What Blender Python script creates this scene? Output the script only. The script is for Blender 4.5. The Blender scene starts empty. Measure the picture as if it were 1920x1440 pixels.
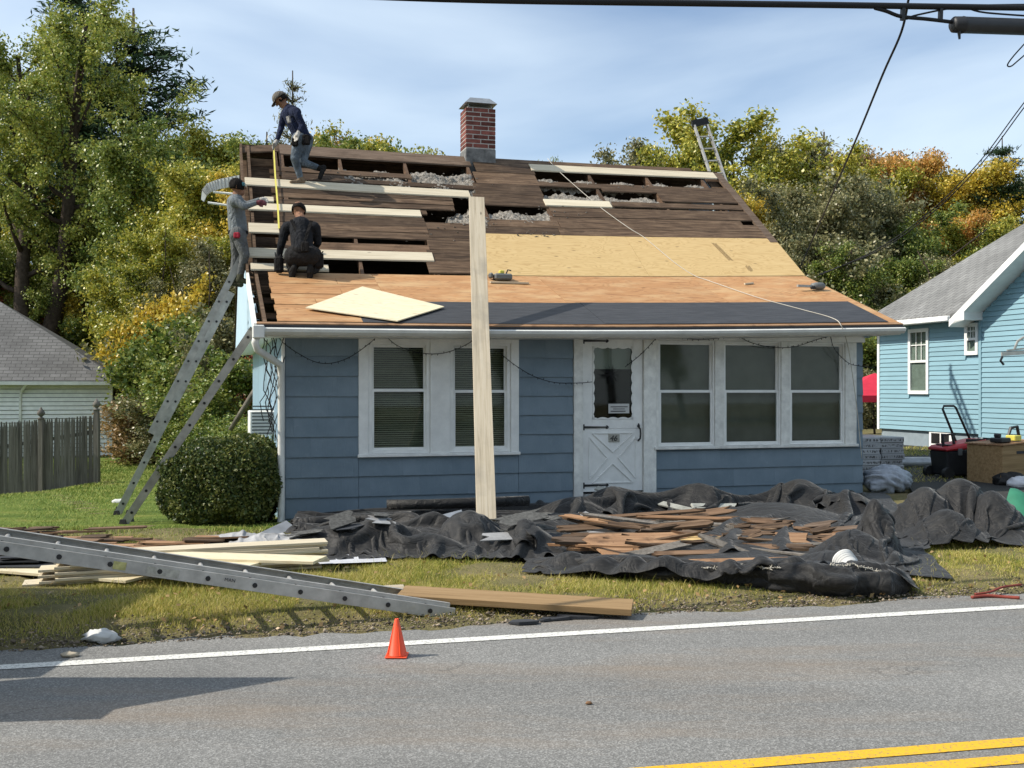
import bpy, bmesh, math, random
import numpy as np
from mathutils import Vector, Matrix, Quaternion
random.seed(7); np.random.seed(7)
scene = bpy.context.scene
COL = scene.collection
R = math.radians

# ------------------------------------------------------------------ camera
F, CX, CY, H = 2000.0, 960.0, 728.0, 1.6        # focal length and horizon measured in the 1920x1440 photograph, eye height
cam_d = bpy.data.cameras.new('camera'); cam = bpy.data.objects.new('camera', cam_d); COL.objects.link(cam)
cam_d.sensor_width = 36.0; cam_d.lens = 36.0 * F / 1920.0
cam_d.shift_y = 8.0 / 1920.0
cam_d.clip_start = 0.1; cam_d.clip_end = 2000
cam.location = (0, 0, H); cam.rotation_euler = (R(90), 0, 0)
scene.camera = cam

# ------------------------------------------------------------------ sky and sun
SUN_EL, SUN_PHI = 43.0, 9.0                       # elevation; degrees towards the camera from due left
sd = Vector((-math.cos(R(SUN_PHI)) * math.cos(R(SUN_EL)), -math.sin(R(SUN_PHI)) * math.cos(R(SUN_EL)), math.sin(R(SUN_EL))))
sun_l = bpy.data.lights.new('sun', 'SUN'); sun = bpy.data.objects.new('sun', sun_l); COL.objects.link(sun)
sun_l.energy = 4.8; sun_l.angle = R(0.53); sun_l.color = (1.0, 0.93, 0.82)
sun.rotation_euler = sd.to_track_quat('Z', 'Y').to_euler()
world = bpy.data.worlds.new('World'); scene.world = world; world.use_nodes = True
nt = world.node_tree; nt.nodes.clear()
wo = nt.nodes.new('ShaderNodeOutputWorld'); bg = nt.nodes.new('ShaderNodeBackground')
sky = nt.nodes.new('ShaderNodeTexSky'); sky.sky_type = 'NISHITA'; sky.sun_disc = False
sky.sun_elevation = R(SUN_EL); sky.sun_rotation = math.atan2(sd.x, sd.y)
sky.air_density = 1.0; sky.dust_density = 1.0; sky.ozone_density = 1.6; sky.altitude = 100
tc = nt.nodes.new('ShaderNodeTexCoord')
mp = nt.nodes.new('ShaderNodeMapping'); mp.inputs['Scale'].default_value = (0.9, 1.0, 2.7); mp.inputs['Rotation'].default_value = (0.10, 0.38, 0.2); mp.inputs['Location'].default_value = (8.3, 0.0, 2.2)
nz = nt.nodes.new('ShaderNodeTexNoise'); nz.inputs['Scale'].default_value = 1.7; nz.inputs['Detail'].default_value = 8; nz.inputs['Roughness'].default_value = 0.46; nz.inputs['Distortion'].default_value = 0.6
cr = nt.nodes.new('ShaderNodeValToRGB'); cr.color_ramp.elements[0].position = 0.37; cr.color_ramp.elements[0].color = (0.05, 0.05, 0.05, 1); cr.color_ramp.elements[1].position = 0.68; cr.color_ramp.elements[1].color = (0.92, 0.92, 0.92, 1)
mx = nt.nodes.new('ShaderNodeMixRGB'); mx.inputs['Color2'].default_value = (6.0, 6.9, 7.6, 1)
L = nt.links.new
L(tc.outputs['Generated'], mp.inputs['Vector']); L(mp.outputs['Vector'], nz.inputs['Vector']); L(nz.outputs['Fac'], cr.inputs['Fac'])
L(cr.outputs['Color'], mx.inputs['Fac']); L(sky.outputs['Color'], mx.inputs['Color1']); L(mx.outputs['Color'], bg.inputs['Color'])
bg.inputs['Strength'].default_value = 0.145
L(bg.outputs['Background'], wo.inputs['Surface'])
scene.view_settings.view_transform = 'Standard'; scene.view_settings.look = 'None'
scene.view_settings.exposure = 0.2; scene.view_settings.gamma = 1.0
scene.view_settings.use_curve_mapping = False
scene.render.engine = 'CYCLES'
scene.cycles.use_denoising = True
scene.cycles.max_bounces = 6; scene.cycles.diffuse_bounces = 3; scene.cycles.glossy_bounces = 2; scene.cycles.transmission_bounces = 3; scene.cycles.transparent_max_bounces = 6

# ------------------------------------------------------------------ measuring helpers
def at(px, py, Y): return Vector(((px - CX) / F * Y, Y, H - (py - CY) / F * Y))
def gp(px, py, z=0.0): return at(px, py, (H - z) * F / (py - CY))
TH = math.atan2(573, 2000)
CT, ST = math.cos(TH), math.sin(TH)
L0 = (-2.70, 12.67)                               # front left corner of the cottage
def hw(u, v, z=0.0): return Vector((L0[0] + u * CT - v * ST, L0[1] + u * ST + v * CT, z))
def uof(px, v):
    k = (px - CX) / F
    return (k * (L0[1] + v * CT) - L0[0] + v * ST) / (CT - k * ST)
def uz(px, py, v):
    u = uof(px, v); Y = L0[1] + u * ST + v * CT
    return u, H - (py - CY) / F * Y
UL, UR = -0.364, 8.17
VE, VK, VR = -0.45, 1.94, 4.94
def rz(u, v):
    s = (u - UL) / (UR - UL)
    if v < VK:
        t = (v - VE) / (VK - VE); a, b = 2.335 + t * 0.825, 2.47 + t * 0.876
    else:
        t = (v - VK) / (VR - VK); a, b = 3.16 + t * 2.41, 3.346 + t * 2.25
    sag = -0.035 * math.sin(math.pi * min(max(s, 0), 1))
    return a + (b - a) * s + sag
def roof_uv(px, py):
    lo, hi = -0.45, 5.3
    for _ in range(40):
        m = 0.5 * (lo + hi); u, z = uz(px, py, m)
        if z > rz(u, m): lo = m
        else: hi = m
    m = 0.5 * (lo + hi)
    return uof(px, m), m
def roof_w(px, py, off=0.0):
    u, v = roof_uv(px, py); return hw(u, v, rz(u, v) + off)
def sstep(a, b, x):
    t = min(max((x - a) / (b - a), 0.0), 1.0); return t * t * (3 - 2 * t)
EDGE_A, EDGE_B = 0.26, 7.35                       # far road edge: Y = B + A X
def ground_z(x, y):
    d = (y - (EDGE_B + EDGE_A * x)) / 1.033
    if d < 0: return -0.03
    z = 0.05 * sstep(0, 0.7, d)
    left = 1 - sstep(-3.2, -1.2, x - 0.0)
    zl = -0.0632 * max(0.0, min(y, 24.5) - 11.6) - 0.17 * min(max(-10.3 - x, 0.0), 3.5) * sstep(18, 25, y)
    if y > 26.0: zl += (-1.02 - zl) * sstep(27, 36, y)
    zr = 0.10 * sstep(10, 16, y) + 0.16 * sstep(3.5, 8.5, x) * sstep(13, 19, y)
    return z + left * zl + (1 - left) * zr

# ------------------------------------------------------------------ object helpers
def link(o, parent=None):
    COL.objects.link(o)
    if parent is not None: o.parent = parent
    return o
def tag(o, label=None, cat=None, group=None, kind=None):
    if label: o['label'] = label
    if cat: o['category'] = cat
    if group: o['group'] = group
    if kind: o['kind'] = kind
    return o
def empty(name, loc=(0, 0, 0), rz_=0.0):
    o = bpy.data.objects.new(name, None); o.empty_display_size = 0.2
    COL.objects.link(o); o.location = loc; o.rotation_euler = (0, 0, rz_); return o
def mesh_np(name, v, f, m=None, smooth=False):
    """v (n,3) array, f (k,3|4) array"""
    me = bpy.data.meshes.new(name); v = np.asarray(v, dtype=np.float32); f = np.asarray(f, dtype=np.int32)
    k = f.shape[1]
    me.vertices.add(len(v)); me.vertices.foreach_set('co', v.ravel())
    me.loops.add(f.size); me.loops.foreach_set('vertex_index', f.ravel())
    me.polygons.add(len(f)); me.polygons.foreach_set('loop_start', np.arange(0, f.size, k, dtype=np.int32))
    me.polygons.foreach_set('loop_total', np.full(len(f), k, dtype=np.int32))
    if smooth: me.polygons.foreach_set('use_smooth', np.ones(len(f), dtype=bool))
    me.update(calc_edges=True); me.validate()
    if m: me.materials.append(m)
    return me
def text_mesh(name, body, size, m, shear=0.0, extrude=0.001, center=True):
    c = bpy.data.curves.new(name, 'FONT'); c.body = body; c.size = size; c.shear = shear; c.extrude = extrude
    if center: c.align_x = 'CENTER'
    o = bpy.data.objects.new(name, c); COL.objects.link(o); bpy.context.view_layer.update()
    me = bpy.data.meshes.new_from_object(o.evaluated_get(bpy.context.evaluated_depsgraph_get())); bpy.data.objects.remove(o)
    me.materials.clear(); me.materials.append(m); return bpy.data.objects.new(name, me)
class MB:
    def __init__(s): s.v = []; s.f = []
    def hexa(s, p):                                # p: 4 bottom (ccw) + 4 top
        b = len(s.v); s.v += [tuple(q) for q in p]
        for q in ((3, 2, 1, 0), (4, 5, 6, 7), (0, 1, 5, 4), (1, 2, 6, 5), (2, 3, 7, 6), (3, 0, 4, 7)):
            s.f.append(tuple(b + i for i in q))
        return s
    def box(s, x0, x1, y0, y1, z0, z1):
        return s.hexa([(x0, y0, z0), (x1, y0, z0), (x1, y1, z0), (x0, y1, z0), (x0, y0, z1), (x1, y0, z1), (x1, y1, z1), (x0, y1, z1)])
    def bar(s, p0, p1, w, t, up=(0, 0, 1)):        # rectangular bar from p0 to p1
        p0, p1 = Vector(p0), Vector(p1); d = (p1 - p0).normalized(); up = Vector(up)
        a = d.cross(up)
        if a.length < 1e-4: a = d.cross(Vector((1, 0, 0)))
        a.normalize(); b = a.cross(d); a = a * w / 2; b = b * t / 2
        return s.hexa([p0 - a - b, p0 + a - b, p1 + a - b, p1 - a - b, p0 - a + b, p0 + a + b, p1 + a + b, p1 - a + b])
    def poly(s, pts):
        b = len(s.v); s.v += [tuple(q) for q in pts]; s.f.append(tuple(range(b, b + len(pts)))); return s
    def tube(s, pts, r, seg=6, cap=True):
        pts = [Vector(p) for p in pts]; n = len(pts); rr = r if hasattr(r, '__len__') else [r] * n
        b = len(s.v); ref = None
        for i, p in enumerate(pts):
            d = (pts[min(i + 1, n - 1)] - pts[max(i - 1, 0)])
            if d.length < 1e-7: d = Vector((0, 0, 1))
            d.normalize()
            if ref is None: ref = d.orthogonal().normalized()
            ref = (ref - d * ref.dot(d))
            if ref.length < 1e-5: ref = d.orthogonal()
            ref.normalize(); c = d.cross(ref)
            for k in range(seg):
                a = 2 * math.pi * k / seg
                s.v.append(tuple(p + (ref * math.cos(a) + c * math.sin(a)) * rr[i]))
        for i in range(n - 1):
            for k in range(seg):
                k2 = (k + 1) % seg
                s.f.append((b + i * seg + k, b + i * seg + k2, b + (i + 1) * seg + k2, b + (i + 1) * seg + k))
        if cap:
            s.f.append(tuple(b + k for k in reversed(range(seg)))); s.f.append(tuple(b + (n - 1) * seg + k for k in range(seg)))
        return s
    def lathe(s, prof, seg=16, o=(0, 0, 0)):       # prof: (r, z)
        b = len(s.v)
        for r, z in prof:
            for k in range(seg):
                a = 2 * math.pi * k / seg; s.v.append((o[0] + r * math.cos(a), o[1] + r * math.sin(a), o[2] + z))
        for i in range(len(prof) - 1):
            for k in range(seg):
                k2 = (k + 1) % seg; s.f.append((b + i * seg + k, b + i * seg + k2, b + (i + 1) * seg + k2, b + (i + 1) * seg + k))
        s.f.append(tuple(b + k for k in reversed(range(seg)))); s.f.append(tuple(b + (len(prof) - 1) * seg + k for k in range(seg)))
        return s
    def mesh(s, name, m, smooth=False):
        me = bpy.data.meshes.new(name); me.from_pydata(s.v, [], s.f); me.update()
        if m: me.materials.append(m)
        if smooth: me.polygons.foreach_set('use_smooth', [True] * len(me.polygons))
        return me
    def build(s, name, m, parent=None, smooth=False, loc=None, bevel=0.0):
        o = bpy.data.objects.new(name, s.mesh(name, m, smooth)); link(o, parent)
        if loc is not None: o.location = loc
        if bevel:
            b = o.modifiers.new('bevel', 'BEVEL'); b.width = bevel; b.segments = 1; b.limit_method = 'ANGLE'
        return o
def place(o, loc, xdir, up=(0, 0, 1)):
    x = Vector(xdir).normalized(); z = Vector(up); y = z.cross(x)
    if y.length < 1e-5: y = Vector((0, 1, 0)).cross(x)
    y.normalize(); z = x.cross(y)
    m = Matrix((x, y, z)).transposed().to_4x4(); m.translation = Vector(loc); o.matrix_world = m
    return o
def copy_tree(o, parent=None):
    c = o.copy(); COL.objects.link(c); c.parent = parent
    for ch in list(o.children): copy_tree(ch, c)
    return c

# ------------------------------------------------------------------ materials
class NT:
    def __init__(s, name):
        s.m = bpy.data.materials.new(name); s.m.use_nodes = True; s.n = s.m.node_tree.nodes; s.l = s.m.node_tree.links
        s.b = s.n['Principled BSDF']; s.out = s.n['Material Output']
    def new(s, t, **k):
        n = s.n.new(t)
        for a, v in k.items(): setattr(n, a, v)
        return n
    def coord(s, scale=(1, 1, 1), kind='Object', rnd=True):
        t = s.new('ShaderNodeTexCoord'); m = s.new('ShaderNodeMapping'); m.inputs['Scale'].default_value = scale
        src = t.outputs[kind]
        if rnd:
            oi = s.new('ShaderNodeObjectInfo'); mu = s.new('ShaderNodeMath', operation='MULTIPLY'); mu.inputs[1].default_value = 37.0
            s.l.new(oi.outputs['Random'], mu.inputs[0]); ad = s.new('ShaderNodeVectorMath', operation='ADD')
            s.l.new(src, ad.inputs[0]); s.l.new(mu.outputs[0], ad.inputs[1]); src = ad.outputs[0]
        s.l.new(src, m.inputs['Vector']); return m.outputs['Vector']
    def noise(s, vec, scale, detail=4, rough=0.55, dist=0.0):
        n = s.new('ShaderNodeTexNoise'); n.inputs['Scale'].default_value = scale; n.inputs['Detail'].default_value = detail
        n.inputs['Roughness'].default_value = rough; n.inputs['Distortion'].default_value = dist
        if vec is not None: s.l.new(vec, n.inputs['Vector'])
        return n.outputs['Fac']
    def ramp(s, fac, stops):
        r = s.new('ShaderNodeValToRGB'); e = r.color_ramp.elements
        while len(e) > 1: e.remove(e[-1])
        for i, (p, c) in enumerate(stops):
            c = (c, c, c) if not hasattr(c, '__len__') else c
            x = e[0] if i == 0 else e.new(p)
            x.position = p; x.color = (c[0], c[1], c[2], 1)
        s.l.new(fac, r.inputs['Fac']); return r.outputs['Color']
    def mix(s, fac, a, b, mode='MIX'):
        m = s.new('ShaderNodeMixRGB', blend_type=mode)
        for i, x in enumerate((fac, a, b)):
            if hasattr(x, 'links') or hasattr(x, 'is_linked'): s.l.new(x, m.inputs[i])
            elif hasattr(x, '__len__'): m.inputs[i].default_value = (x[0], x[1], x[2], 1)
            else: m.inputs[i].default_value = x if i == 0 else (x, x, x, 1)
        return m.outputs[0]
    def math(s, op, a, b=0.0):
        m = s.new('ShaderNodeMath', operation=op)
        for i, x in enumerate((a, b)):
            if hasattr(x, 'is_linked'): s.l.new(x, m.inputs[i])
            else: m.inputs[i].default_value = x
        return m.outputs[0]
    def rand(s): return s.new('ShaderNodeObjectInfo').outputs['Random']
    def island(s): return s.new('ShaderNodeNewGeometry').outputs['Random Per Island']
    def col(s, c):
        if hasattr(c, 'is_linked'): s.l.new(c, s.b.inputs['Base Color'])
        else: s.b.inputs['Base Color'].default_value = (c[0], c[1], c[2], 1)
        return s
    def rough(s, r, spec=None, metal=None):
        if hasattr(r, 'is_linked'): s.l.new(r, s.b.inputs['Roughness'])
        else: s.b.inputs['Roughness'].default_value = r
        if spec is not None: s.b.inputs['Specular IOR Level'].default_value = spec
        if metal is not None: s.b.inputs['Metallic'].default_value = metal
        return s
    def bump(s, h, dist=0.01, strength=0.6):
        b = s.new('ShaderNodeBump'); b.inputs['Distance'].default_value = dist; b.inputs['Strength'].default_value = strength
        s.l.new(h, b.inputs['Height']); s.l.new(b.outputs['Normal'], s.b.inputs['Normal']); return s
M = {}
def plain(name, c, rough=0.6, spec=0.3, metal=0.0, var=0.25, nscale=6.0, bump=0.0, dist=0.003, rvar=0.15):
    """a painted / plastic / metal surface with dirt-scale variation"""
    t = NT(name); v = t.coord(); n = t.noise(v, nscale, 6, 0.62)
    lo = tuple(x * (1 - var) for x in c); hi = tuple(min(x * (1 + var), 0.95) for x in c)
    k = t.ramp(n, [(0.3, lo), (0.7, hi)])
    k = t.mix(1.0, k, t.ramp(t.rand(), [(0, 1 - rvar), (1, 1 + rvar * 0.3)]), 'MULTIPLY')
    t.col(k).rough(rough, spec, metal)
    if bump: t.bump(t.noise(v, nscale * 6, 5, 0.65), dist, bump)
    M[name] = t.m; return t.m
def wood(name, stops, stretch=(0.8, 16, 16), scale=1.0, knots=0.0, rough=0.75, rvar=0.35, bump=0.5, dirt=None, grey=0.0):
    """grain runs along local X"""
    t = NT(name); v = t.coord(stretch); n = t.noise(v, scale * 1.6, 7, 0.65, 0.6)
    k = t.ramp(n, stops)
    if knots:
        vo = t.new('ShaderNodeTexVoronoi'); vo.inputs['Scale'].default_value = 1.0; t.l.new(t.coord((1.7, 5.0, 5.0)), vo.inputs['Vector'])
        kn = t.ramp(vo.outputs['Distance'], [(0.035, 1.0), (0.075, 0.0)]); t_ = stops[0][1]
        k = t.mix(t.math('MULTIPLY', kn, knots), k, tuple(x * 0.35 for x in t_))
    if dirt:
        d = t.ramp(t.noise(t.coord((1, 1, 1)), dirt[1], 5, 0.6), [(dirt[2], 0.0), (dirt[2] + 0.18, dirt[3])]); k = t.mix(d, k, dirt[0])
    k = t.mix(1.0, k, t.ramp(t.rand(), [(0, 1 - rvar), (1, 1.0)]), 'MULTIPLY')
    t.col(k).rough(rough, 0.2)
    if bump: t.bump(n, 0.004, bump)
    M[name] = t.m; return t.m
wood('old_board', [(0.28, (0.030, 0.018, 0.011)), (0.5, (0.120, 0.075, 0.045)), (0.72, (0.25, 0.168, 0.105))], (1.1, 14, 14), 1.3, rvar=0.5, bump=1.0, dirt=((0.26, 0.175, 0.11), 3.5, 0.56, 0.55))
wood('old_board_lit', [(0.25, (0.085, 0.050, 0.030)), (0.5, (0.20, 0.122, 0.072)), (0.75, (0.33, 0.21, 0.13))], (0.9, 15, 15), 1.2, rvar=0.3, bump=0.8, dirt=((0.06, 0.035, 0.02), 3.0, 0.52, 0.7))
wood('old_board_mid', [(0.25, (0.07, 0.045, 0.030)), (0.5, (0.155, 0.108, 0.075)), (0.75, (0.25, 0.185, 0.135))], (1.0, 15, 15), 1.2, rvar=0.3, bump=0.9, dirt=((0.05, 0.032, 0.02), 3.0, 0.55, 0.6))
wood('new_board', [(0.3, (0.52, 0.44, 0.31)), (0.55, (0.66, 0.58, 0.43)), (0.8, (0.72, 0.65, 0.50))], (0.7, 12, 12), 1.2, knots=0.75, rvar=0.12, bump=0.3)
wood('plank_grey', [(0.25, (0.30, 0.25, 0.18)), (0.5, (0.49, 0.42, 0.31)), (0.75, (0.58, 0.52, 0.41))], (0.6, 15, 15), 1.2, knots=0.9, rvar=0.1, bump=0.5, dirt=((0.30, 0.27, 0.22), 1.6, 0.5, 0.7))
wood('plank_brown', [(0.25, (0.17, 0.105, 0.05)), (0.5, (0.30, 0.195, 0.095)), (0.75, (0.38, 0.26, 0.14))], (0.6, 13, 13), 1.2, knots=0.5, rvar=0.1, bump=0.4)
wood('splinter', [(0.25, (0.14, 0.078, 0.042)), (0.5, (0.35, 0.200, 0.108)), (0.75, (0.53, 0.345, 0.20))], (0.9, 14, 14), 1.3, rvar=0.35, bump=0.7, dirt=((0.09, 0.05, 0.03), 4.0, 0.52, 0.8))
wood('fence_wood', [(0.25, (0.085, 0.075, 0.064)), (0.5, (0.18, 0.162, 0.14)), (0.75, (0.27, 0.245, 0.215))], (14, 14, 0.8), 1.2, rvar=0.45, bump=0.8)
def ply(name, c0, c1, c2, stains, wave=5.0, rvar=0.1):
    t = NT(name); v = t.coord((0.55, 3.2, 3.2)); w = t.new('ShaderNodeTexNoise'); w.inputs['Scale'].default_value = 1.5; w.inputs['Detail'].default_value = 2.5; w.inputs['Distortion'].default_value = 1.2
    t.l.new(v, w.inputs['Vector'])
    rings = t.math('PINGPONG', t.math('MULTIPLY', w.outputs['Fac'], wave * 6), 1.0)
    fine = t.noise(t.coord((1.2, 34, 34)), 2.0, 5, 0.65)
    k = t.ramp(rings, [(0.0, c0), (0.35, c1), (1.0, c2)])
    k = t.mix(0.35, k, t.ramp(fine, [(0.3, c0), (0.7, c2)]))
    vo = t.new('ShaderNodeTexVoronoi'); vo.inputs['Scale'].default_value = 1.0; t.l.new(t.coord((2.6, 6.5, 6.5)), vo.inputs['Vector'])
    k = t.mix(t.ramp(vo.outputs['Distance'], [(0.04, 0.75), (0.12, 0.0)]), k, tuple(x * 0.4 for x in c0))
    if stains:
        k = t.mix(t.ramp(t.noise(t.coord((1.0, 2.2, 2.2)), 1.7, 5, 0.6), [(0.48, 0.0), (0.68, stains[1])]), k, stains[0])
    k = t.mix(1.0, k, t.ramp(t.rand(), [(0, 1 - rvar), (1, 1.0)]), 'MULTIPLY')
    t.col(k).rough(0.7, 0.25).bump(fine, 0.002, 0.35); M[name] = t.m
ply('plywood_new', (0.44, 0.285, 0.115), (0.60, 0.42, 0.19), (0.64, 0.465, 0.225), None)
ply('plywood_orange', (0.24, 0.115, 0.048), (0.44, 0.225, 0.095), (0.52, 0.285, 0.125), ((0.55, 0.37, 0.19), 0.7), 4.0)
ply('plywood_pale', (0.60, 0.50, 0.32), (0.72, 0.64, 0.44), (0.75, 0.68, 0.49), None, 4.0)
plain('white_paint', (0.82, 0.82, 0.79), 0.5, 0.4, var=0.10, nscale=5, bump=0.25, rvar=0.06)
plain('white_worn', (0.77, 0.765, 0.72), 0.6, 0.3, var=0.18, nscale=9, bump=0.5, rvar=0.08)
plain('gutter_white', (0.70, 0.70, 0.66), 0.45, 0.4, var=0.14, nscale=3, rvar=0.05)
plain('black_iron', (0.02, 0.02, 0.022), 0.45, 0.4, var=0.3, nscale=30)
plain('black_rubber', (0.022, 0.022, 0.022), 0.6, 0.3, var=0.3, nscale=20)
plain('aluminium', (0.43, 0.42, 0.395), 0.45, 0.5, 0.25, var=0.24, nscale=9, bump=0.15, rvar=0.06)
plain('aluminium_dull', (0.38, 0.375, 0.35), 0.55, 0.4, 0.35, var=0.3, nscale=7, bump=0.2, rvar=0.06)
plain('galvanised', (0.40, 0.41, 0.42), 0.4, 0.5, 0.7, var=0.2, nscale=6)
plain('trim_old', (0.33, 0.335, 0.30), 0.7, 0.25, var=0.35, nscale=10, bump=0.5)
plain('shingle_old', (0.10, 0.10, 0.095), 0.9, 0.15, var=0.45, nscale=30, bump=0.6, rvar=0.5)
plain('ink_faint', (0.20, 0.14, 0.07), 0.8, 0.2)
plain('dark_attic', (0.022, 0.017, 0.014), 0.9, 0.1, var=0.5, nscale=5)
plain('concrete', (0.40, 0.40, 0.385), 0.85, 0.2, var=0.16, nscale=5, bump=0.5)
plain('concrete_blue', (0.24, 0.29, 0.32), 0.85, 0.2, var=0.14, nscale=5, bump=0.5)
plain('mortar', (0.42, 0.40, 0.37), 0.95, 0.1, var=0.2, nscale=14, bump=0.6)
plain('brick_red', (0.20, 0.072, 0.058), 0.85, 0.2, var=0.35, nscale=9, bump=0.7, rvar=0.5)
plain('red_plastic', (0.50, 0.022, 0.03), 0.4, 0.45, var=0.15, nscale=5)
plain('black_plastic', (0.022, 0.023, 0.026), 0.5, 0.4, var=0.25, nscale=6)
plain('grey_plastic', (0.14, 0.15, 0.15), 0.5, 0.4, var=0.25, nscale=6)
plain('cone_orange', (0.85, 0.085, 0.025), 0.45, 0.4, var=0.10, nscale=7)
plain('red_cloth', (0.55, 0.03, 0.06), 0.8, 0.2, var=0.12, nscale=5)
plain('plastic_film', (0.62, 0.63, 0.66), 0.3, 0.5, var=0.12, nscale=5)
plain('green_tarp', (0.03, 0.17, 0.10), 0.6, 0.3, var=0.2, nscale=5, bump=0.4)
plain('cord_white', (0.60, 0.56, 0.48), 0.8, 0.2, var=0.1)
plain('cord_black', (0.012, 0.012, 0.013), 0.6, 0.3, var=0.2)
plain('yellow_tape', (0.62, 0.56, 0.10), 0.5, 0.4, var=0.1)
plain('bark', (0.075, 0.058, 0.045), 0.95, 0.1, var=0.45, nscale=7, bump=1.0, dist=0.03)
plain('bark_pale', (0.20, 0.18, 0.15), 0.95, 0.1, var=0.4, nscale=7, bump=0.8, dist=0.02)
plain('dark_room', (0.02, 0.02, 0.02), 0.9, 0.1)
plain('strap_red', (0.24, 0.05, 0.035), 0.7, 0.3, var=0.2)
plain('paper', (0.62, 0.62, 0.60), 0.8, 0.2, var=0.08)
plain('ink', (0.05, 0.05, 0.055), 0.8, 0.2)
# ------------------------------------------------------------------ ground, road
def asphalt(name, base, stain=True):
    t = NT(name); v = t.coord(rnd=False)
    sp = t.new('ShaderNodeTexVoronoi'); sp.inputs['Scale'].default_value = 125; t.l.new(v, sp.inputs['Vector'])
    spk = t.ramp(sp.outputs['Color'], [(0.15, base * 0.45), (0.55, base * 0.97), (0.92, base * 2.1)])
    fine = t.noise(v, 160, 3, 0.7)
    k = t.mix(0.45, spk, t.ramp(fine, [(0.3, base * 0.5), (0.7, base * 1.6)]))
    big = t.noise(t.coord((0.22, 0.9, 1), rnd=False), 1.1, 6, 0.6)
    k = t.mix(1.0, k, t.ramp(big, [(0.3, 0.80), (0.7, 1.12)]), 'MULTIPLY')
    if stain:
        st = t.ramp(t.noise(t.coord((0.35, 1.6, 1), rnd=False), 0.8, 6, 0.66), [(0.50, 0.0), (0.72, 0.42)])
        k = t.mix(st, k, (base * 1.35, base * 0.98, base * 0.66))
    cv_ = t.new('ShaderNodeTexVoronoi'); cv_.feature = 'DISTANCE_TO_EDGE'; cv_.inputs['Scale'].default_value = 0.42
    wq = t.new('ShaderNodeVectorMath', operation='ADD'); nq = t.new('ShaderNodeTexNoise'); nq.inputs['Scale'].default_value = 2.5; nq.inputs['Detail'].default_value = 6; t.l.new(v, nq.inputs['Vector']); t.l.new(v, wq.inputs[0]); t.l.new(nq.outputs['Color'], wq.inputs[1]); t.l.new(wq.outputs[0], cv_.inputs['Vector'])
    crk = t.math('MULTIPLY', t.ramp(cv_.outputs['Distance'], [(0.0, 1.0), (0.006, 0.0)]), t.ramp(t.noise(v, 0.6, 3), [(0.50, 0.0), (0.60, 0.55)])) if stain else None
    if stain: k = t.mix(crk, k, base * 0.3)
    k = t.mix(1.0, k, (1.0, 0.985, 0.93), 'MULTIPLY')
    t.col(k).rough(0.85, 0.25)
    h = t.mix(0.5, sp.outputs['Distance'], fine)
    t.bump(h, 0.006, 0.55); M[name] = t.m
asphalt('asphalt', 0.19)
asphalt('asphalt_dark', 0.040, False)
t = NT('road_paint_white'); v = t.coord(rnd=False)
wear = t.ramp(t.noise(v, 55, 4, 0.75), [(0.36, 0.0), (0.50, 1.0)])
t.col(t.mix(wear, (0.24, 0.24, 0.23), (0.68, 0.67, 0.62))).rough(0.7, 0.3).bump(t.noise(v, 120, 3), 0.004, 0.5); M['road_paint_white'] = t.m
t = NT('road_paint_yellow'); v = t.coord(rnd=False)
wear = t.ramp(t.noise(v, 55, 4, 0.75), [(0.36, 0.0), (0.47, 1.0)])
t.col(t.mix(wear, (0.24, 0.19, 0.10), (0.70, 0.40, 0.02))).rough(0.7, 0.3).bump(t.noise(v, 120, 3), 0.004, 0.5); M['road_paint_yellow'] = t.m
t = NT('soil'); v = t.coord(rnd=False)
k = t.ramp(t.noise(v, 1.4, 8, 0.65), [(0.35, (0.10, 0.105, 0.035)), (0.5, (0.19, 0.165, 0.075)), (0.68, (0.30, 0.24, 0.13))])
k = t.mix(0.35, k, t.ramp(t.noise(v, 40, 4, 0.7), [(0.3, (0.03, 0.028, 0.014)), (0.7, (0.23, 0.20, 0.11))]))
t.col(k).rough(0.95, 0.1).bump(t.noise(v, 30, 5, 0.7), 0.03, 0.8); M['soil'] = t.m
t = NT('forest_soil'); v = t.coord(rnd=False)
t.col(t.ramp(t.noise(v, 2.2, 7, 0.65), [(0.35, (0.02, 0.022, 0.010)), (0.7, (0.075, 0.06, 0.03))])).rough(0.95, 0.1); M['forest_soil'] = t.m

def coords(a, b, mid, fine, coarse):
    xs = [a]
    while xs[-1] < b:
        x = xs[-1]; xs.append(x + (fine if mid[0] <= x <= mid[1] else coarse))
    return xs
gx = sorted(set([-400, -200, -100, -60, -40] + [round(x, 3) for x in coords(-28, 28, (-13, 9), 0.25, 1.0)] + [40, 60, 100, 200, 400]))
gy = sorted(set([-60, -20, -8, 0, 3] + [round(x, 3) for x in coords(4.5, 75, (4.5, 27), 0.25, 2.5)] + [100, 150, 250, 500]))
gv = []
rng = np.random.RandomState(3)
for y in gy:
    for x in gx:
        d = (y - (EDGE_B + EDGE_A * x)) / 1.033
        n = 0.0 if d < 0 else (0.014 * math.sin(x * 3.1 + y * 1.7) + 0.008 * math.sin(x * 7.3 - y * 5.1) + 0.006 * rng.randn()) * sstep(0.0, 0.5, d) * (0.35 if x > 3.9 and y > 10 else 1.0)
        gv.append((x, y, ground_z(x, y) + n))
W_ = len(gx); gf = [(j * W_ + i, j * W_ + i + 1, (j + 1) * W_ + i + 1, (j + 1) * W_ + i) for j in range(len(gy) - 1) for i in range(W_ - 1)]
o = bpy.data.objects.new('ground', mesh_np('ground', gv, gf, M['soil'], True)); link(o); tag(o, kind='structure')
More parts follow.
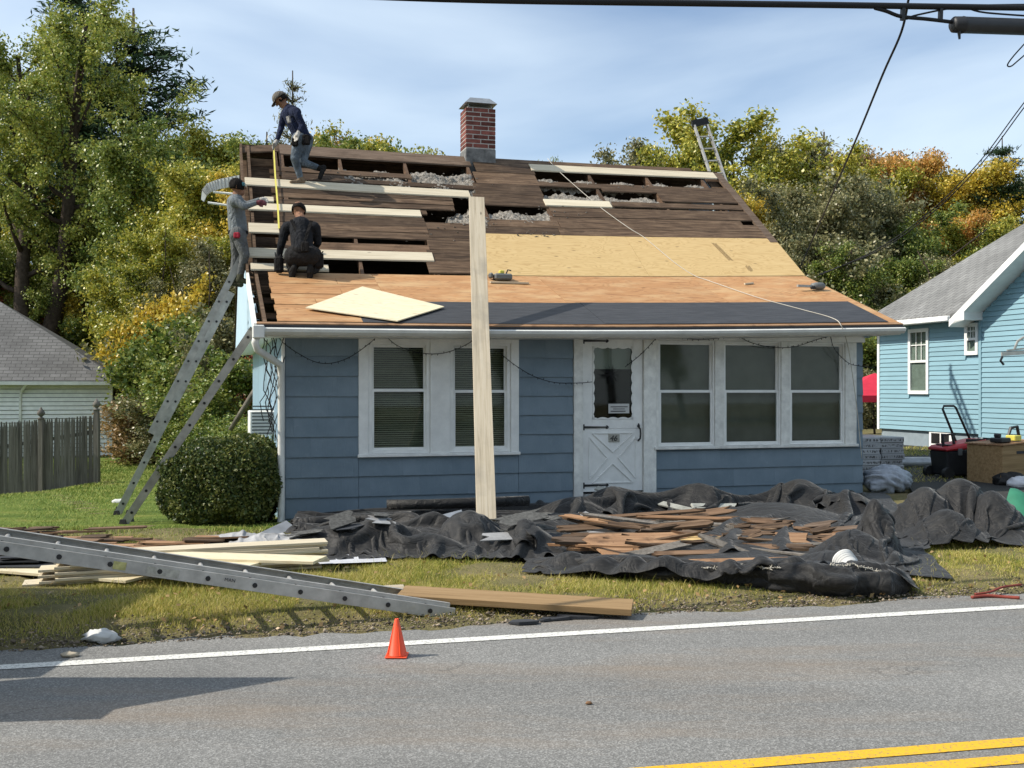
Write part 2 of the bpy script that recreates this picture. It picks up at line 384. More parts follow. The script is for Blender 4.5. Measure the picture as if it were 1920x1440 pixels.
# road sheet with a ragged far edge
rv, rf = [], []
xs = np.arange(-40, 40.01, 0.12)
for i, x in enumerate(xs):
    e = EDGE_B + EDGE_A * x + 0.05 * math.sin(x * 2.3) + 0.035 * math.sin(x * 6.1 + 1) + 0.03 * rng.randn()
    rv += [(x, -14 + EDGE_A * x, 0.0), (x, e - 0.09, 0.0), (x, e, -0.012 + 0.006 * rng.randn())]
for i in range(len(xs) - 1):
    for k in range(2): rf.append((i * 3 + k, (i + 1) * 3 + k, (i + 1) * 3 + k + 1, i * 3 + k + 1))
o = bpy.data.objects.new('road', mesh_np('road', rv, rf, M['asphalt'])); link(o); tag(o, kind='structure')
def stripe(name, A, B, w, m, label):
    mb = MB()
    for i in range(-40, 40):
        x0, x1 = i * 0.5, i * 0.5 + 0.5
        mb.poly([(x0, B + A * x0 - w / 2, 0.004), (x1, B + A * x1 - w / 2, 0.004), (x1, B + A * x1 + w / 2, 0.004), (x0, B + A * x0 + w / 2, 0.004)])
    o = mb.build(name, m); tag(o, label, 'road marking', kind='structure'); return o
stripe('edge_line', 0.2543, 6.852, 0.115, M['road_paint_white'], 'solid white edge line along the far side of the road')
stripe('centre_line', 0.215, 4.325, 0.105, M['road_paint_yellow'], 'far yellow stripe of the double centre line')
stripe('centre_line', 0.215, 4.125, 0.105, M['road_paint_yellow'], 'near yellow stripe of the double centre line')
# driveway on the right
dv = []
mb = MB()
for i in range(30):
    y0 = 10.6 + i * 0.5; y1 = y0 + 0.5
    def xl(y): return max(4.35 + (y - 10.6) * 0.28, 4.4)
    def row(y): return [Vector((xl(y) + k * 1.4, y, ground_z(xl(y) + k * 1.4, y) + 0.055)) for k in range(4)]
    a, b = row(y0), row(y1)
    for k in range(3): mb.poly([a[k], a[k + 1], b[k + 1], b[k]])
tag(mb.build('driveway', M['asphalt_dark']), kind='structure')
t = NT('lawn_soil'); v = t.coord(rnd=False)
t.col(t.ramp(t.noise(v, 1.1, 8, 0.65), [(0.35, (0.075, 0.115, 0.022)), (0.55, (0.13, 0.175, 0.035)), (0.72, (0.22, 0.21, 0.06))])).rough(0.95, 0.1).bump(t.noise(v, 24, 5, 0.7), 0.04, 0.8); M['lawn_soil'] = t.m
lv = []; lx = [-40, -30, -24] + [-20 + 0.5 * i for i in range(36)]; ly = [11.3 + 0.5 * i for i in range(49)] + [36, 38, 42]
for y in ly:
    for x in lx: lv.append((x, y, ground_z(x, y) + 0.022 - 0.06 * (1 - sstep(11.3, 12.3, y)) + 0.010 * math.sin(x * 2.7 + y)))
lf_ = [(j * len(lx) + i, j * len(lx) + i + 1, (j + 1) * len(lx) + i + 1, (j + 1) * len(lx) + i) for j in range(len(ly) - 1) for i in range(len(lx) - 1)]
o = bpy.data.objects.new('lawn', mesh_np('lawn', lv, lf_, M['lawn_soil'], True)); link(o); tag(o, kind='structure')
# forest floor further back rises gently
mb = MB()
for i in range(-20, 20):
    for j in range(8):
        def fz(x, y): return -1.25 + 0.02 + 1.1 * sstep(34, 60, y) + 1.2 * sstep(5, 20, x)
        x0, x1, y0, y1 = i * 4, i * 4 + 4, 34 + j * 6, 40 + j * 6
        mb.poly([(x0, y0, fz(x0, y0)), (x1, y0, fz(x1, y0)), (x1, y1, fz(x1, y1)), (x0, y1, fz(x0, y1))])
tag(mb.build('forest_floor', M['forest_soil'], smooth=True), kind='structure')
def forest_z(x, y): return -1.23 + 1.1 * sstep(34, 60, y) + 1.2 * sstep(5, 20, x)
# ------------------------------------------------------------------ the cottage being re-roofed
t = NT('siding_blue'); v = t.coord((1, 1, 1))
g = t.new('ShaderNodeTexNoise'); g.inputs['Scale'].default_value = 3.0; g.inputs['Detail'].default_value = 3; t.l.new(t.coord((34, 34, 0.8)), g.inputs['Vector'])
k = t.ramp(t.noise(v, 2.2, 6, 0.6), [(0.3, (0.145, 0.198, 0.240)), (0.7, (0.205, 0.262, 0.310))])
k = t.mix(t.ramp(t.noise(v, 16, 5, 0.7), [(0.60, 0.0), (0.74, 0.35)]), k, (0.29, 0.34, 0.37))
k = t.mix(1.0, k, t.ramp(t.rand(), [(0, 0.965), (1, 1.01)]), 'MULTIPLY')
t.col(k).rough(0.6, 0.3).bump(g.outputs['Fac'], 0.006, 0.7); M['siding_blue'] = t.m
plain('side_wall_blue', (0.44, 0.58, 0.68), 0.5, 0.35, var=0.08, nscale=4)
t = NT('window_glass'); gl = t.new('ShaderNodeBsdfGlossy'); gl.inputs['Roughness'].default_value = 0.03; tr = t.new('ShaderNodeBsdfTransparent'); tr.inputs['Color'].default_value = (0.80, 0.84, 0.82, 1)
fr = t.new('ShaderNodeLayerWeight'); fr.inputs['Blend'].default_value = 0.5; ms = t.new('ShaderNodeMixShader')
t.l.new(t.math('ADD', t.math('MULTIPLY', t.math('POWER', fr.outputs['Facing'], 4.0), 0.8), 0.022), ms.inputs[0]); t.l.new(tr.outputs[0], ms.inputs[1]); t.l.new(gl.outputs[0], ms.inputs[2]); t.l.new(ms.outputs[0], t.out.inputs['Surface']); M['window_glass'] = t.m
plain('blind_slat', (0.38, 0.37, 0.27), 0.6, 0.3, var=0.15, nscale=6)
plain('roller_shade', (0.19, 0.178, 0.150), 0.8, 0.2, var=0.16, nscale=4)
plain('blind_white', (0.45, 0.45, 0.41), 0.7, 0.2, var=0.05)

house = empty('cottage', hw(0, 0, 0), TH)
tag(house, 'small blue shingled cottage with its roof torn open and half re-sheathed', 'house')
def uw(px, v=0.0): return uof(px, v)
def zw(px, py, v=0.0): return uz(px, py, v)[1]
WW = uw(1617)
wall = MB()
ZB, ZT = -0.30, 2.34
# front wall backing, leaving the window and door openings
uA0, uA1 = uw(690), uw(955)      # twin window opening
uD0, uD1 = uw(1090), uw(1207)
uB0, uB1 = uw(1232), uw(1598)
zA0, zB0 = zw(820, 848), zw(1400, 834)
wall.box(0, uA0, 0.03, 0.12, ZB, ZT).box(uA0, uA1, 0.03, 0.12, ZB, zA0).box(uA1, uD0, 0.03, 0.12, ZB, ZT)
wall.box(uD1, uB0, 0.03, 0.12, ZB, ZT).box(uB0, uB1, 0.03, 0.12, ZB, zB0).box(uB1, WW, 0.03, 0.12, ZB, ZT).box(uD0, uD1, 0.03, 0.12, ZB, 0.18)
wall.box(uA0, uA1, 0.03, 0.12, 2.27, ZT).box(uB0, uB1, 0.03, 0.12, 2.27, ZT)
wallo = wall.build('front_wall', M['siding_blue'], house)
# shingles, every one its own piece
EXP = 0.242
def shingle_mesh(w, h):
    mb = MB(); mb.hexa([(0, -0.004 - 0.019, 0), (w, -0.004 - 0.019, 0), (w, 0.03, 0), (0, 0.03, 0), (0, -0.003, h), (w, -0.003, h), (w, 0.03, h), (0, 0.03, h)])
    return mb.mesh('shingle', M['siding_blue'])
_sm = {}
def fill(u0, u1, z0, z1):
    i = int(math.floor((z0 - 0.051) / EXP))
    while 0.051 + i * EXP < z1 - 0.01:
        za = max(0.051 + i * EXP, z0); zb = min(0.051 + (i + 1) * EXP, z1)
        off = (i % 2) * 0.305 + 0.1 * ((i * 7) % 3)
        k = int(math.floor((u0 - off) / 0.61))
        while off + k * 0.61 < u1 - 0.005:
            a = max(off + k * 0.61, u0); b = min(off + (k + 1) * 0.61, u1)
            if b - a > 0.015:
                key = (round(b - a - 0.0008, 4), round(zb - za + 0.003, 3))
                if key not in _sm: _sm[key] = shingle_mesh(*key)
                o = bpy.data.objects.new('shingle', _sm[key]); link(o, wallo)
                o.location = (a + 0.0004, random.uniform(-0.001, 0.001), za + random.uniform(-0.003, 0.002)); o.rotation_euler = (0, random.uniform(-0.002, 0.002), 0)
            k += 1
        i += 1
fill(0.005, uw(672), -0.25, 2.27)
fill(uw(672) + 0.004, uw(972) - 0.004, -0.25, zw(820, 856))
fill(uw(972), uw(1074), -0.25, 2.27)
fill(uw(1229), WW - 0.002, -0.25, zw(1400, 841))
fill(uw(1604), WW - 0.002, zw(1400, 841), 2.24)
# side walls, back, gables (closed shell)
sw = MB(); DB = 8.9
sw.box(0.001, 0.1, 0.125, DB, -1.0, 2.36)
side = sw.build('side_wall', M['side_wall_blue'], house)
for k in range(44):                                # ribbed vertical cladding of the sunlit side wall
    v0 = 0.3 + k * 0.19
    pm = MB(); pm.box(-0.022, 0.0, v0, v0 + 0.075, -1.0, 2.34); pm.build('rib', M['side_wall_blue'], side)
MB().box(WW - 0.1, WW - 0.001, 0.125, DB, -0.3, 2.4).build('side_wall', M['siding_blue'], house)
MB().box(0.1, WW - 0.1, DB - 0.1, DB, -1.0, 2.4).build('back_wall', M['siding_blue'], house)
for u in (UL + 0.03, WW):
    g = MB()                            # gable infill
    a = [(u, -0.1), (u, VK), (u, VR), (u, DB + 0.3)]
    zz = [2.30, rz(u, VK) - (0.30 if u < 0 else 0.12), rz(u, VR) - (0.34 if u < 0 else 0.16), 2.30]
    pts = [(a[i][1], zz[i]) for i in range(4)]
    b = len(g.v)
    for du in (0, 0.06):
        g.v += [(u + du, p[0], p[1]) for p in pts]
    g.f += [(b + 3, b + 2, b + 1, b), (b + 4, b + 5, b + 6, b + 7)] + [(b + i, b + (i + 1) % 4, b + 4 + (i + 1) % 4, b + 4 + i) for i in range(4)]
    g.build('gable_wall', M['side_wall_blue'], house)
MB().box(UL + 0.04, 0.0, 0.0, DB, 2.26, 2.30).build('gable_soffit', M['white_paint'], house)
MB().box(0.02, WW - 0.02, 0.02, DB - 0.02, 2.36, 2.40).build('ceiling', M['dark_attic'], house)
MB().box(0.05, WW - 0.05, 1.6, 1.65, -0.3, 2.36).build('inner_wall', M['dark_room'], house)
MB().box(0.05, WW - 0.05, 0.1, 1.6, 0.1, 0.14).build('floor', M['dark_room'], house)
# trim
def trim(name, px0, px1, py0, py1, v0, v1, m='white_paint', parent=None, pref=None):
    p = pref or (px0 + px1) / 2
    mb = MB(); mb.box(uw(px0), uw(px1), v0, v1, zw(p, py1), zw(p, py0)); return mb.build(name, M[m], parent or house, bevel=0.004)
fz0 = 2.235
MB().box(-0.02, WW + 0.02, -0.035, 0.03, 2.235, 2.35).build('frieze_board', M['white_paint'], house, bevel=0.004)
MB().box(-0.02, 0.085, -0.034, 0.0305, -0.28, 2.234).build('corner_board', M['white_paint'], house, bevel=0.004) if False else None
MB().box(-0.03, 0.0, -0.03, 0.15, -0.28, 2.234).build('corner_board', M['white_paint'], house, bevel=0.004)
# twin window group on the left
def window(name, u0, u1, z0, z1, zr, blinds, parent_label=None, frame=0.045):
    root = MB(); v = 0.0
    root.box(u0, u0 + frame, -0.012, 0.10, z0, z1).box(u1 - frame, u1, -0.012, 0.10, z0, z1)
    root.box(u0 + frame, u1 - frame, -0.012, 0.10, z0, z0 + frame).box(u0 + frame, u1 - frame, -0.012, 0.10, z1 - frame, z1)
    w = root.build(name, M['white_paint'], house, bevel=0.003)
    a, b = u0 + frame, u1 - frame
    for (za, zb, vo, nm) in ((z0 + frame, zr + 0.012, 0.005, 'lower_sash'), (zr - 0.008, z1 - frame, 0.034, 'upper_sash')):
        s = 0.028; mb = MB()
        mb.box(a, a + s, vo, vo + 0.026, za, zb).box(b - s, b, vo, vo + 0.026, za, zb).box(a + s, b - s, vo, vo + 0.026, za, za + s).box(a + s, b - s, vo, vo + 0.026, zb - s, zb)
        mb.build(nm, M['white_paint'], w)
        MB().box(a + s, b - s, vo + 0.011, vo + 0.015, za + s, zb - s).build('pane', M['window_glass'], w)
    if blinds == 'venetian':
        z = z0 + frame + 0.01
        me = MB().hexa([(0, -0.011, -0.009), (b - a - 0.02, -0.011, -0.009), (b - a - 0.02, 0.011, 0.007), (0, 0.011, 0.007), (0, -0.011, -0.0075), (b - a - 0.02, -0.011, -0.0075), (b - a - 0.02, 0.011, 0.0085), (0, 0.011, 0.0085)]).mesh('slat', M['blind_slat'])
        while z < z1 - frame:
            o = bpy.data.objects.new('slat', me); link(o, w); o.location = (a + 0.01, 0.095, z); z += 0.0265
    else:
        MB().box(a + 0.004, b - 0.004, 0.085, 0.09, z0 + frame + 0.03, z1 - frame).build('shade', M['roller_shade'], w)
    return w
zA1 = 2.234
tA0, tA1 = uw(672), uw(972)
for (a, b, z0, z1) in ((tA0, uw(690), zA0 - 0.01, zA1), (uw(957), tA1, zA0 - 0.01, zA1), (uw(806), uw(843), zA0 - 0.01, zA1)):
    MB().box(a, b, -0.03, 0.03, z0, z1).build('casing', M['white_paint'], house, bevel=0.004)
MB().box(uw(690), uw(806), -0.03, 0.03, zw(745, 641), zA1).build('casing', M['white_paint'], house)
MB().box(uw(843), uw(957), -0.03, 0.03, zw(900, 643), zA1).build('casing', M['white_paint'], house)
MB().box(tA0 - 0.012, tA1 + 0.012, -0.06, 0.03, zA0 - 0.045, zA0 - 0.008).build('sill', M['white_paint'], house, bevel=0.005)
window('window', uw(690) + 0.002, uw(806) - 0.002, zA0 - 0.006, zw(745, 640), zw(748, 732), 'venetian')
window('window', uw(843) + 0.002, uw(957) - 0.002, zA0 - 0.006, zw(900, 642), zw(896, 734), 'venetian')
# three windows on the right
zB1 = zw(1400, 640)
for (p0, p1) in ((1229, 1233), (1339, 1356), (1463, 1479), (1583, 1604)):
    MB().box(uw(p0), uw(p1), -0.03, 0.03, zB0 - 0.01, 2.234).build('casing', M['white_worn'], house, bevel=0.004)
MB().box(uw(1225) - 0.0, uw(1606), -0.06, 0.03, zB0 - 0.045, zB0 - 0.008).build('sill', M['white_worn'], house, bevel=0.005)
for (p0, p1) in ((1233, 1339), (1356, 1463), (1479, 1583)):
    MB().box(uw(p0), uw(p1), -0.03, 0.03, zB1 - 0.003, 2.234).build('casing', M['white_worn'], house)
    window('window', uw(p0) + 0.002, uw(p1) - 0.002, zB0 - 0.006, zB1 - 0.004, zw((p0 + p1) / 2, 734), 'shade', frame=0.022)
# the door
zd0, zd1 = zw(1148, 921), zw(1148, 631)
for (p0, p1) in ((1075, 1092), (1206, 1229)):
    MB().box(uw(p0), uw(p1), -0.032, 0.03, -0.2, 2.234).build('door_casing', M['white_worn'], house, bevel=0.004)
MB().box(uw(1092), uw(1206), -0.1, 0.12, 0.10, zd0 - 0.03).build('door_sill', M['concrete'], house)
du0, du1 = uw(1093), uw(1205); dw = du1 - du0
door = MB().box(du0, du1, 0.0, 0.028, zd0, zw(1148, 804)).build('door', M['white_paint'], house, bevel=0.003)
zg0, zg1 = zw(1148, 786), zw(1148, 650)
gu0, gu1 = uw(1111), uw(1187)
mb = MB()
mb.box(du0, gu0, 0.0, 0.028, zw(1148, 804) + 0.002, zd1).box(gu1, du1, 0.0, 0.028, zw(1148, 804) + 0.002, zd1)
mb.box(gu0, gu1, 0.0, 0.028, zw(1148, 804) + 0.002, zg0).box(gu0, gu1, 0.0, 0.028, zg1, zd1)
mb.build('door_frame', M['white_paint'], door, bevel=0.003)
MB().box(gu0, gu1, 0.012, 0.016, zg0, zg1).build('pane', M['window_glass'], door)
# scalloped surround
def scallop(n, a, b, fixed, inward, horiz):
    mb = MB(); pts = []
    N = n * 8
    for i in range(N + 1):
        s = a + (b - a) * i / N; d = 0.012 + 0.016 * abs(math.cos(math.pi * n * i / N)) ; pts.append((s, fixed + inward * d))
    for i in range(N):
        (s0, d0), (s1, d1) = pts[i], pts[i + 1]
        if horiz: q = [(s0, fixed), (s1, fixed), (s1, d1), (s0, d0)]
        else: q = [(fixed, s0), (fixed, s1), (d1, s1), (d0, s0)]
        mb.hexa([(x, -0.006, z) for x, z in q] + [(x, 0.0, z) for x, z in q])
    return mb
for (n, a, b, fx, inn, hz) in ((4, gu0, gu1, zg0, 1, True), (4, gu0, gu1, zg1, -1, True), (7, zg0, zg1, gu0, 1, False), (7, zg0, zg1, gu1, -1, False)):
    scallop(n, a, b, fx, inn, hz).build('scalloped_trim', M['white_paint'], door)
MB().box(gu0 + 0.0, gu1, 0.06, 0.065, zw(1148, 692), zg1).build('half_blind', M['blind_white'], door)
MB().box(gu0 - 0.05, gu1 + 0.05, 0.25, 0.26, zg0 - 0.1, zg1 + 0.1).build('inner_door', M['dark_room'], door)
# X bracing with raised mouldings
xa0, xa1, xz0, xz1 = uw(1105), uw(1192), zw(1148, 905), zw(1148, 812)
def mould(p, q, w=0.011): return MB().bar(p, q, w, 0.018, up=(0, 1, 0))
cxu, czz = (xa0 + xa1) / 2, (xz0 + xz1) / 2
for tri in (((xa0 + 0.04, xz1), (xa1 - 0.04, xz1), (cxu, czz + 0.075)), ((xa0 + 0.04, xz0), (xa1 - 0.04, xz0), (cxu, czz - 0.075)),
            ((xa0, xz0 + 0.05), (xa0, xz1 - 0.05), (cxu - 0.075, czz)), ((xa1, xz0 + 0.05), (xa1, xz1 - 0.05), (cxu + 0.075, czz))):
    mb = MB()
    for i in range(3):
        (a, b), (c, d) = tri[i], tri[(i + 1) % 3]; mb.bar((a, -0.004, b), (c, -0.004, d), 0.012, 0.016, up=(0, 1, 0))
    mb.build('moulding', M['white_paint'], door)
def hinge(py):
    z = zw(1110, py); u = uw(1091); mb = MB()
    mb.box(u - 0.015, u + 0.025, -0.014, -0.0005 - 0.03 + 0.03, z - 0.04, z + 0.04) if False else mb.box(u + 0.004, u + 0.032, -0.016, 0.0, z - 0.038, z + 0.038)
    e = uw(1136)
    mb.hexa([(u + 0.03, -0.012, z - 0.015), (e, -0.012, z - 0.008), (e, 0.0, z - 0.008), (u + 0.03, 0.0, z - 0.015), (u + 0.03, -0.012, z + 0.015), (e, -0.012, z + 0.008), (e, 0.0, z + 0.008), (u + 0.03, 0.0, z + 0.015)])
    mb.hexa([(e - 0.01, -0.012, z), (e + 0.01, -0.012, z - 0.026), (e + 0.01, 0.0, z - 0.026), (e - 0.01, 0.0, z), (e + 0.04, -0.012, z), (e + 0.01, -0.012, z + 0.026), (e + 0.01, 0.0, z + 0.026), (e + 0.04, 0.0, z)])
    mb.build('strap_hinge', M['black_iron'], door)
for py in (639, 801, 910): hinge(py)
hu, hz1, hz0 = uw(1197), zw(1197, 800), zw(1197, 826)
mb = MB().tube([(hu, -0.005, hz1), (hu + 0.006, -0.05, hz1 - 0.03), (hu + 0.008, -0.055, (hz0 + hz1) / 2), (hu + 0.004, -0.05, hz0 + 0.03), (hu - 0.004, -0.005, hz0)], 0.012, 6)
mb.hexa([(hu - 0.022, -0.014, hz1), (hu + 0.022, -0.014, hz1), (hu + 0.022, 0, hz1), (hu - 0.022, 0, hz1), (hu - 0.003, -0.014, hz1 + 0.045), (hu + 0.003, -0.014, hz1 + 0.045), (hu + 0.003, 0, hz1 + 0.045), (hu - 0.003, 0, hz1 + 0.045)])
mb.build('door_handle', M['black_iron'], door)
# house number plate
nu, nz0 = uw(1151), zw(1151, 827)
MB().box(nu - 0.075, nu + 0.075, -0.010, 0.0, nz0 - 0.012, nz0 + 0.088).build('number_plate', plain('plate_grey', (0.42, 0.41, 0.36), 0.6, var=0.3, nscale=30), door)
to = text_mesh('house_number', '46', 0.105, M['black_iron'], 0.25, 0.002); link(to, door); to.location = (nu - 0.012, -0.0135, nz0 + 0.003); to.rotation_euler = (R(90), 0, 0)
# paper notice with illegible lines
n0, n1, q0, q1 = uw(1141), uw(1180), zw(1160, 775), zw(1160, 757)
no = MB().box(n0, n1, 0.002, 0.004, q0, q1).build('notice', M['paper'], door)
for (f0, f1, a, b) in ((0.10, 0.92, 0.64, 0.72), (0.22, 0.78, 0.42, 0.49), (0.10, 0.82, 0.17, 0.27)):
    MB().box(n0 + (n1 - n0) * f0, n0 + (n1 - n0) * f1, -0.001, 0.0015, q0 + (q1 - q0) * a, q0 + (q1 - q0) * b).build('printed_line', M['ink'], door)
# star ornament hanging in the door window
su, sz = uw(1143), zw(1143, 702)
star = empty('star_ornament', hw(su, -0.05, sz), TH); tag(star, 'spiky dark twig star hanging in the front door window', 'ornament')
for k in range(60):
    d = Vector((random.gauss(0, 1), random.gauss(0, 0.4), random.gauss(0, 1))).normalized(); L_ = random.uniform(0.09, 0.16)
    MB().tube([d * 0.01, d * L_], [0.004, 0.0012], 4).build('spike', M['cord_black'], star)
MB().tube([(0, 0, 0.05), (0, 0, zw(1143, 652) - sz)], 0.003, 4).build('hanging_string', M['cord_black'], star)
# gutter, fascia and downspout
gz0 = lambda u: rz(u, VE) - 0.115
def grow(prof, name, m):
    mb = MB(); n = 24; b = 0
    us = [UL + (UR - UL) * i / n for i in range(n + 1)]
    k = len(prof)
    for u in us:
        for (dv, dz) in prof: mb.v.append((u, VE + dv, rz(u, VE) + dz))
    for i in range(n):
        for j in range(k): mb.f.append((i * k + j, (i + 1) * k + j, (i + 1) * k + (j + 1) % k, i * k + (j + 1) % k))
    mb.f.append(tuple(reversed(range(k)))); mb.f.append(tuple(n * k + j for j in range(k)))
    return mb.build(name, m, house)
gut = grow([(-0.10, -0.045), (-0.10, -0.052), (-0.125, -0.06), (-0.115, -0.095), (-0.080, -0.128), (0.0, -0.128), (0.0, -0.045), (-0.006, -0.045), (-0.006, -0.121), (-0.077, -0.121), (-0.108, -0.092), (-0.116, -0.06)], 'gutter', M['gutter_white'])
grow([(0.0005, -0.14), (0.0005, -0.035), (0.02, -0.035), (0.02, -0.14)], 'fascia', M['white_worn'])
grow([(0.021, -0.14), (0.021, -0.125), (0.455, -0.125), (0.455, -0.14)], 'soffit', M['white_paint'])
e = VE - 0.06
zc = rz(UL, VE)
dsp = MB().tube([(UL + 0.02, e, zc - 0.13), (UL - 0.0, e, zc - 0.22), (UL + 0.03, e + 0.04, zc - 0.30), (-0.16, VE + 0.22, zc - 0.40), (-0.06, -0.14, zc - 0.46), (-0.045, -0.08, zc - 0.56), (-0.045, -0.07, 1.0), (-0.045, -0.07, 0.10), (-0.06, -0.09, -0.01), (-0.14, -0.20, -0.07), (-0.34, -0.42, -0.085)], 0.042, 8)
dsp.build('downspout', M['gutter_white'], house, smooth=True)
MB().box(UL - 0.03, UL + 0.10, VE - 0.14, VE + 0.02, zc - 0.17, zc - 0.02).build('gutter_outlet', M['gutter_white'], house, bevel=0.01)
# air conditioner in the side wall, its cables
ac_v = 2.1
ac = MB().box(-0.34, 0.0, 1.7, 2.35, zw(500, 815, 2.0), zw(500, 770, 2.0)).build('air_conditioner', M['white_paint'], None, bevel=0.01)
ac.location = hw(0, 0, 0); ac.rotation_euler = (0, 0, TH); tag(ac, 'white window air conditioner sticking out of the sunlit side wall', 'air conditioner')
for k in range(9):
    z = zw(500, 812, 2.0) + k * 0.045; MB().box(-0.31, -0.05, 1.685, 1.70, z, z + 0.02).build('louvre', M['grey_plastic'], ac)
cb = empty('cable_bundle', hw(0, 0, 0), TH); tag(cb, 'tangle of black cables and lights hanging down the left house corner', 'cables')
for k in range(9):
    a = [];  u0 = -0.05 - 0.02 * k
    for i in range(14):
        s = i / 13; a.append((u0 + 0.05 * math.sin(s * 9 + k * 2) + 0.03 * random.gauss(0, 1) * 0.4, 0.1 + 0.05 * k * 0.5 - 0.2 * math.sin(s * 3 + k), 2.2 - s * (1.0 + 0.12 * (k % 4))))
    MB().tube(a, 0.006, 5).build('cable', M['cord_black'], cb, smooth=True)
# ------------------------------------------------------------------ roof of the cottage, board by board
roof = empty('roof', (0, 0, 0)); roof.parent = house
def slab(name, u0, u1, v0, v1, m, off=0.0, th=0.02, parent=None, skew=0.0, du=0.0, n=1, lift=(0, 0)):
    """sheet piece lying on the roof surface; n segments along u follow the sag; ends may run out of square by du"""
    mb = MB(); parent = parent or roof
    o0 = Vector(((u0 + u1) / 2, (v0 + v1) / 2, 0)); o0.z = rz(o0.x, o0.y)
    for i in range(n + 1):
        s = i / n; u = u0 + (u1 - u0) * s
        w = lift[0] + (lift[1] - lift[0]) * s
        for (v, d) in ((v0, 0.0), (v1, du)):
            vv = v + skew * (s - 0.5)
            z = rz(u + d, vv) + off + w
            mb.v += [(u + d - o0.x, vv - o0.y, z - o0.z), (u + d - o0.x, vv - o0.y, z + th - o0.z)]
    for i in range(n):
        a, b = i * 4, i * 4 + 4
        mb.f += [(a, a + 2, b + 2, b), (a + 1, b + 1, b + 3, a + 3), (a, b, b + 1, a + 1), (a + 2, a + 3, b + 3, b + 2)]
    mb.f += [(0, 1, 3, 2), (n * 4, n * 4 + 2, n * 4 + 3, n * 4 + 1)]
    o = mb.build(name, M[m], parent); o.location = o0; return o
def vof(px, py): return roof_uv(px, py)[1]
def pboard(name, pL, pR, yT, yB, m='old_board', off=0.0, th=0.02, pref=None, **k):
    p = pref or pL; vt, vb = vof(p, yT), vof(p, yB); vm = (vt + vb) / 2
    return slab(name, uof(pL, vm), uof(pR, vm), vb, vt, m, off, th, **k)
# rafters and ridge
wood('rafter_wood', [(0.25, (0.06, 0.035, 0.022)), (0.5, (0.13, 0.08, 0.05)), (0.75, (0.20, 0.13, 0.085))], (16, 0.9, 16), 1.2, rvar=0.4, bump=0.8)
_r0 = uof(635, 4.6); _rd = (uof(758, 4.6) - _r0)
RAFT = [_r0 + _rd * i for i in range(-1, 8) if 0.32 < _r0 + _rd * i < UR - 0.1]
for u in RAFT:
    for (v0, v1) in ((VE + 0.02, VK), (VK, VR)):
        mb = MB(); th = 0.14
        mb.hexa([(u, v0, rz(u, v0) - th - 0.002), (u + 0.045, v0, rz(u, v0) - th - 0.002), (u + 0.045, v1, rz(u, v1) - th - 0.002), (u, v1, rz(u, v1) - th - 0.002),
                 (u, v0, rz(u, v0) - 0.002), (u + 0.045, v0, rz(u, v0) - 0.002), (u + 0.045, v1, rz(u, v1) - 0.002), (u, v1, rz(u, v1) - 0.002)])
        mb.build('rafter', M['rafter_wood'], roof)
MB().hexa([(UL + .1, VR, rz(UL, VR) - .2), (UR - .1, VR, rz(UR, VR) - .2), (UR - .1, VR + .04, rz(UR, VR) - .2), (UL + .1, VR + .04, rz(UL, VR) - .2),
           (UL + .1, VR, rz(UL, VR) - .012), (UR - .1, VR, rz(UR, VR) - .012), (UR - .1, VR + .04, rz(UR, VR) - .012), (UL + .1, VR + .04, rz(UL, VR) - .012)]).build('ridge_beam', M['old_board'], roof)
# back slope
mb = MB()
for (a, b) in ((UL, UR),):
    mb.hexa([(a, VR + 0.02, rz(a, VR) - 0.03), (b, VR + 0.02, rz(b, VR) - 0.03), (b, DB + 0.4, 2.42), (a, DB + 0.4, 2.42), (a, VR + 0.02, rz(a, VR)), (b, VR + 0.02, rz(b, VR)), (b, DB + 0.4, 2.45), (a, DB + 0.4, 2.45)])
mb.build('back_slope', M['old_board'], roof)
# rake framing at the open left end
u_b = UL
def raker(name, u0, u1, v0, v1, m, d0, d1):
    return MB().hexa([(u0, v0, rz(u0, v0) - d0), (u1, v0, rz(u1, v0) - d0), (u1, v1, rz(u1, v1) - d0), (u0, v1, rz(u0, v1) - d0), (u0, v0, rz(u0, v0) - d1), (u1, v0, rz(u1, v0) - d1), (u1, v1, rz(u1, v1) - d1), (u0, v1, rz(u0, v1) - d1)]).build(name, M[m], roof)
for (v0, v1) in ((VE, VK), (VK, VR)):
    raker('barge_board', UL - 0.012, UL + 0.022, v0, v1, 'old_board' if v0 > 1 else 'white_worn', 0.17, -0.006)
    raker('barge_rafter', UL + 0.10, UL + 0.14, v0 + 0.02, v1, 'old_board', 0.15, 0.006)
raker('rake_rafter', 0.14, 0.20, VK, VR, 'rafter_wood', 0.15, -0.004)
raker('rake_rafter', 0.235, 0.30, VK + 0.1, VR, 'rafter_wood', 0.15, -0.012)
for v in (2.3, 2.9, 3.5, 4.1, 4.6):
    MB().box(UL + 0.14, 0.14, v, v + 0.045, rz(0, v) - 0.14, rz(0, v) - 0.02).build('lookout', M['old_board'], roof)
for v in (0.2, 0.9, 1.5):
    MB().box(UL + 0.025, -0.02, v, v + 0.18, rz(-0.2, v) - 0.12, rz(-0.2, v) - 0.055).build('lookout', M['old_board'], roof)
MB().hexa([(UL + 0.03, VK, rz(UL, VK) - .28), (0.3, VK, rz(.3, VK) - .28), (0.3, VR, rz(.3, VR) - .28), (UL + 0.03, VR, rz(UL, VR) - .28), (UL + 0.03, VK, rz(UL, VK) - .26), (0.3, VK, rz(.3, VK) - .26), (0.3, VR, rz(.3, VR) - .26), (UL + 0.03, VR, rz(UL, VR) - .26)]).build('rake_lining', M['old_board'], roof)
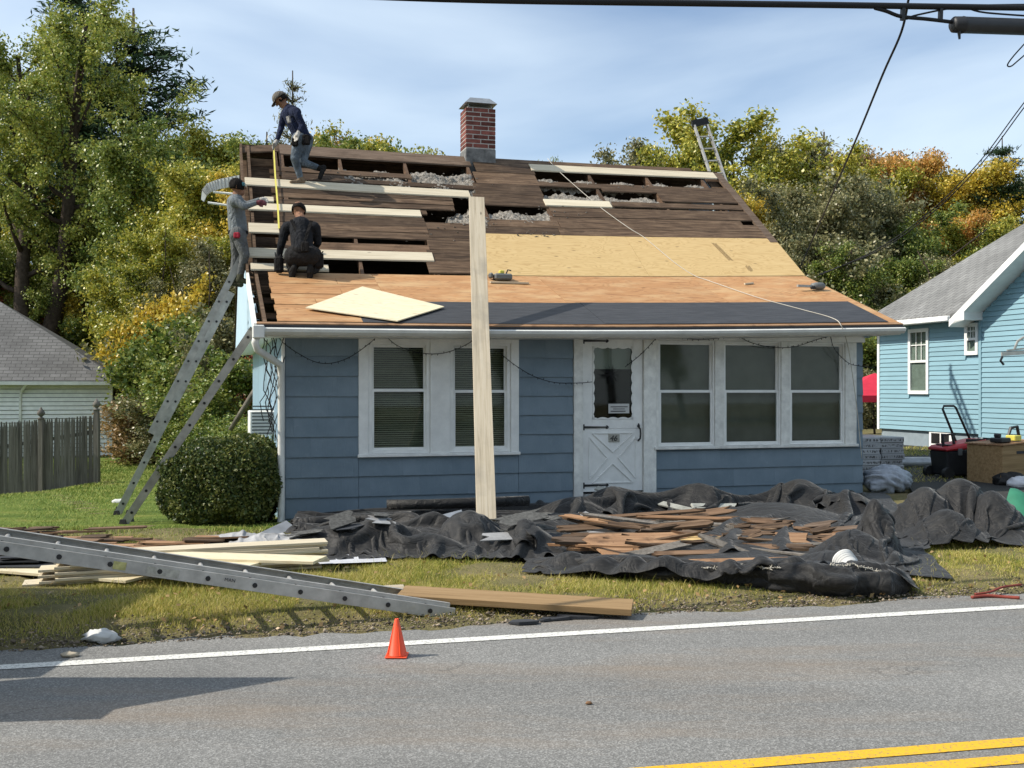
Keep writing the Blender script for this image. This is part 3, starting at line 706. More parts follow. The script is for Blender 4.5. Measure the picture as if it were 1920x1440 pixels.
# ---- main slope, left bay
slab('ridge_board', 0.25, uof(880, 4.85), 4.70, 4.96, 'old_board_mid', 0.004, 0.024, n=6)
slab('ridge_board', uof(925, 4.85), UR - 0.55, 4.74, 4.96, 'old_board', 0.004, 0.024, n=6)
slab('ridge_board', UL + 0.02, 0.26, 4.78, 4.96, 'old_board', -0.06, 0.022, lift=(0, 0.06))
pboard('sheathing_board', 515, 772, 314, 322)
pboard('sheathing_board', 528, 890, 330, 337, lift=(0, -0.01))
pboard('sheathing_board', 530, 880, 342, 349, off=-0.012)
pboard('sheathing_board', 524, 640, 324, 329, off=-0.006)
pboard('sheathing_board', 610, 806, 478, 484, off=-0.008)
for (a, b, y0, y1) in ((522, 848, 355, 362), (522, 850, 363, 371), (523, 852, 374, 382), (523, 800, 384, 391), (524, 795, 398, 408)):
    pboard('sheathing_board', a, b, y0, y1, off=-0.004, skew=random.uniform(-0.02, 0.02))
pboard('sheathing_board', 720, 905, 419, 432, pref=800)
pboard('sheathing_board', 797, 905, 433, 447, pref=800)
for (y0, y1) in ((448, 470), (471, 491), (492, 514)):
    pboard('sheathing_board', 802, 905, y0, y1, pref=800, th=0.02, off=random.uniform(0, 0.006))
vr = [vof(600, y) for y in (411, 422, 434, 446)]
for i in range(3): slab('sheathing_board', uof(520, vr[i]), uof(797 + i * 3, vr[i]), vr[i + 1] + 0.008, vr[i], 'old_board', random.uniform(0, 0.006), 0.02, skew=random.uniform(-0.02, 0.01), n=3)
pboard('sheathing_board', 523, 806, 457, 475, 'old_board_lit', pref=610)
# new white furring boards
NB = []
def newb(*a, **k): NB.append(pboard('new_board', *a, **k))
newb(459, 880, 339, 352, 'new_board', 0.022, 0.022, n=4, skew=-0.04)
newb(465, 789, 385, 397, 'new_board', 0.022, 0.022, n=4)
newb(466, 523, 423, 440, 'new_board', 0.022, 0.022)
newb(467, 812, 470, 486, 'new_board', 0.022, 0.022, n=4)
newb(470, 616, 499, 510, 'new_board', 0.022, 0.022, n=2)
newb(496, 513, 374, 382, 'new_board', 0.024, 0.022)
# ---- main slope, middle and right bay
vv = [vof(890, y) for y in (304, 324, 345, 365, 386)]
for i in range(4): slab('sheathing_board', uof(886, vv[i]), uof(994 + i * 8, vv[i]), vv[i + 1] + 0.007, vv[i], 'old_board', random.uniform(0, 0.008), 0.02, skew=random.uniform(-0.015, 0.015))
newb(994, 1341, 312, 323, 'new_board', 0.022, 0.022, n=4)
pboard('sheathing_board', 1006, 1366, 342, 350, pref=1010, n=3)
pboard('sheathing_board', 1128, 1372, 352, 360, pref=1130, n=2)
pboard('sheathing_board', 1236, 1392, 361, 379, pref=1236, n=2)
newb(1021, 1145, 378, 389, 'new_board', 0.022, 0.022)
for (a, y0, y1) in ((1146, 380, 389), (1028, 390, 408), (1030, 409, 417), (912, 417, 430), (905, 431, 444)):
    p = max(a, 1040); vt, vb = vof(p, y0), vof(p, y1) + 0.006
    right = UR - 0.10
    cut = uof(1046, vt) if a < 920 else None
    if cut:
        slab('sheathing_board', uof(a, vt), cut - 0.01, vb, vt, 'old_board', random.uniform(0, 0.006), 0.02)
        slab('sheathing_board', cut, right, vb, vt, 'old_board', random.uniform(0, 0.008), 0.02, n=3)
    else:
        slab('sheathing_board', uof(a, vt), right - (0.28 if y0 == 409 else 0), vb, vt, 'old_board', random.uniform(0, 0.008), 0.02, skew=random.uniform(-0.015, 0.015), n=4)
raker('rake_board', UR - 0.135, UR + 0.005, VK + 0.85, VR - 0.10, 'old_board_mid', 0.02, -0.028)
raker('rake_fascia', UR - 0.03, UR - 0.002, VK, VR, 'old_board', 0.15, 0.022)
raker('rake_fascia', UR - 0.03, UR - 0.002, VE + 0.02, VK, 'white_worn', 0.15, 0.004)
MB().hexa([(WW, VK, rz(WW, VK) - .13), (UR - 0.03, VK, rz(UR, VK) - .13), (UR - 0.03, VR, rz(UR, VR) - .13), (WW, VR, rz(WW, VR) - .13), (WW, VK, rz(WW, VK) - .11), (UR - 0.03, VK, rz(UR, VK) - .11), (UR - 0.03, VR, rz(UR, VR) - .11), (WW, VR, rz(WW, VR) - .11)]).build('rake_lining', M['old_board'], roof)
# new plywood on the lower part of the main slope, upper band
vP1, vP0 = vof(1100, 444), VK + 0.012
uP0, uPs = uof(903, 2.3), uof(1205, 2.2)
slab('plywood_sheet', uP0, uPs - 0.002, vP0, vP1, 'plywood_new', 0.002, 0.02, n=3)
slab('plywood_sheet', uPs + 0.002, UR, vP0, vP1, 'plywood_new', 0.002, 0.02, n=3)
for (px_, y0, y1) in ((1362, 458, 492), (1385, 500, 512)):       # printed grade stamp
    u_ = uof(px_, 2.4); va, vb = vof(px_, y1), vof(px_, y0)
    for i in range(5): slab('grade_stamp', u_ + i * 0.017 - 0.05 * 0, u_ + i * 0.017 + 0.009, va + 0.03 * random.random(), vb - 0.03 * random.random(), 'ink_faint' if 'ink_faint' in M else 'ink', 0.0235, 0.0008, du=-0.08 if y0 == 458 else 0)
# porch slope: orange plywood
vO0, vO1 = vof(1000, 571), VK - 0.004
seams = [uof(507, 1.2), uof(712, 1.2), uof(1035, 1.2), uof(1330, 1.2), UR]
_b = [VE + 0.05 + (vO1 - VE - 0.05) * q for q in (0, 0.10, 0.21, 0.31, 0.43, 0.53, 0.65, 0.75, 0.88, 1.0)]
for i in range(9):
    j_ = uof(640 if i % 3 else 585, 1.0) if i % 2 else None
    for (a_, b_) in (((seams[0], j_ - 0.002), (j_ + 0.002, seams[1])) if j_ else ((seams[0], seams[1]),)):
        slab('sheathing_board', a_ + random.uniform(-0.02, 0.02) * (a_ == seams[0]), b_ - 0.002, _b[i] + 0.004, _b[i + 1] - 0.003, 'plywood_orange', random.uniform(-0.004, 0.004), 0.018, n=2)
for i in range(1, 4): slab('plywood_sheet', seams[i] + 0.002, seams[i + 1] - 0.002, vO0 - 0.08, vO1, 'plywood_orange', random.uniform(0, 0.003), 0.018, n=2)
slab('plywood_sheet', seams[1], UR, VE + 0.032, vO0 - 0.083, 'plywood_orange', 0.0, 0.018, n=4)
t = NT('underlayment'); v = t.coord()
t.col(t.ramp(t.noise(t.coord((1, 5, 5)), 3, 6, 0.65), [(0.3, (0.024, 0.026, 0.030)), (0.7, (0.052, 0.054, 0.060))])).rough(0.65, 0.35).bump(t.noise(t.coord((1.5, 8, 8)), 3, 5), 0.01, 0.6); M['underlayment'] = t.m
slab('underlayment_strip', uof(672, 0.0), uof(1120, 0) , VE + 0.032, vO0, 'underlayment', 0.022, 0.003, n=8)
slab('underlayment_strip', uof(1120, 0) - 0.05, UR - 0.17, VE + 0.032, vO0 + 0.006, 'underlayment', 0.026, 0.003, n=8)
slab('drip_board', UL + 0.02, UR + 0.02, VE - 0.035, VE + 0.03, 'splinter', 0.004, 0.012, n=12)
slab('starter_strip', UL + 0.02, UR + 0.01, VE - 0.045, VE + 0.03, 'underlayment', -0.03, 0.03, n=12)
# insulation packed between the rafters
t = NT('insulation'); v = t.coord(rnd=False)
t.col(t.ramp(t.noise(v, 26, 6, 0.75), [(0.30, (0.10, 0.088, 0.074)), (0.47, (0.26, 0.235, 0.20)), (0.66, (0.52, 0.485, 0.43))])).rough(0.95, 0.1).bump(t.noise(v, 40, 4, 0.7), 0.04, 1.0); M['insulation'] = t.m
def insul(pL, pR, yT, yB, pref=None, depth=0.015):
    p = pref or pL; v1, v0 = vof(p, yT), vof(p, yB); u0, u1 = uof(pL, (v0 + v1) / 2), uof(pR, (v0 + v1) / 2)
    nu, nv = int((u1 - u0) / 0.024) + 2, int((v1 - v0) / 0.024) + 2
    vs = []; rr = np.random.RandomState(int(pL))
    for j in range(nv):
        for i in range(nu):
            u = u0 + (u1 - u0) * i / (nu - 1) + rr.uniform(-.012, .012); v_ = v0 + (v1 - v0) * j / (nv - 1) + rr.uniform(-.012, .012)
            e = min(j, nv - 1 - j, i, nu - 1 - i)
            z = rz(u, v_) - depth - 0.10 * (j / nv) ** 2 - (0.10 if e == 0 else 0) + 0.03 * math.sin(u * 9 + v_ * 5) + 0.018 * math.sin(u * 41 + 3 * math.sin(v_ * 37)) + rr.uniform(-.016, .016)
            vs.append((u, v_, z))
    fs = [(j * nu + i, j * nu + i + 1, (j + 1) * nu + i + 1, (j + 1) * nu + i) for j in range(nv - 1) for i in range(nu - 1)]
    o = bpy.data.objects.new('insulation', mesh_np('insulation', vs, fs, M['insulation'])); link(o, roof)
insul(530, 600, 292, 312, depth=0.12)
insul(636, 890, 309, 346, 650)
insul(768, 885, 318, 330, 770, 0.0)
insul(880, 1040, 386, 420, 915)
insul(840, 905, 386, 420, 845, 0.06)
insul(1000, 1320, 330, 345, 1010)
insul(1014, 1130, 354, 380, 1016)
insul(1131, 1235, 362, 382, 1140)
# loose bits of insulation fluff scattered over the boards
fl = MB(); rr = random.Random(5)
for (px_, py_, sx, sy, n) in ((1010, 443, 18, 3, 26), (870, 425, 40, 12, 40), (1050, 402, 30, 8, 18), (830, 345, 60, 6, 30), (700, 335, 60, 5, 24), (940, 415, 40, 6, 24), (1240, 352, 60, 4, 16)):
    for _ in range(n):
        q = roof_uv(px_ + rr.gauss(0, sx), py_ + rr.gauss(0, sy)); s = rr.uniform(0.004, 0.013)
        z = rz(*q) + 0.022; fl.hexa([(q[0] + a * s * rr.uniform(.6, 1.4), q[1] + b * s * rr.uniform(.6, 1.4), z + c * s) for c in (0, 1) for (a, b) in ((-1, -1), (1, -1), (1, 1), (-1, 1))])
o = fl.build('insulation_fluff', M['insulation'], roof); o['kind'] = 'stuff'
# ---- chimney
ch = empty('chimney', (0, 0, 0)); ch.parent = house
cu, cv = uof(868, VR + 0.1), VR - 0.12
cuw = uof(923, VR + 0.1) - cu; cd = 0.42
czb, czt = rz(cu, VR) - 0.35, uz(895, 206, VR)[1]
czg = uz(895, 281, VR)[1]
MB().box(cu + 0.006, cu + cuw - 0.006, cv + 0.006, cv + cd - 0.006, czb, czt - 0.004).build('mortar_core', M['mortar'], ch)
MB().box(cu - 0.004, cu + cuw + 0.004, cv - 0.004, cv + cd + 0.004, czb, czg - 0.005).build('flashing', plain('old_flashing', (0.17, 0.17, 0.165), 0.8, var=0.5, nscale=8, bump=0.8), ch, bevel=0.01)
bh = 0.0595 + 0.012; n = int((czt - czg) / bh); bh = (czt - czg) / n
def brick(u0, u1, v0, v1, z0):
    o = MB().box(u0, u1, v0, v1, z0 + 0.014, z0 + bh).build('brick', M['brick_red'], ch, bevel=0.004); return o
for i in range(n):
    z = czg + i * bh
    for face in (0, 1):                             # front/back rows
        v0 = cv if face == 0 else cv + cd - 0.09
        xs_ = [0, 0.5, 1] if i % 2 else [0, 0.24, 0.76, 1]
        for a, b in zip(xs_[:-1], xs_[1:]):
            brick(cu + a * cuw + (0.007 if a else 0), cu + b * cuw - (0.007 if b < 1 else 0), v0 + random.uniform(0, .004), v0 + 0.09, z)
    for side_ in (0, 1):
        u0 = cu if side_ == 0 else cu + cuw - 0.09
        a0, a1 = cv + 0.10, cv + cd - 0.10
        parts_ = [(a0, a1)] if i % 2 else [(a0, (a0 + a1) / 2 - 0.005), ((a0 + a1) / 2 + 0.005, a1)]
        for (a, b) in parts_: brick(u0 + random.uniform(0, .004), u0 + 0.09, a, b, z)
MB().box(cu + 0.03, cu + cuw - 0.03, cv + 0.03, cv + cd - 0.03, czt - 0.01, czt + 0.025).build('mortar_crown', M['mortar'], ch, bevel=0.01)
for (a, b) in ((0.06, 0.06), (cuw - 0.06, 0.06), (0.06, cd - 0.06), (cuw - 0.06, cd - 0.06)):
    MB().box(cu + a - 0.008, cu + a + 0.008, cv + b - 0.004, cv + b + 0.004, czt + 0.02, czt + 0.085).build('cap_leg', M['galvanised'], ch)
c0, c1, d0_, d1_ = cu - 0.02, cu + cuw + 0.02, cv - 0.05, cv + cd + 0.05
zc0 = czt + 0.08; zc1 = czt + 0.19; ins = 0.11
MB().hexa([(c0, d0_, zc0), (c1, d0_, zc0), (c1, d1_, zc0), (c0, d1_, zc0), (c0 + ins, d0_ + ins, zc1), (c1 - ins, d0_ + ins, zc1), (c1 - ins, d1_ - ins, zc1), (c0 + ins, d1_ - ins, zc1)]).build('chimney_cap', M['galvanised'], ch)
# loose pale plywood sheet sagging over the porch roof
cs = [(573, 585), (745, 613), (833, 583), (680, 545)]
pv = []
NS = 14
lo = [roof_w(*c, 0.0) for c in cs]
P = []
for j in range(NS + 1):
    for i in range(NS + 1):
        a, b = i / NS, j / NS
        q = lo[0].lerp(lo[1], a).lerp(lo[3].lerp(lo[2], a), b)
        P.append(q)
# lay on the roof, near corner drooping over the gutter
def to_local(w):
    d = Vector((w.x - L0[0], w.y - L0[1])); return d.x * CT + d.y * ST, -d.x * ST + d.y * CT
verts, faces = [], []
for k_, q in enumerate(P):
    u, v_ = to_local(q); z = rz(u, max(v_, VE)) + 0.045
    verts.append((q.x, q.y, z))
ns = NS + 1
top = [(x, y, z + 0.012) for x, y, z in verts]
allv = verts + top; N_ = ns * ns
for j in range(NS):
    for i in range(NS):
        a = j * ns + i; faces += [(a, a + ns, a + ns + 1, a + 1), (N_ + a, N_ + a + 1, N_ + a + ns + 1, N_ + a + ns)]
for i in range(NS):
    for (a, b) in ((i, i + 1), (NS * ns + i + 1, NS * ns + i), ((i + 1) * ns, i * ns), (i * ns + NS, (i + 1) * ns + NS)): faces.append((a, b, N_ + b, N_ + a))
ce = sum((Vector(v) for v in allv), Vector()) / len(allv)
me = bpy.data.meshes.new('loose_plywood'); me.from_pydata([tuple(Vector(v) - ce) for v in allv], [], faces); me.materials.append(M['plywood_pale'])
o = bpy.data.objects.new('loose_plywood', me); link(o); o.location = ce
tag(o, 'pale loose plywood sheet lying crooked over the porch roof edge', 'plywood')
# ------------------------------------------------------------------ neighbour on the right: turquoise lap siding
plain('lap_turquoise', (0.23, 0.385, 0.45), 0.5, 0.35, var=0.05, nscale=2, rvar=0.05)
def shingle_roof(name, a, b, sx, sy):
    t = NT(name); tc_ = t.coord((sx, sy, 1), rnd=False)
    br = t.new('ShaderNodeTexBrick'); br.offset = 0.5; br.inputs['Scale'].default_value = 1.0; br.inputs['Mortar Size'].default_value = 0.02; br.inputs['Bias'].default_value = -0.2
    br.inputs['Color1'].default_value = (*a, 1); br.inputs['Color2'].default_value = (*b, 1); br.inputs['Mortar'].default_value = (a[0] * .3, a[1] * .3, a[2] * .3, 1); br.inputs['Brick Width'].default_value = 0.5; br.inputs['Row Height'].default_value = 0.25
    t.l.new(tc_, br.inputs['Vector'])
    k = t.mix(1.0, br.outputs['Color'], t.ramp(t.noise(t.coord((1, 1, 1), rnd=False), 0.9, 6, 0.6), [(0.35, 0.62), (0.65, 1.1)]), 'MULTIPLY')
    k = t.mix(0.3, k, t.ramp(t.noise(t.coord(rnd=False), 60, 3), [(0.3, tuple(x * .5 for x in a)), (0.7, tuple(x * 1.5 for x in b))]))
    t.col(k).rough(0.9, 0.15).bump(br.outputs['Fac'], 0.01, -0.6); M[name] = t.m
shingle_roof('roof_grey', (0.19, 0.19, 0.185), (0.26, 0.26, 0.25), 2.0, 1.8)
shingle_roof('roof_dark', (0.125, 0.122, 0.118), (0.19, 0.187, 0.182), 1.4, 1.3)
NX, NY = 9.19, 21.0
nb = empty('neighbour_house', (NX, NY, 0), TH)
tag(nb, 'turquoise clapboard house with grey shingle roof beyond the driveway', 'house')
VF = 3.24; ZF = 0.70; ZE = 3.06
NW = MB().box(0.02, 6.0, -9.0, VF, ZF, ZE).build('wall', M['lap_turquoise'], nb)
MB().box(0.05, 5.9, -9.0, VF - 0.03, -0.6, ZF - 0.004).build('foundation', M['concrete_blue'], nb)
# window openings in wall coordinates (v range, z range)
def nvz(px, py, u=0.0):
    k = (px - CX) / F   # point (NX,NY)+u U + v V on ray
    v = (NX + u * CT - k * (NY + u * ST)) / (ST + k * CT)
    Y = NY + u * ST + v * CT
    return v, H - (py - CY) / F * Y
def lapboard(v0, v1, z, u=0.0, h=0.105, slope=None):
    mb = MB(); mb.hexa([(u - 0.020, v0, z), (u + 0.02, v0, z), (u + 0.02, v1, z), (u - 0.020, v1, z), (u - 0.002, v0, z + h), (u + 0.02, v0, z + h), (u + 0.02, v1, z + h), (u - 0.002, v1, z + h)])
    return mb.build('clapboard', M['lap_turquoise'], NW)
W1 = (nvz(1743, 739), nvz(1705, 618)); W2 = (nvz(1836, 665), nvz(1811, 607))
holes = [(W1[0][0], W1[1][0], W1[0][1], W1[1][1]), (W2[0][0], W2[1][0], W2[0][1], W2[1][1])]
z = ZF; hh = 0.098
while z < ZE - 0.02:
    segs = [(-0.10, VF - 0.05)]
    for (a, b, z0, z1) in holes:
        if z + hh > z0 and z < z1:
            segs = [s for q in segs for s in ((q[0], min(q[1], a)), (max(q[0], b), q[1])) if s[1] - s[0] > 0.02]
    for s in segs: lapboard(s[0], s[1], z, h=hh)
    z += hh
MB().box(-0.03, 0.04, VF - 0.05, VF + 0.03, ZF - 0.02, ZE).build('corner_board', M['white_paint'], nb)
def nwindow(v0, v1, z0, z1, grid=True, u=0.0):
    fr_ = 0.075; mb = MB()
    mb.box(u - 0.04, u + 0.03, v0, v0 + fr_, z0, z1).box(u - 0.04, u + 0.03, v1 - fr_, v1, z0, z1).box(u - 0.04, u + 0.03, v0 + fr_, v1 - fr_, z0, z0 + fr_).box(u - 0.04, u + 0.03, v0 + fr_, v1 - fr_, z1 - fr_, z1)
    w = mb.build('window', M['white_paint'], nb); zm = (z0 + z1) / 2
    MB().box(u - 0.035, u + 0.0, v0 + fr_, v1 - fr_, zm - 0.025, zm + 0.025).build('meeting_rail', M['white_paint'], w)
    MB().box(u - 0.012, u - 0.008, v0 + fr_, v1 - fr_, z0 + fr_, z1 - fr_).build('pane', M['window_glass'], w)
    MB().box(u + 0.005, u + 0.02, v0 + fr_, v1 - fr_, z0 + fr_, z1 - fr_).build('curtain', plain('curtain_grey', (0.34, 0.37, 0.34), 0.8), w)
    if grid:
        for i in (1, 2):
            vv_ = v0 + fr_ + (v1 - v0 - 2 * fr_) * i / 3; MB().box(u - 0.02, u - 0.013, vv_ - 0.009, vv_ + 0.009, zm + 0.025, z1 - fr_).build('muntin', M['white_paint'], w)
        zz = (zm + z1) / 2; MB().box(u - 0.021, u - 0.0131, v0 + fr_, v1 - fr_, zz - 0.009, zz + 0.009).build('muntin', M['white_paint'], w)
    return w
nwindow(*holes[0]); nwindow(*holes[1], grid=True)
# basement window in the foundation
b0, b1 = nvz(1785, 845), nvz(1742, 806)
mb = MB(); mb.box(0.0, 0.06, b0[0], b1[0], b0[1], b1[1]); bw = mb.build('basement_window', M['white_paint'], nb)
vm = (b0[0] + b1[0]) / 2
for (a, b) in ((b0[0] + 0.09, vm - 0.02), (vm + 0.02, b1[0] - 0.07)): MB().box(-0.004, 0.0, a, b, b0[1] + 0.12, b1[1] - 0.06).build('pane', M['dark_room'], bw)
# cross gable that faces the cottage
GU = -0.02; GV1 = -0.12; GVM = -3.0; GZE = 3.12
z = ZF - 0.06
GW = MB()
pk = GZE + (GV1 - GVM) * 0.63
GW.v += [(GU + 0.02, GV1, ZF - 0.05), (GU + 0.02, -6.2, ZF - 0.05), (GU + 0.02, -6.2, GZE), (GU + 0.02, GVM, pk), (GU + 0.02, GV1, GZE), (3, GV1, ZF - 0.05), (3, -6.2, ZF - 0.05), (3, -6.2, GZE), (3, GVM, pk), (3, GV1, GZE)]
GW.f += [(0, 1, 2, 3, 4), (9, 8, 7, 6, 5), (0, 4, 9, 5), (1, 6, 7, 2), (2, 7, 8, 3), (3, 8, 9, 4), (0, 5, 6, 1)]
GW = GW.build('gable_wall', M['lap_turquoise'], nb)
MB().box(GU + 0.05, 3, -6.2, GV1 - 0.02, -0.6, ZF - 0.055).build('foundation', M['concrete_blue'], nb)
while z < pk - 0.1:
    top_ = z + hh
    vmax = GV1 if top_ < GZE else GV1 - (top_ - GZE) / 0.63
    vmin = -6.1 if top_ < GZE else -6.1 + (top_ - GZE) / 0.63
    mb = MB(); v0, v1 = vmin, vmax; u = GU
    mb.hexa([(u - 0.020, v0, z), (u + 0.019, v0, z), (u + 0.019, v1, z), (u - 0.020, v1, z), (u - 0.002, v0, z + hh), (u + 0.019, v0, z + hh), (u + 0.019, v1, z + hh), (u - 0.002, v1, z + hh)]).build('clapboard', M['lap_turquoise'], GW)
    z += hh
MB().box(GU - 0.03, GU + 0.06, GV1, GV1 + 0.07, ZF - 0.06, GZE - 0.02).build('corner_board', M['lap_turquoise'], nb)
# roofs
def plane_part(name, pts, m, th=0.06, parent=nb):
    up = MB(); n_ = len(pts); pts = [Vector(p) for p in pts]
    up.v += [tuple(p) for p in pts] + [(p.x, p.y, p.z - th) for p in pts]
    up.f += [tuple(range(n_)), tuple(reversed(range(n_, 2 * n_)))] + [(i, n_ + i, n_ + (i + 1) % n_, (i + 1) % n_) for i in range(n_)]
    return up.build(name, M[m], parent)
OV = 0.32; sl = 0.62
e0 = (-OV, VF + 0.3, ZE + 0.03); e1 = (-OV, -0.5, ZE + 0.03)
rd = 4.3
plane_part('roof', [(-OV, 0.40, ZE + 0.03), (-OV, VF + 0.3, ZE + 0.03), (rd, VF - 0.6, ZE + 0.03 + (rd + OV) * 0.60), (rd, GVM, ZE + 0.03 + (rd + OV) * 0.60), (3.0, GVM, ZE + 0.03 + (3.0 + OV) * 0.60)], 'roof_grey')
plane_part('roof', [(rd, VF - 0.6, ZE + 0.03 + (rd + OV) * 0.60), (-OV, VF + 0.3, ZE + 0.03), (9, VF + 0.3, ZE + 0.03)], 'roof_grey')
MB().box(-OV - 0.09, -OV + 0.0, 0.42, VF + 0.32, ZE - 0.12, ZE - 0.01).build('gutter', M['white_paint'], nb, bevel=0.015)
MB().box(-OV + 0.001, 0.02, 0.3, VF + 0.2, ZE - 0.10, ZE - 0.08).build('soffit', M['white_paint'], nb)
go = GU - 0.42; ve = GV1 + 0.42
zr_ = lambda v_: GZE + 0.10 + (GV1 + 0.0 - v_) * 0.63
plane_part('gable_roof', [(go, ve, zr_(ve)), (2.2, ve, zr_(ve)), (3.2, GVM, zr_(GVM)), (go, GVM, zr_(GVM))], 'roof_grey')
plane_part('gable_roof', [(go, GVM, zr_(GVM)), (3.2, GVM, zr_(GVM)), (2.2, 2 * GVM - ve, zr_(ve)), (go, 2 * GVM - ve, zr_(ve))], 'roof_grey')
def gbar(v0, v1, u0, u1, d0, d1, name, m='white_paint'):
    MB().hexa([(u0, v0, zr_(v0) - d0), (u1, v0, zr_(v0) - d0), (u1, v1, zr_(v1) - d0), (u0, v1, zr_(v1) - d0), (u0, v0, zr_(v0) - d1), (u1, v0, zr_(v0) - d1), (u1, v1, zr_(v1) - d1), (u0, v1, zr_(v1) - d1)]).build(name, M[m], nb)
gbar(GVM, ve, go - 0.02, go + 0.005, 0.14, 0.0, 'rake_board')
gbar(GVM, ve, go + 0.006, GU + 0.02, 0.14, 0.12, 'rake_soffit')
MB().hexa([(go - 0.018, GV1 - 0.02, GZE - 0.19), (GU + 0.04, GV1 - 0.02, GZE - 0.19), (GU + 0.04, ve, GZE - 0.19), (go - 0.018, ve, GZE - 0.19), (go - 0.018, GV1 - 0.02, GZE + 0.08), (GU + 0.04, GV1 - 0.02, GZE + 0.08), (GU + 0.04, ve, zr_(ve) - 0.10), (go - 0.018, ve, zr_(ve) - 0.10)]).build('eave_return', M['white_paint'], nb)
# roof vent
q = Vector((2.9, -1.9, ZE + 0.03 + (2.9 + OV) * 0.60)); MB().box(q.x - .15, q.x + .15, q.y - .2, q.y + .2, q.z - .05, q.z + .12).build('roof_vent', M['black_plastic'], nb, bevel=0.02)
# aluminium ladder jack hanging on the gable wall
lj = empty('ladder_jack', at(1905, 664, 19.2)); tag(lj, 'aluminium ladder jack hung on the turquoise gable wall at right edge', 'ladder jack')
lj.rotation_euler = (0, 0, TH + R(90)); mb = MB()
d = Vector((0, -1, 0))
def ljp(px, py): return at(px, py, 19.2) - lj.location
lj.rotation_euler = (0, 0, 0)
MB().bar(ljp(1878, 664), ljp(1935, 660), 0.04, 0.07).build('rail', M['aluminium'], lj)
MB().bar(ljp(1888, 657), ljp(1935, 652), 0.03, 0.03).build('rail', M['aluminium'], lj)
MB().tube([ljp(1880, 668), ljp(1876, 676), ljp(1882, 684)], 0.022, 6).build('hook', M['black_iron'], lj)
MB().tube([ljp(1902, 655), ljp(1908, 640), ljp(1920, 632)], 0.022, 6).build('brace', M['aluminium_dull'], lj)
# ------------------------------------------------------------------ white garage on the left
GX, GY = -15.0, 40.0
ga = empty('garage', (GX, GY, -1.1), TH); tag(ga, 'white clapboard garage with dark hipped shingle roof behind picket fence', 'garage')
gw = MB().box(-16, 0, 0.03, 9.8, -0.3, 3.0).build('wall', M['grey_plastic'], ga)  # dark backing shows between the boards, standing in for lap shadow lines
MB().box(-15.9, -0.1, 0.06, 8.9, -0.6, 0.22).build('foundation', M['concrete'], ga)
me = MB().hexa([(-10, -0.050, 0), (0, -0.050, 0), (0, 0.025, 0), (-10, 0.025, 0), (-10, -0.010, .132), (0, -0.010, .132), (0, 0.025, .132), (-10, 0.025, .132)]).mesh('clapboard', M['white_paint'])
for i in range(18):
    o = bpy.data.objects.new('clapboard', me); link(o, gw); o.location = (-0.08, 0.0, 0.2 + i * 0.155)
MB().box(-0.09, 0.02, -0.03, 0.06, 0.1, 2.95).build('corner_board', M['white_paint'], ga)
gp_ = 0.64
def hipz(t_): return 2.98 + t_ * gp_
a0 = -0.4
plane_part('roof', [(-17, -0.4, hipz(0)), (0.4, -0.4, hipz(0)), (-4.9, 4.9, hipz(5.3)), (-12, 4.9, hipz(5.3))], 'roof_dark', 0.08, ga)
plane_part('roof', [(0.4, -0.4, hipz(0)), (0.4, 10.2, hipz(0)), (-4.9, 4.9, hipz(5.3))], 'roof_dark', 0.08, ga)
plane_part('roof', [(0.4, 10.2, hipz(0)), (-17, 10.2, hipz(0)), (-12, 4.9, hipz(5.3)), (-4.9, 4.9, hipz(5.3))], 'roof_dark', 0.08, ga)
MB().box(-16, 0.42, -0.52, -0.41, hipz(0) - 0.16, hipz(0) - 0.03).build('gutter', M['gutter_white'], ga)
MB().tube([(-2.9, -0.45, 2.85), (-3.1, -0.1, 2.6), (-3.15, -0.06, 2.4), (-3.15, -0.06, 0.3)], 0.05, 6).build('downspout', M['gutter_white'], ga)
MB().box(-0.98, -0.80, -0.03, 0.01, 1.1, 1.35).build('vent', M['grey_plastic'], ga)
# ------------------------------------------------------------------ picket fence
f0 = Vector((-13.9, 21.6)); f1 = Vector((-11.2, 28.8))
f0 = at(-40, 900, 26.0).xy; f1 = at(186, 900, 26.5).xy
fence = empty('stockade_fence', (f1.x, f1.y, ground_z(f1.x, f1.y)))
tag(fence, 'weathered grey stockade fence with ball-topped posts beside the garage', 'fence')
d = (f1 - f0); nl = int(d.length / 0.057)
def pick(h):
    return MB().hexa([(-0.028, -0.01, 0), (0.028, -0.01, 0), (0.028, 0.01, 0), (-0.028, 0.01, 0), (-0.028, -0.01, h), (0.028, -0.01, h), (0.028, 0.01, h), (-0.028, 0.01, h)])
pm = pick(1.62); pm.hexa([(-0.028, -0.01, 1.621), (0.028, -0.01, 1.621), (0.028, 0.01, 1.621), (-0.028, 0.01, 1.621), (-0.012, -0.01, 1.76), (0.012, -0.01, 1.76), (0.012, 0.01, 1.76), (-0.012, 0.01, 1.76)])
pme = pm.mesh('picket', M['fence_wood']); fa = math.atan2(d.y, d.x)
for i in range(nl + 1):
    q = f0 + d * (i / nl); o = bpy.data.objects.new('picket', pme); link(o, fence)
    o.location = Vector((q.x, q.y, ground_z(q.x, q.y) - 0.02 + random.uniform(-0.02, 0.02))) - fence.location; o.rotation_euler = (random.gauss(0, 0.008), random.gauss(0, 0.006), fa + random.gauss(0, 0.02)); o.scale = (1, 1, 1.12 - 0.15 * i / nl)
for zz in (0.35, 1.3):
    a = Vector((f0.x, f0.y, ground_z(*f0) + zz)); b = Vector((f1.x, f1.y, ground_z(*f1) + zz)); off = Vector((-d.y, d.x, 0)).normalized() * 0.03
    MB().bar(a + off - fence.location, b + off - fence.location, 0.04, 0.09).build('rail', M['fence_wood'], fence)
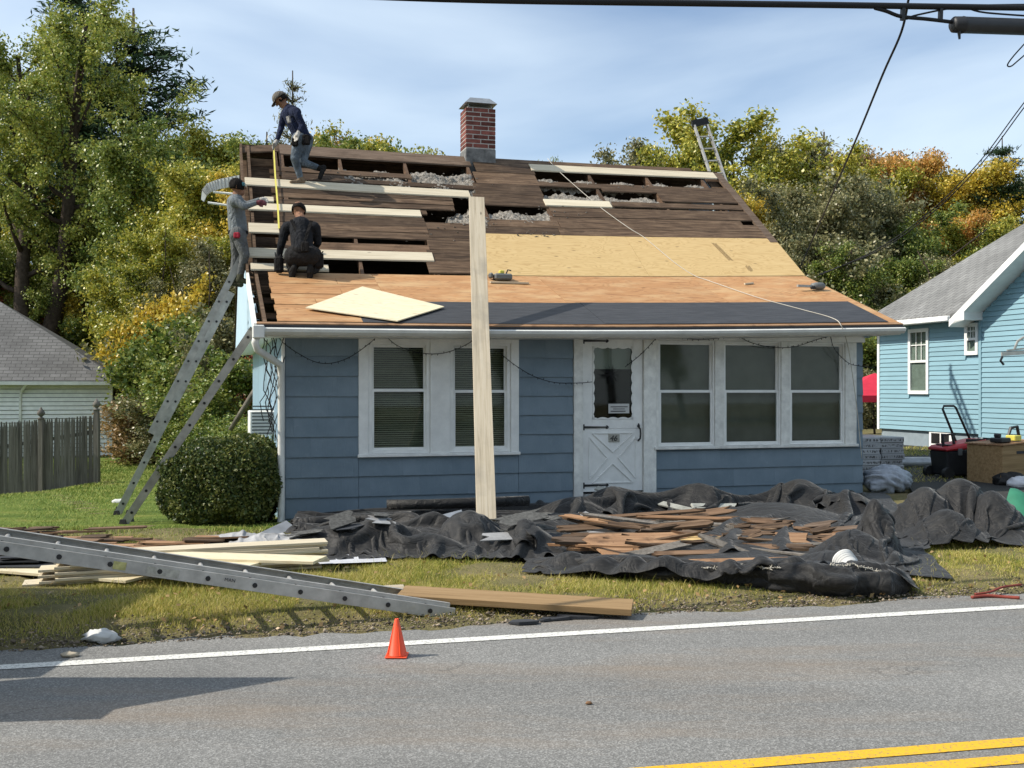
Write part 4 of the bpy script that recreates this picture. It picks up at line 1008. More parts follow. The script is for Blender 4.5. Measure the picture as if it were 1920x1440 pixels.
for px_, Y_ in ((79, 26.2), (183, 26.45)):
    q = at(px_, 900, Y_); zb = ground_z(q.x, q.y)
    mb = MB().box(-0.055, 0.055, -0.055, 0.055, 0, 1.82)
    po = mb.build('post', M['fence_wood'], fence); po.location = Vector((q.x, q.y, zb)) - fence.location + Vector((0, -0.06, 0))
    MB().lathe([(0.075, 1.82), (0.075, 1.85), (0.03, 1.87), (0.035, 1.885), (0.085, 1.93), (0.092, 1.97), (0.075, 2.02), (0.035, 2.06), (0.012, 2.11)], 12).build('finial', M['fence_wood'], po, smooth=True)
# ------------------------------------------------------------------ red canopy far behind
cp = empty('canopy_tent', at(1640, 740, 26.5).xy.to_3d()); tag(cp, 'red pop-up canopy tent glimpsed between the two houses', 'canopy')
cz = at(1640, 741, 26.5).z
MB().poly([(-1.2, -1.2, cz), (1.2, -1.2, cz), (0, 0, cz + 0.55)]).poly([(1.2, -1.2, cz), (1.2, 1.2, cz), (0, 0, cz + 0.55)]).poly([(1.2, 1.2, cz), (-1.2, 1.2, cz), (0, 0, cz + 0.55)]).poly([(-1.2, 1.2, cz), (-1.2, -1.2, cz), (0, 0, cz + 0.55)]).build('canopy', M['red_cloth'], cp)
MB().box(-1.2, 1.2, -1.2, -1.19, cz - 0.16, cz - 0.001).box(-1.2, -1.19, -1.19, 1.2, cz - 0.16, cz - 0.001).box(1.19, 1.2, -1.19, 1.2, cz - 0.16, cz - 0.001).build('valance', M['red_cloth'], cp)
for (a, b) in ((-1.15, -1.15), (1.15, -1.15), (1.15, 1.15), (-1.15, 1.15)): MB().tube([(a, b, -0.6), (a, b, cz)], 0.02, 6).build('pole', M['aluminium'], cp)
# ------------------------------------------------------------------ trees
def leaf_mat(name, cols, gloss=0.5):
    t = NT(name); i = t.island(); v = t.coord(rnd=True)
    big = t.noise(v, 0.55, 3, 0.6)
    f = t.math('ADD', t.math('MULTIPLY', i, 0.55), t.math('MULTIPLY', big, 0.80))
    n = len(cols); k = t.ramp(f, [(0.30 + 0.55 * j / max(n - 1, 1), c) for j, c in enumerate(cols)])
    t.col(k).rough(0.42, gloss)
    df = t.new('ShaderNodeBsdfTranslucent'); t.l.new(k, df.inputs['Color']); ms = t.new('ShaderNodeMixShader'); ms.inputs[0].default_value = 0.27
    t.l.new(t.b.outputs[0], ms.inputs[1]); t.l.new(df.outputs[0], ms.inputs[2]); t.l.new(ms.outputs[0], t.out.inputs['Surface'])
    M[name] = t.m
leaf_mat('leaf_green', [(0.036, 0.070, 0.016), (0.135, 0.205, 0.036), (0.300, 0.320, 0.065)])
leaf_mat('leaf_yellowgreen', [(0.060, 0.100, 0.015), (0.270, 0.300, 0.040), (0.540, 0.470, 0.070)])
leaf_mat('leaf_gold', [(0.110, 0.130, 0.020), (0.500, 0.400, 0.045), (0.680, 0.480, 0.065)])
leaf_mat('leaf_orange', [(0.130, 0.120, 0.028), (0.480, 0.290, 0.055), (0.640, 0.320, 0.080)])
leaf_mat('leaf_russet', [(0.070, 0.070, 0.028), (0.270, 0.185, 0.075), (0.430, 0.270, 0.110)])
leaf_mat('leaf_dull', [(0.042, 0.056, 0.026), (0.155, 0.165, 0.070), (0.310, 0.280, 0.130)])
leaf_mat('leaf_light', [(0.055, 0.095, 0.020), (0.220, 0.290, 0.050), (0.440, 0.430, 0.085)])
leaf_mat('leaf_red', [(0.088, 0.052, 0.025), (0.280, 0.061, 0.035), (0.420, 0.105, 0.052)])
leaf_mat('leaf_pine', [(0.018, 0.042, 0.024), (0.036, 0.072, 0.036), (0.063, 0.108, 0.048)], 0.2)
leaf_mat('leaf_hedge', [(0.022, 0.042, 0.012), (0.070, 0.110, 0.028), (0.210, 0.220, 0.060)], 0.4)
def leaves(rs, C, size, up=0.35, aspect=0.62):
    """C (n,3) centres -> quads folded slightly, random facing"""
    n = len(C); nrm = rs.randn(n, 3); nrm[:, 2] += up; nrm /= np.linalg.norm(nrm, axis=1)[:, None]
    a = np.cross(nrm, rs.randn(n, 3)); a /= np.linalg.norm(a, axis=1)[:, None]; b = np.cross(nrm, a)
    s = size * rs.uniform(0.6, 1.35, (n, 1)); a = a * s; b = b * s * aspect
    v = np.stack([C - a, C + b + nrm * s * 0.12, C + a, C - b + nrm * s * 0.12], 1).reshape(-1, 3)
    f = np.arange(4 * n).reshape(-1, 4); return v, f
def branch_path(rs, p, d, L, n=5, wob=0.18, lift=0.1):
    pts = [np.array(p)]; d = np.array(d, float); d /= np.linalg.norm(d)
    for i in range(n):
        d = d + rs.randn(3) * wob; d[2] += lift; d /= np.linalg.norm(d); pts.append(pts[-1] + d * L / n)
    return pts
def decid(seed, h=10.0, spread=3.2, trunk=0.16, fork=0.35, nb=13, nleaf=9000, leaf=0.13, clump=0.75, base=0.28, twin=False):
    rs = np.random.RandomState(seed); mb = MB(); cl = []
    stems = [((0, 0, 0), (rs.randn() * 0.05, rs.randn() * 0.05, 1))]
    if twin: stems.append(((0.05, 0, h * 0.10), (0.28, 0.05, 1))); stems[0] = ((0, 0, 0), (-0.10, 0, 1))
    for (p, d) in stems:
        tp = branch_path(rs, p, d, h * 0.86, 9, 0.07, 0.04); rr = [trunk * (1 - 0.88 * i / 9) ** 0.8 for i in range(10)]
        mb.tube([Vector(q) for q in tp], rr, 7)
        for k in range(nb):
            s = base + (0.97 - base) * (k + rs.rand()) / nb; i = min(int(s * 9), 8); f = s * 9 - i; q = tp[i] * (1 - f) + tp[i + 1] * f
            ang = k * 2.4 + rs.rand(); prof = math.sin(math.pi * min(1, 0.20 + 0.75 * (s - base) / (1 - base))) ** 0.7
            L_ = spread * prof * rs.uniform(0.7, 1.15)
            dirn = (math.cos(ang), math.sin(ang), 0.35 + 0.7 * s)
            bp = branch_path(rs, q, dirn, L_, 5, 0.16, 0.07); r0 = rr[i] * 0.42
            mb.tube([Vector(x) for x in bp], [r0 * (1 - 0.85 * j / 5) for j in range(6)], 5)
            cl += [(x, clump * rs.uniform(0.55, 1.1)) for x in bp[2:]]
            for _ in range(3):
                j = rs.randint(1, 5); sp = branch_path(rs, bp[j], rs.randn(3) * 0.8 + np.array(dirn), L_ * 0.45, 3, 0.25, 0.05)
                mb.tube([Vector(x) for x in sp], [r0 * 0.35, r0 * 0.25, r0 * 0.15, r0 * 0.08], 4)
                cl += [(x, clump * rs.uniform(0.4, 0.9)) for x in sp[1:]]
        cl += [(tp[-1], clump * 0.8), (tp[-2], clump * 0.8)]
    w = np.array([c[1] ** 2 for c in cl]); w /= w.sum(); ix = rs.choice(len(cl), nleaf, p=w)
    ctr = np.array([cl[i][0] for i in ix]); rad = np.array([cl[i][1] for i in ix])[:, None]
    g = rs.randn(nleaf, 3); g /= np.linalg.norm(g, axis=1)[:, None]; C = ctr + g * rad * np.minimum(np.abs(rs.randn(nleaf, 1)), 1.7) * 0.56 * np.array([1, 1, 0.8])
    C[:, 2] = np.maximum(C[:, 2], 0.05)
    v, f = leaves(rs, C, leaf)
    return mb.mesh('trunk', M['bark'], True), mesh_np('crown', v, f, M['leaf_green'])
def conifer(seed, h=10.0, spread=2.2, nleaf=9000, pine=False):
    rs = np.random.RandomState(seed); mb = MB(); mb.tube([Vector((0, 0, 0)), Vector((0.03, 0, h * 0.5)), Vector((0, 0.02, h))], [h * 0.018, h * 0.011, 0.02], 7)
    C = []; whorls = 15 if pine else 26
    for k in range(whorls):
        s = (0.28 if pine else 0.08) + (0.70 if pine else 0.9) * k / whorls; z = h * s
        L0_ = spread * ((1 - s) ** 0.75) * (1.0 if not pine else rs.uniform(0.7, 1.25)) + 0.12
        for j in range(6 if pine else 8):
            a = rs.rand() * 6.28; L_ = L0_ * rs.uniform(0.7, 1.1)
            if pine: bp = branch_path(rs, (0, 0, z), (math.cos(a), math.sin(a), 0.12), L_, 6, 0.07, 0.06)
            else: bp = branch_path(rs, (0, 0, z), (math.cos(a), math.sin(a), 0.25), L_, 5, 0.05, 0.05)
            mb.tube([Vector(x) for x in bp], [0.035 * (1 - 0.85 * i / (len(bp) - 1)) * h / 10 for i in range(len(bp))], 4)
            n = max(3, int(nleaf / (whorls * 7) * L_ / spread * 1.7))
            tt = rs.rand(n) ** 0.6; i = np.minimum((tt * (len(bp) - 1)).astype(int), len(bp) - 2); f = (tt * (len(bp) - 1) - i)[:, None]
            B = np.array(bp); q = B[i] * (1 - f) + B[i + 1] * f
            C.append(q + rs.randn(n, 3) * np.array([0.17, 0.17, 0.045 if pine else 0.08]) * (1.2 if pine else 0.8))
    C = np.concatenate(C); v, f = leaves(rs, C, 0.11 if pine else 0.08, 0.6, 0.2)
    return mb.mesh('trunk', M['bark'], True), mesh_np('crown', v, f, M['leaf_pine'])
PROTO = {
    'a': decid(11, nleaf=72000, leaf=0.052), 'b': decid(12, spread=2.6, nb=15, nleaf=66000, leaf=0.052, base=0.18), 'c': decid(13, spread=3.8, nb=13, nleaf=72000, leaf=0.052, clump=0.9),
    'd': decid(14, spread=3.0, nleaf=26000, leaf=0.052, clump=0.6), 'big': decid(21, 18.0, 4.6, 0.42, nb=19, nleaf=82000, leaf=0.062, clump=0.85, base=0.30, twin=True),
    'bare': decid(31, spread=2.6, nb=17, nleaf=8000, leaf=0.066, clump=0.7),
    'pine': conifer(41, 12.0, 3.4, 30000, True), 'spruce': conifer(42, 10.0, 2.0, 9000), 'bush': decid(51, 3.2, 1.6, 0.05, nb=16, nleaf=20000, leaf=0.045, clump=0.5, base=0.06),
    'shrub': decid(52, 2.4, 1.5, 0.04, nb=18, nleaf=16000, leaf=0.04, clump=0.45, base=0.04) }
PH = {'a': 10, 'b': 10, 'c': 10, 'd': 10, 'bare': 10, 'big': 18, 'pine': 12, 'spruce': 10, 'bush': 3.2, 'shrub': 2.4}
for k in PH: PH[k] = max(v.co.z for v in PROTO[k][1].vertices)
def tree(name, kind, leaf, px, ytop, Y, label, group=None, wide=1.0, cat='tree', zb=None, rot=None):
    p = at(px, ytop, Y); zb_ = (forest_z(p.x, Y) if Y > 34 else ground_z(p.x, Y)) if zb is None else zb
    s = (p.z - zb_) / PH[kind]; r = empty(name, (p.x, Y, zb_), random.random() * 6.28 if rot is None else rot); r.scale = (s * wide, s * wide, s)
    for nm, me in zip(('trunk', 'crown'), PROTO[kind]):
        o = bpy.data.objects.new(nm, me); link(o, r)
        if nm == 'crown':
            o.material_slots[0].link = 'OBJECT'; o.material_slots[0].material = M[leaf]
    tag(r, label, cat, group); return r
random.seed(23)
GF = 'trees of the wood behind the cottage'
def T(px, yt, Y, kind, leaf, wide=1.0, label=None):
    nm = {'pine': 'pine_tree', 'spruce': 'spruce_tree'}.get(kind, 'broadleaf_tree')
    lb = label or {'leaf_green': 'green broadleaf tree in the wood behind the houses', 'leaf_yellowgreen': 'yellow-green broadleaf tree in the wood behind the houses', 'leaf_gold': 'golden autumn tree in the wood behind the houses',
          'leaf_orange': 'orange autumn tree in the wood behind the houses', 'leaf_russet': 'russet brown tree in the wood behind the houses', 'leaf_dull': 'dull olive tree in the wood behind the houses', 'leaf_red': 'dark red tree in the wood behind the houses',
          'leaf_pine': 'dark conifer in the wood behind the houses'}[leaf]
    return tree(nm, kind, leaf, px, yt, Y, lb, GF, wide)
tree('maple_tree', 'big', 'leaf_light', 62, 12, 58, 'tall fork-trunked tree with yellow-green leaves at left edge behind garage', None, 1.0, rot=0.25)
tree('maple_tree', 'big', 'leaf_light', -85, 40, 62, 'tall green tree cut by the left edge of the picture', None, 1.0, rot=2.0)
tree('maple_tree', 'a', 'leaf_green', 205, 290, 60, 'green tree below the dark pine right of the fork-trunked tree', None, 1.0, rot=4.0)
tree('pine_tree', 'pine', 'leaf_pine', 150, -20, 64, 'very tall dark pine rising behind the left trees', None, 1.15, rot=1.0)
tree('pine_tree', 'pine', 'leaf_pine', 250, 40, 64, 'dark pine whose layered boughs stand against the sky at left', None, 1.6, rot=0.3)
tree('spruce_tree', 'spruce', 'leaf_dull', 548, 150, 52, 'thin pointed spruce rising behind the standing roofer', None, 0.75)
# crest and middle of the wood, left of and behind the cottage
for a in ((395, 232, 56, 'b', 'leaf_yellowgreen', 1.1), (330, 250, 52, 'a', 'leaf_green', 1.0), (450, 250, 55, 'c', 'leaf_green', 1.0), (500, 262, 58, 'spruce', 'leaf_pine', 1.2),
          (300, 300, 47, 'a', 'leaf_yellowgreen', 1.0), (375, 290, 46, 'b', 'leaf_yellowgreen', 1.1), (440, 300, 47, 'c', 'leaf_yellowgreen', 1.0), (405, 330, 44, 'a', 'leaf_gold', 1.0),
          (160, 350, 60, 'b', 'leaf_gold', 0.9), (262, 395, 52, 'a', 'leaf_yellowgreen', 0.9), (180, 420, 60, 'c', 'leaf_green', 1.0), (310, 420, 41, 'b', 'leaf_yellowgreen', 1.0), (370, 440, 40, 'c', 'leaf_dull', 1.0), (430, 430, 41, 'b', 'leaf_yellowgreen', 1.0),
          (110, 470, 61, 'a', 'leaf_green', 1.0), (20, 380, 60, 'a', 'leaf_yellowgreen', 1.1), (-40, 430, 60, 'c', 'leaf_green', 1.0),
          (610, 262, 54, 'b', 'leaf_russet', 1.0), (560, 270, 50, 'a', 'leaf_green', 1.0), (660, 255, 52, 'd', 'leaf_gold', 1.1), (715, 258, 50, 'b', 'leaf_yellowgreen', 1.1), (760, 245, 48, 'a', 'leaf_green', 0.9), (700, 262, 58, 'c', 'leaf_yellowgreen', 1.0), (815, 285, 50, 'b', 'leaf_dull', 0.8), (1026, 290, 48, 'b', 'leaf_green', 0.35)):
    T(*a)
# right side of the wood
for a in ((1345, 205, 46, 'd', 'leaf_yellowgreen', 1.15), (1395, 225, 44, 'd', 'leaf_yellowgreen', 0.95), (1240, 252, 47, 'd', 'leaf_dull', 0.95), (1290, 258, 44, 'd', 'leaf_yellowgreen', 0.8), (1450, 262, 46, 'a', 'leaf_yellowgreen', 0.9), (1500, 252, 48, 'b', 'leaf_dull', 0.8), (1545, 262, 50, 'spruce', 'leaf_dull', 1.5), (1590, 268, 52, 'b', 'leaf_russet', 0.9),
          (1640, 285, 47, 'a', 'leaf_yellowgreen', 1.0), (1690, 275, 48, 'b', 'leaf_orange', 0.8), (1735, 290, 46, 'a', 'leaf_yellowgreen', 1.0), (1715, 278, 55, 'c', 'leaf_russet', 1.0), (1640, 282, 55, 'b', 'leaf_russet', 1.0), (1820, 300, 47, 'b', 'leaf_gold', 1.1), (1770, 305, 50, 'c', 'leaf_dull', 0.9), (1880, 272, 46, 'pine', 'leaf_pine', 0.9), (1940, 250, 47, 'a', 'leaf_green', 1.0),
          (1420, 350, 40, 'b', 'leaf_gold', 0.6), (1470, 340, 40, 'a', 'leaf_dull', 1.0), (1530, 310, 41, 'bare', 'leaf_dull', 1.0), (1570, 330, 42, 'bare', 'leaf_dull', 1.0), (1610, 350, 40, 'b', 'leaf_dull', 1.0), (1650, 370, 41, 'a', 'leaf_green', 1.0), (1700, 380, 42, 'c', 'leaf_green', 1.0), (1760, 400, 41, 'a', 'leaf_yellowgreen', 1.0), (1810, 390, 42, 'b', 'leaf_orange', 0.8), (1860, 410, 41, 'c', 'leaf_green', 1.0), (1900, 400, 42, 'a', 'leaf_green', 1.0),
          (1500, 430, 37, 'c', 'leaf_dull', 1.0), (1560, 440, 37, 'bare', 'leaf_dull', 1.1), (1620, 460, 37, 'a', 'leaf_green', 1.0), (1690, 470, 37, 'b', 'leaf_green', 1.0), (1750, 470, 37, 'c', 'leaf_dull', 1.0), (1440, 420, 38, 'bare', 'leaf_dull', 1.0),
          (1385, 330, 42, 'a', 'leaf_dull', 0.9)):
    T(*a)
for i in range(13):                                  # the wood across the road, behind the viewer: seen only in the window panes
    x_ = -30 + i * 5 + random.uniform(-1, 1); Y_ = -random.uniform(15, 20); r_ = empty('broadleaf_tree', (x_, Y_, 0), random.random() * 6); kd = 'abc'[i % 3]; s_ = random.uniform(1.1, 1.5); r_.scale = (s_, s_, s_)
    for nm, me in zip(('trunk', 'crown'), PROTO[kd]):
        o = bpy.data.objects.new(nm, me); link(o, r_)
        if nm == 'crown': o.material_slots[0].link = 'OBJECT'; o.material_slots[0].material = M[('leaf_green', 'leaf_yellowgreen', 'leaf_dull')[i % 3]]
    tag(r_, 'roadside tree across the road behind the viewer, mirrored in panes, number %s from left' % 'one two three four five six seven eight nine ten eleven twelve thirteen'.split()[i], 'tree', 'trees across the road')
# understorey bushes
B = 'bushes along the edge of the wood'
for i, (px_, yt, Y_, kd, lf, wd) in enumerate(((250, 640, 46, 'bush', 'leaf_green', 1.0), (285, 600, 40, 'bush', 'leaf_dull', 1.2), (255, 520, 48, 'bush', 'leaf_yellowgreen', 0.9), (320, 590, 37, 'bush', 'leaf_green', 1.1), (360, 560, 36, 'bush', 'leaf_green', 1.1), (330, 500, 39, 'bush', 'leaf_gold', 0.8), (400, 600, 35, 'bush', 'leaf_green', 1.1), (440, 560, 34, 'bush', 'leaf_dull', 1.0), (455, 640, 30, 'bush', 'leaf_green', 1.2), (470, 650, 32, 'bush', 'leaf_red', 0.7),
        (290, 740, 36, 'shrub', 'leaf_russet', 1.6), (340, 730, 34, 'shrub', 'leaf_dull', 1.6), (400, 720, 31, 'shrub', 'leaf_green', 1.5), (262, 760, 41, 'shrub', 'leaf_dull', 1.3), (430, 770, 27, 'shrub', 'leaf_green', 1.5), (370, 780, 30, 'shrub', 'leaf_green', 1.6), (480, 780, 25, 'shrub', 'leaf_green', 1.3), (225, 690, 52, 'bush', 'leaf_green', 1.0),
        (50, 560, 61, 'bush', 'leaf_yellowgreen', 1.0), (100, 585, 61, 'bush', 'leaf_green', 1.0), (150, 600, 61, 'bush', 'leaf_gold', 0.9), (20, 500, 61, 'bush', 'leaf_red', 0.8),
        (1625, 600, 34, 'bush', 'leaf_green', 1.2), (1640, 680, 30, 'bush', 'leaf_dull', 1.2), (1600, 560, 36, 'bush', 'leaf_green', 1.1), (1680, 540, 36, 'bush', 'leaf_dull', 1.1), (1740, 520, 37, 'bush', 'leaf_green', 1.1), (1560, 540, 36, 'bush', 'leaf_dull', 1.1))):
    lb = {'leaf_green': 'green leafy bush at the foot of the wood', 'leaf_dull': 'dull olive bush at the foot of the wood', 'leaf_yellowgreen': 'yellow-green bush at the foot of the wood', 'leaf_russet': 'russet bush at the foot of the wood', 'leaf_red': 'red-leaved bush at the foot of the wood', 'leaf_gold': 'golden bush at the foot of the wood'}[lf]
    tree('bush', kd, lf, px_, yt, Y_, lb, B, wd, 'bush')
# dense undergrowth and distant woodland that reads as one mass
rs = np.random.RandomState(77)
C = []
for (x0, x1, y0, y1, z1, n) in ((-40, 2, 40, 62, 4.5, 50000), (2, 32, 40, 62, 5.0, 42000), (-30, 34, 62, 70, 9.0, 50000)):
    x = rs.uniform(x0, x1, n); y = rs.uniform(y0, y1, n); top = z1 * (0.55 + 0.45 * np.sin(x * 0.9 + y * 0.7) * np.sin(x * 0.37 + 1.3))
    z = rs.rand(n) ** 0.8 * top; zb = np.array([forest_z(a, b) for a, b in zip(x, y)]); C.append(np.stack([x, y, zb + z], 1))
v, f = leaves(rs, np.concatenate(C), 0.14)
o = bpy.data.objects.new('woodland_undergrowth', mesh_np('woodland_undergrowth', v, f, M['leaf_dull'])); link(o); tag(o, 'dense dim undergrowth filling the wood behind the houses', 'undergrowth', kind='stuff')
# pale bare stems leaning in the wood
for i, (a, b, Y_) in enumerate((((480, 720), (440, 800), 24), ((150, 640), (135, 520), 60), ((155, 600), (175, 470), 60), ((1750, 560), (1720, 470), 36), ((1850, 430), (1690, 560), 37), ((300, 560), (310, 430), 40), ((385, 640), (392, 470), 38), ((330, 600), (318, 500), 40))):
    p0, p1 = at(*a, Y_), at(*b, Y_); m_ = (p0 + p1) / 2 + Vector((0.1, 0, 0.15)); ce = p0.copy()
    if i == 0: p0, p1 = at(490, 715, 24), at(432, 806, 24)
    o = MB().tube([p0 - ce, m_ - ce, p1 - ce], [0.028, 0.024, 0.014] if i else [0.08, 0.07, 0.06], 6).build('bare_stem', M['bark_pale' if i == 0 else 'bark'], smooth=True, loc=ce)
    tag(o, 'pale leaning dead trunk left of the cottage side wall' if i == 0 else 'thin pale bare stem standing in the wood', 'tree trunk', None if i == 0 else 'bare stems in the wood')
# ------------------------------------------------------------------ clipped hedge
hc = at(418, 930, 12.75); hz0 = ground_z(hc.x, hc.y)
hd = empty('hedge', (hc.x, hc.y, hz0)); tag(hd, 'clipped dark green evergreen hedge at the left house corner', 'hedge')
rs = np.random.RandomState(5)
n = 62000
g = rs.randn(n, 3); g /= np.linalg.norm(g, axis=1)[:, None]
rad = (np.abs(g) ** 2.7).sum(1, keepdims=True) ** (-1 / 2.7)
ax = np.array([0.70, 0.64, 0.52]); bump = 1 + 0.05 * np.sin(g[:, :1] * 9 + g[:, 2:] * 5) + 0.05 * rs.rand(n, 1) ** 6 + 0.04 * np.sin(g[:, 1:2] * 13 + g[:, :1] * 7)
def hshape(P_): P_ = P_ + np.array([0, 0, 0.50]); P_[:, 2] += 0.09 * P_[:, 0] * np.clip(P_[:, 2], 0, 1); return P_
C = hshape(g * rad * ax * bump * (1 - 0.12 * rs.rand(n, 1) ** 2)); C = C[C[:, 2] > 0.0]
cv_ = g[:3000] * rad[:3000] * ax * 0.90
v, f = leaves(rs, C, 0.020, 0.3); o = bpy.data.objects.new('foliage', mesh_np('foliage', v, f, M['leaf_hedge'])); link(o, hd)
core = MB(); nn = 14
for j in range(nn + 1):
    for i in range(2 * nn):
        th_, a = math.pi * j / nn, math.pi * i / nn; d_ = np.array([[math.sin(th_) * math.cos(a), math.sin(th_) * math.sin(a), math.cos(th_)]]); r_ = (np.abs(d_) ** 2.7).sum() ** (-1 / 2.7); core.v.append(tuple(hshape(d_ * r_ * ax * 0.88)[0]))
for j in range(nn):
    for i in range(2 * nn): core.f.append((j * 2 * nn + i, (j + 1) * 2 * nn + i, (j + 1) * 2 * nn + (i + 1) % (2 * nn), j * 2 * nn + (i + 1) % (2 * nn)))
core.build('inner_twigs', M['leaf_pine'], hd, smooth=True)
mb = MB()
for k in range(14):
    a = k * 2.4; mb.tube([(0.1 * math.cos(a), 0.1 * math.sin(a), 0), (0.3 * math.cos(a), 0.3 * math.sin(a), 0.35), (0.5 * math.cos(a), 0.5 * math.sin(a), 0.75)], [0.015, 0.012, 0.005], 5)
mb.build('stems', M['bark'], hd)
# ------------------------------------------------------------------ ladders
def ladder(name, p0, p1, wdir, label, width=0.42, rail=0.09, sections=((0.0, 1.0, 0.0),), m='aluminium_dull', cat='ladder', group=None, feet=True, top_m=None):
    """p0 foot, p1 top of the near rail; sections: (start, end, offset) as fractions along the ladder"""
    p0, p1 = Vector(p0), Vector(p1); d = (p1 - p0); L_ = d.length; d.normalize(); w = Vector(wdir); w = (w - d * w.dot(d)).normalized(); n = d.cross(w).normalized()
    if n.z < 0: n = -n
    root = empty(name, p0); tag(root, label, cat, group)
    def P_(s, a, h): return d * s + w * a + n * h
    for si, (a, b, off) in enumerate(sections):
        h0 = off * rail
        wi = width - 0.05 * si; ao = 0.025 * si
        for side in (0, 1):
            mb = MB(); wa = ao + side * wi
            sgn = 1 if side == 0 else -1
            mb.bar(P_(a * L_, wa, h0), P_(b * L_, wa, h0), 0.004, rail, up=n)                                   # web
            for e in (-1, 1): mb.bar(P_(a * L_, wa + sgn * 0.016, h0 + e * rail / 2), P_(b * L_, wa + sgn * 0.016, h0 + e * rail / 2), 0.034, 0.004, up=n)
            r_ = mb.build('rail', M[m], root)
            s = a * L_ + 0.18
            while s < b * L_ - 0.05:
                q = P_(s, wa - sgn * 0.0045, h0)
                MB().tube([q - w * 0.003, q + w * 0.003], 0.017, 8).build('rung_end', M['black_iron'], r_); s += 0.305
        s = a * L_ + 0.18
        while s < b * L_ - 0.05:
            MB().tube([P_(s, ao + 0.003, h0), P_(s, ao + wi - 0.003, h0)], 0.016, 8).build('rung', M[m], root); s += 0.305
    if feet:
        for side in (0, 1):
            q = P_(0, side * width, 0); MB().hexa([(q.x - 0.05, q.y - 0.03, -0.02), (q.x + 0.05, q.y - 0.03, -0.02), (q.x + 0.05, q.y + 0.03, -0.02), (q.x - 0.05, q.y + 0.03, -0.02), (q.x - 0.03, q.y - 0.02, q.z + 0.07), (q.x + 0.03, q.y - 0.02, q.z + 0.07), (q.x + 0.03, q.y + 0.02, q.z + 0.07), (q.x - 0.03, q.y + 0.02, q.z + 0.07)]).build('foot', M['black_rubber'], root)
    return root
LA0, LA1 = at(219, 976, 14.3), at(468, 482, 14.75)
LA0.z = ground_z(LA0.x, LA0.y) + 0.01
wdir = Vector((-0.30, 0.95, 0))
ladder('extension_ladder', LA0, LA1, wdir, 'long aluminium extension ladder that the man in grey stands on', sections=((0.0, 0.86, 0.0), (0.30, 1.0, 1.02)))
LB0, LB1 = at(231, 999, 12.35), at(472, 622, 12.3); LB0.z = ground_z(LB0.x, LB0.y) + 0.01
ladder('leaning_ladder', LB0, LB1, Vector((-0.27, 0.96, 0)), 'shorter aluminium ladder leaning on the gutter corner above the hedge', sections=((0.0, 1.0, 0.0),))
# ladder rising behind the right end of the ridge
a, b = at(1344, 325, 20.4), at(1314, 229, 21.0)
rl = ladder('roof_ladder', a + Vector((0.15, 0, 0)) + (a - b) * 0.6, b + Vector((0.12, 0, 0)), Vector((-0.96, -0.27, -0.2)), 'ladder top sticking up behind the right end of the ridge', width=0.30, rail=0.06, m='aluminium', feet=False)
MB().bar(b + Vector((0.13, -0.03, 0.02)) - rl.location, b + Vector((-0.19, -0.1, -0.06)) - rl.location, 0.07, 0.13).build('end_cap', M['black_rubber'], rl)
# big ladder lying across the verge, propped on the left
g0, g1 = at(852, 1152, 7.5), at(-60, 1019, 6.5)
gl_ = ladder('ground_ladder', g0, g1, Vector((0.12, 0.97, -0.09)), 'big aluminium extension ladder lying across the verge beside the cone', width=0.42, rail=0.078, sections=((0.0, 1.0, 0.0), (0.012, 1.0, 0.36)), m='aluminium', feet=False)
lo_ = text_mesh('rail_lettering', 'MAN', 0.032, M['ink'], 0, 0.0005); link(lo_, gl_)
for (fa_, fb_, m_, nm_) in ((0.335, 0.40, 'plate_grey', 'sticker'), (0.27, 0.295, 'yellow_faded', 'sticker')):
    if m_ not in M: plain(m_, (0.40, 0.38, 0.16), 0.7, var=0.4, nscale=30)
    pa_, pb_ = g1 + (g0 - g1) * fa_ - g0, g1 + (g0 - g1) * fb_ - g0
    MB().bar(pa_ + Vector((0, -0.0055, 0.0)), pb_ + Vector((0, -0.0055, 0.0)), 0.003, 0.05, up=(0, 0, 1)).build(nm_, M[m_], gl_)
dd = (g0 - g1).normalized(); q = g1 + (g0 - g1) * ((398 + 60) / (852 + 60.0)) - gl_.location
xx = dd; yy = Vector((0, 0, 1)); yy = (yy - xx * yy.dot(xx)).normalized(); zz = xx.cross(yy)
m_ = Matrix((xx, yy, zz)).transposed().to_4x4(); m_.translation = q + zz * 0.006 - yy * 0.0; lo_.matrix_basis = m_
# ------------------------------------------------------------------ planks
def plank(name, p0, p1, w, th, m, label=None, cat='plank', group=None, up=(0, 0, 1), rough_ends=0.0, parent=None, bevel=0.003):
    p0, p1 = Vector(p0), Vector(p1); d = p1 - p0; L_ = d.length; mb = MB(); r = random.Random(int(L_ * 1e5) + int(w * 1e4))
    n = 5; j = lambda: r.uniform(-rough_ends, rough_ends)
    if rough_ends == 0: mb.box(0, L_, -w / 2, w / 2, -th / 2, th / 2)
    else:                                            # jagged broken ends
        ys = [-w / 2 + w * i / 4 for i in range(5)]; e0 = [j() * 2.2 for _ in ys]; e1 = [L_ + j() * 2.2 for _ in ys]; b = 0
        for i, y in enumerate(ys):
            for z in (-th / 2, th / 2): mb.v += [(e0[i], y, z + j() * 0.1), (e1[i], y, z + j() * 0.1)]
        for i in range(4):
            a, c = i * 4, i * 4 + 4
            mb.f += [(a, a + 1, c + 1, c)[::-1], (a + 2, a + 3, c + 3, c + 2), (a, a + 2, c + 2, c)[::-1], (a + 1, a + 3, c + 3, c + 1)]
        mb.f += [(0, 1, 3, 2), (16, 18, 19, 17)]
    o = mb.build(name, M[m], parent)
    if bevel and not rough_ends:
        bv = o.modifiers.new('bevel', 'BEVEL'); bv.width = bevel; bv.segments = 2
    place(o, p0, d, up)
    if label: tag(o, label, cat, group)
    return o
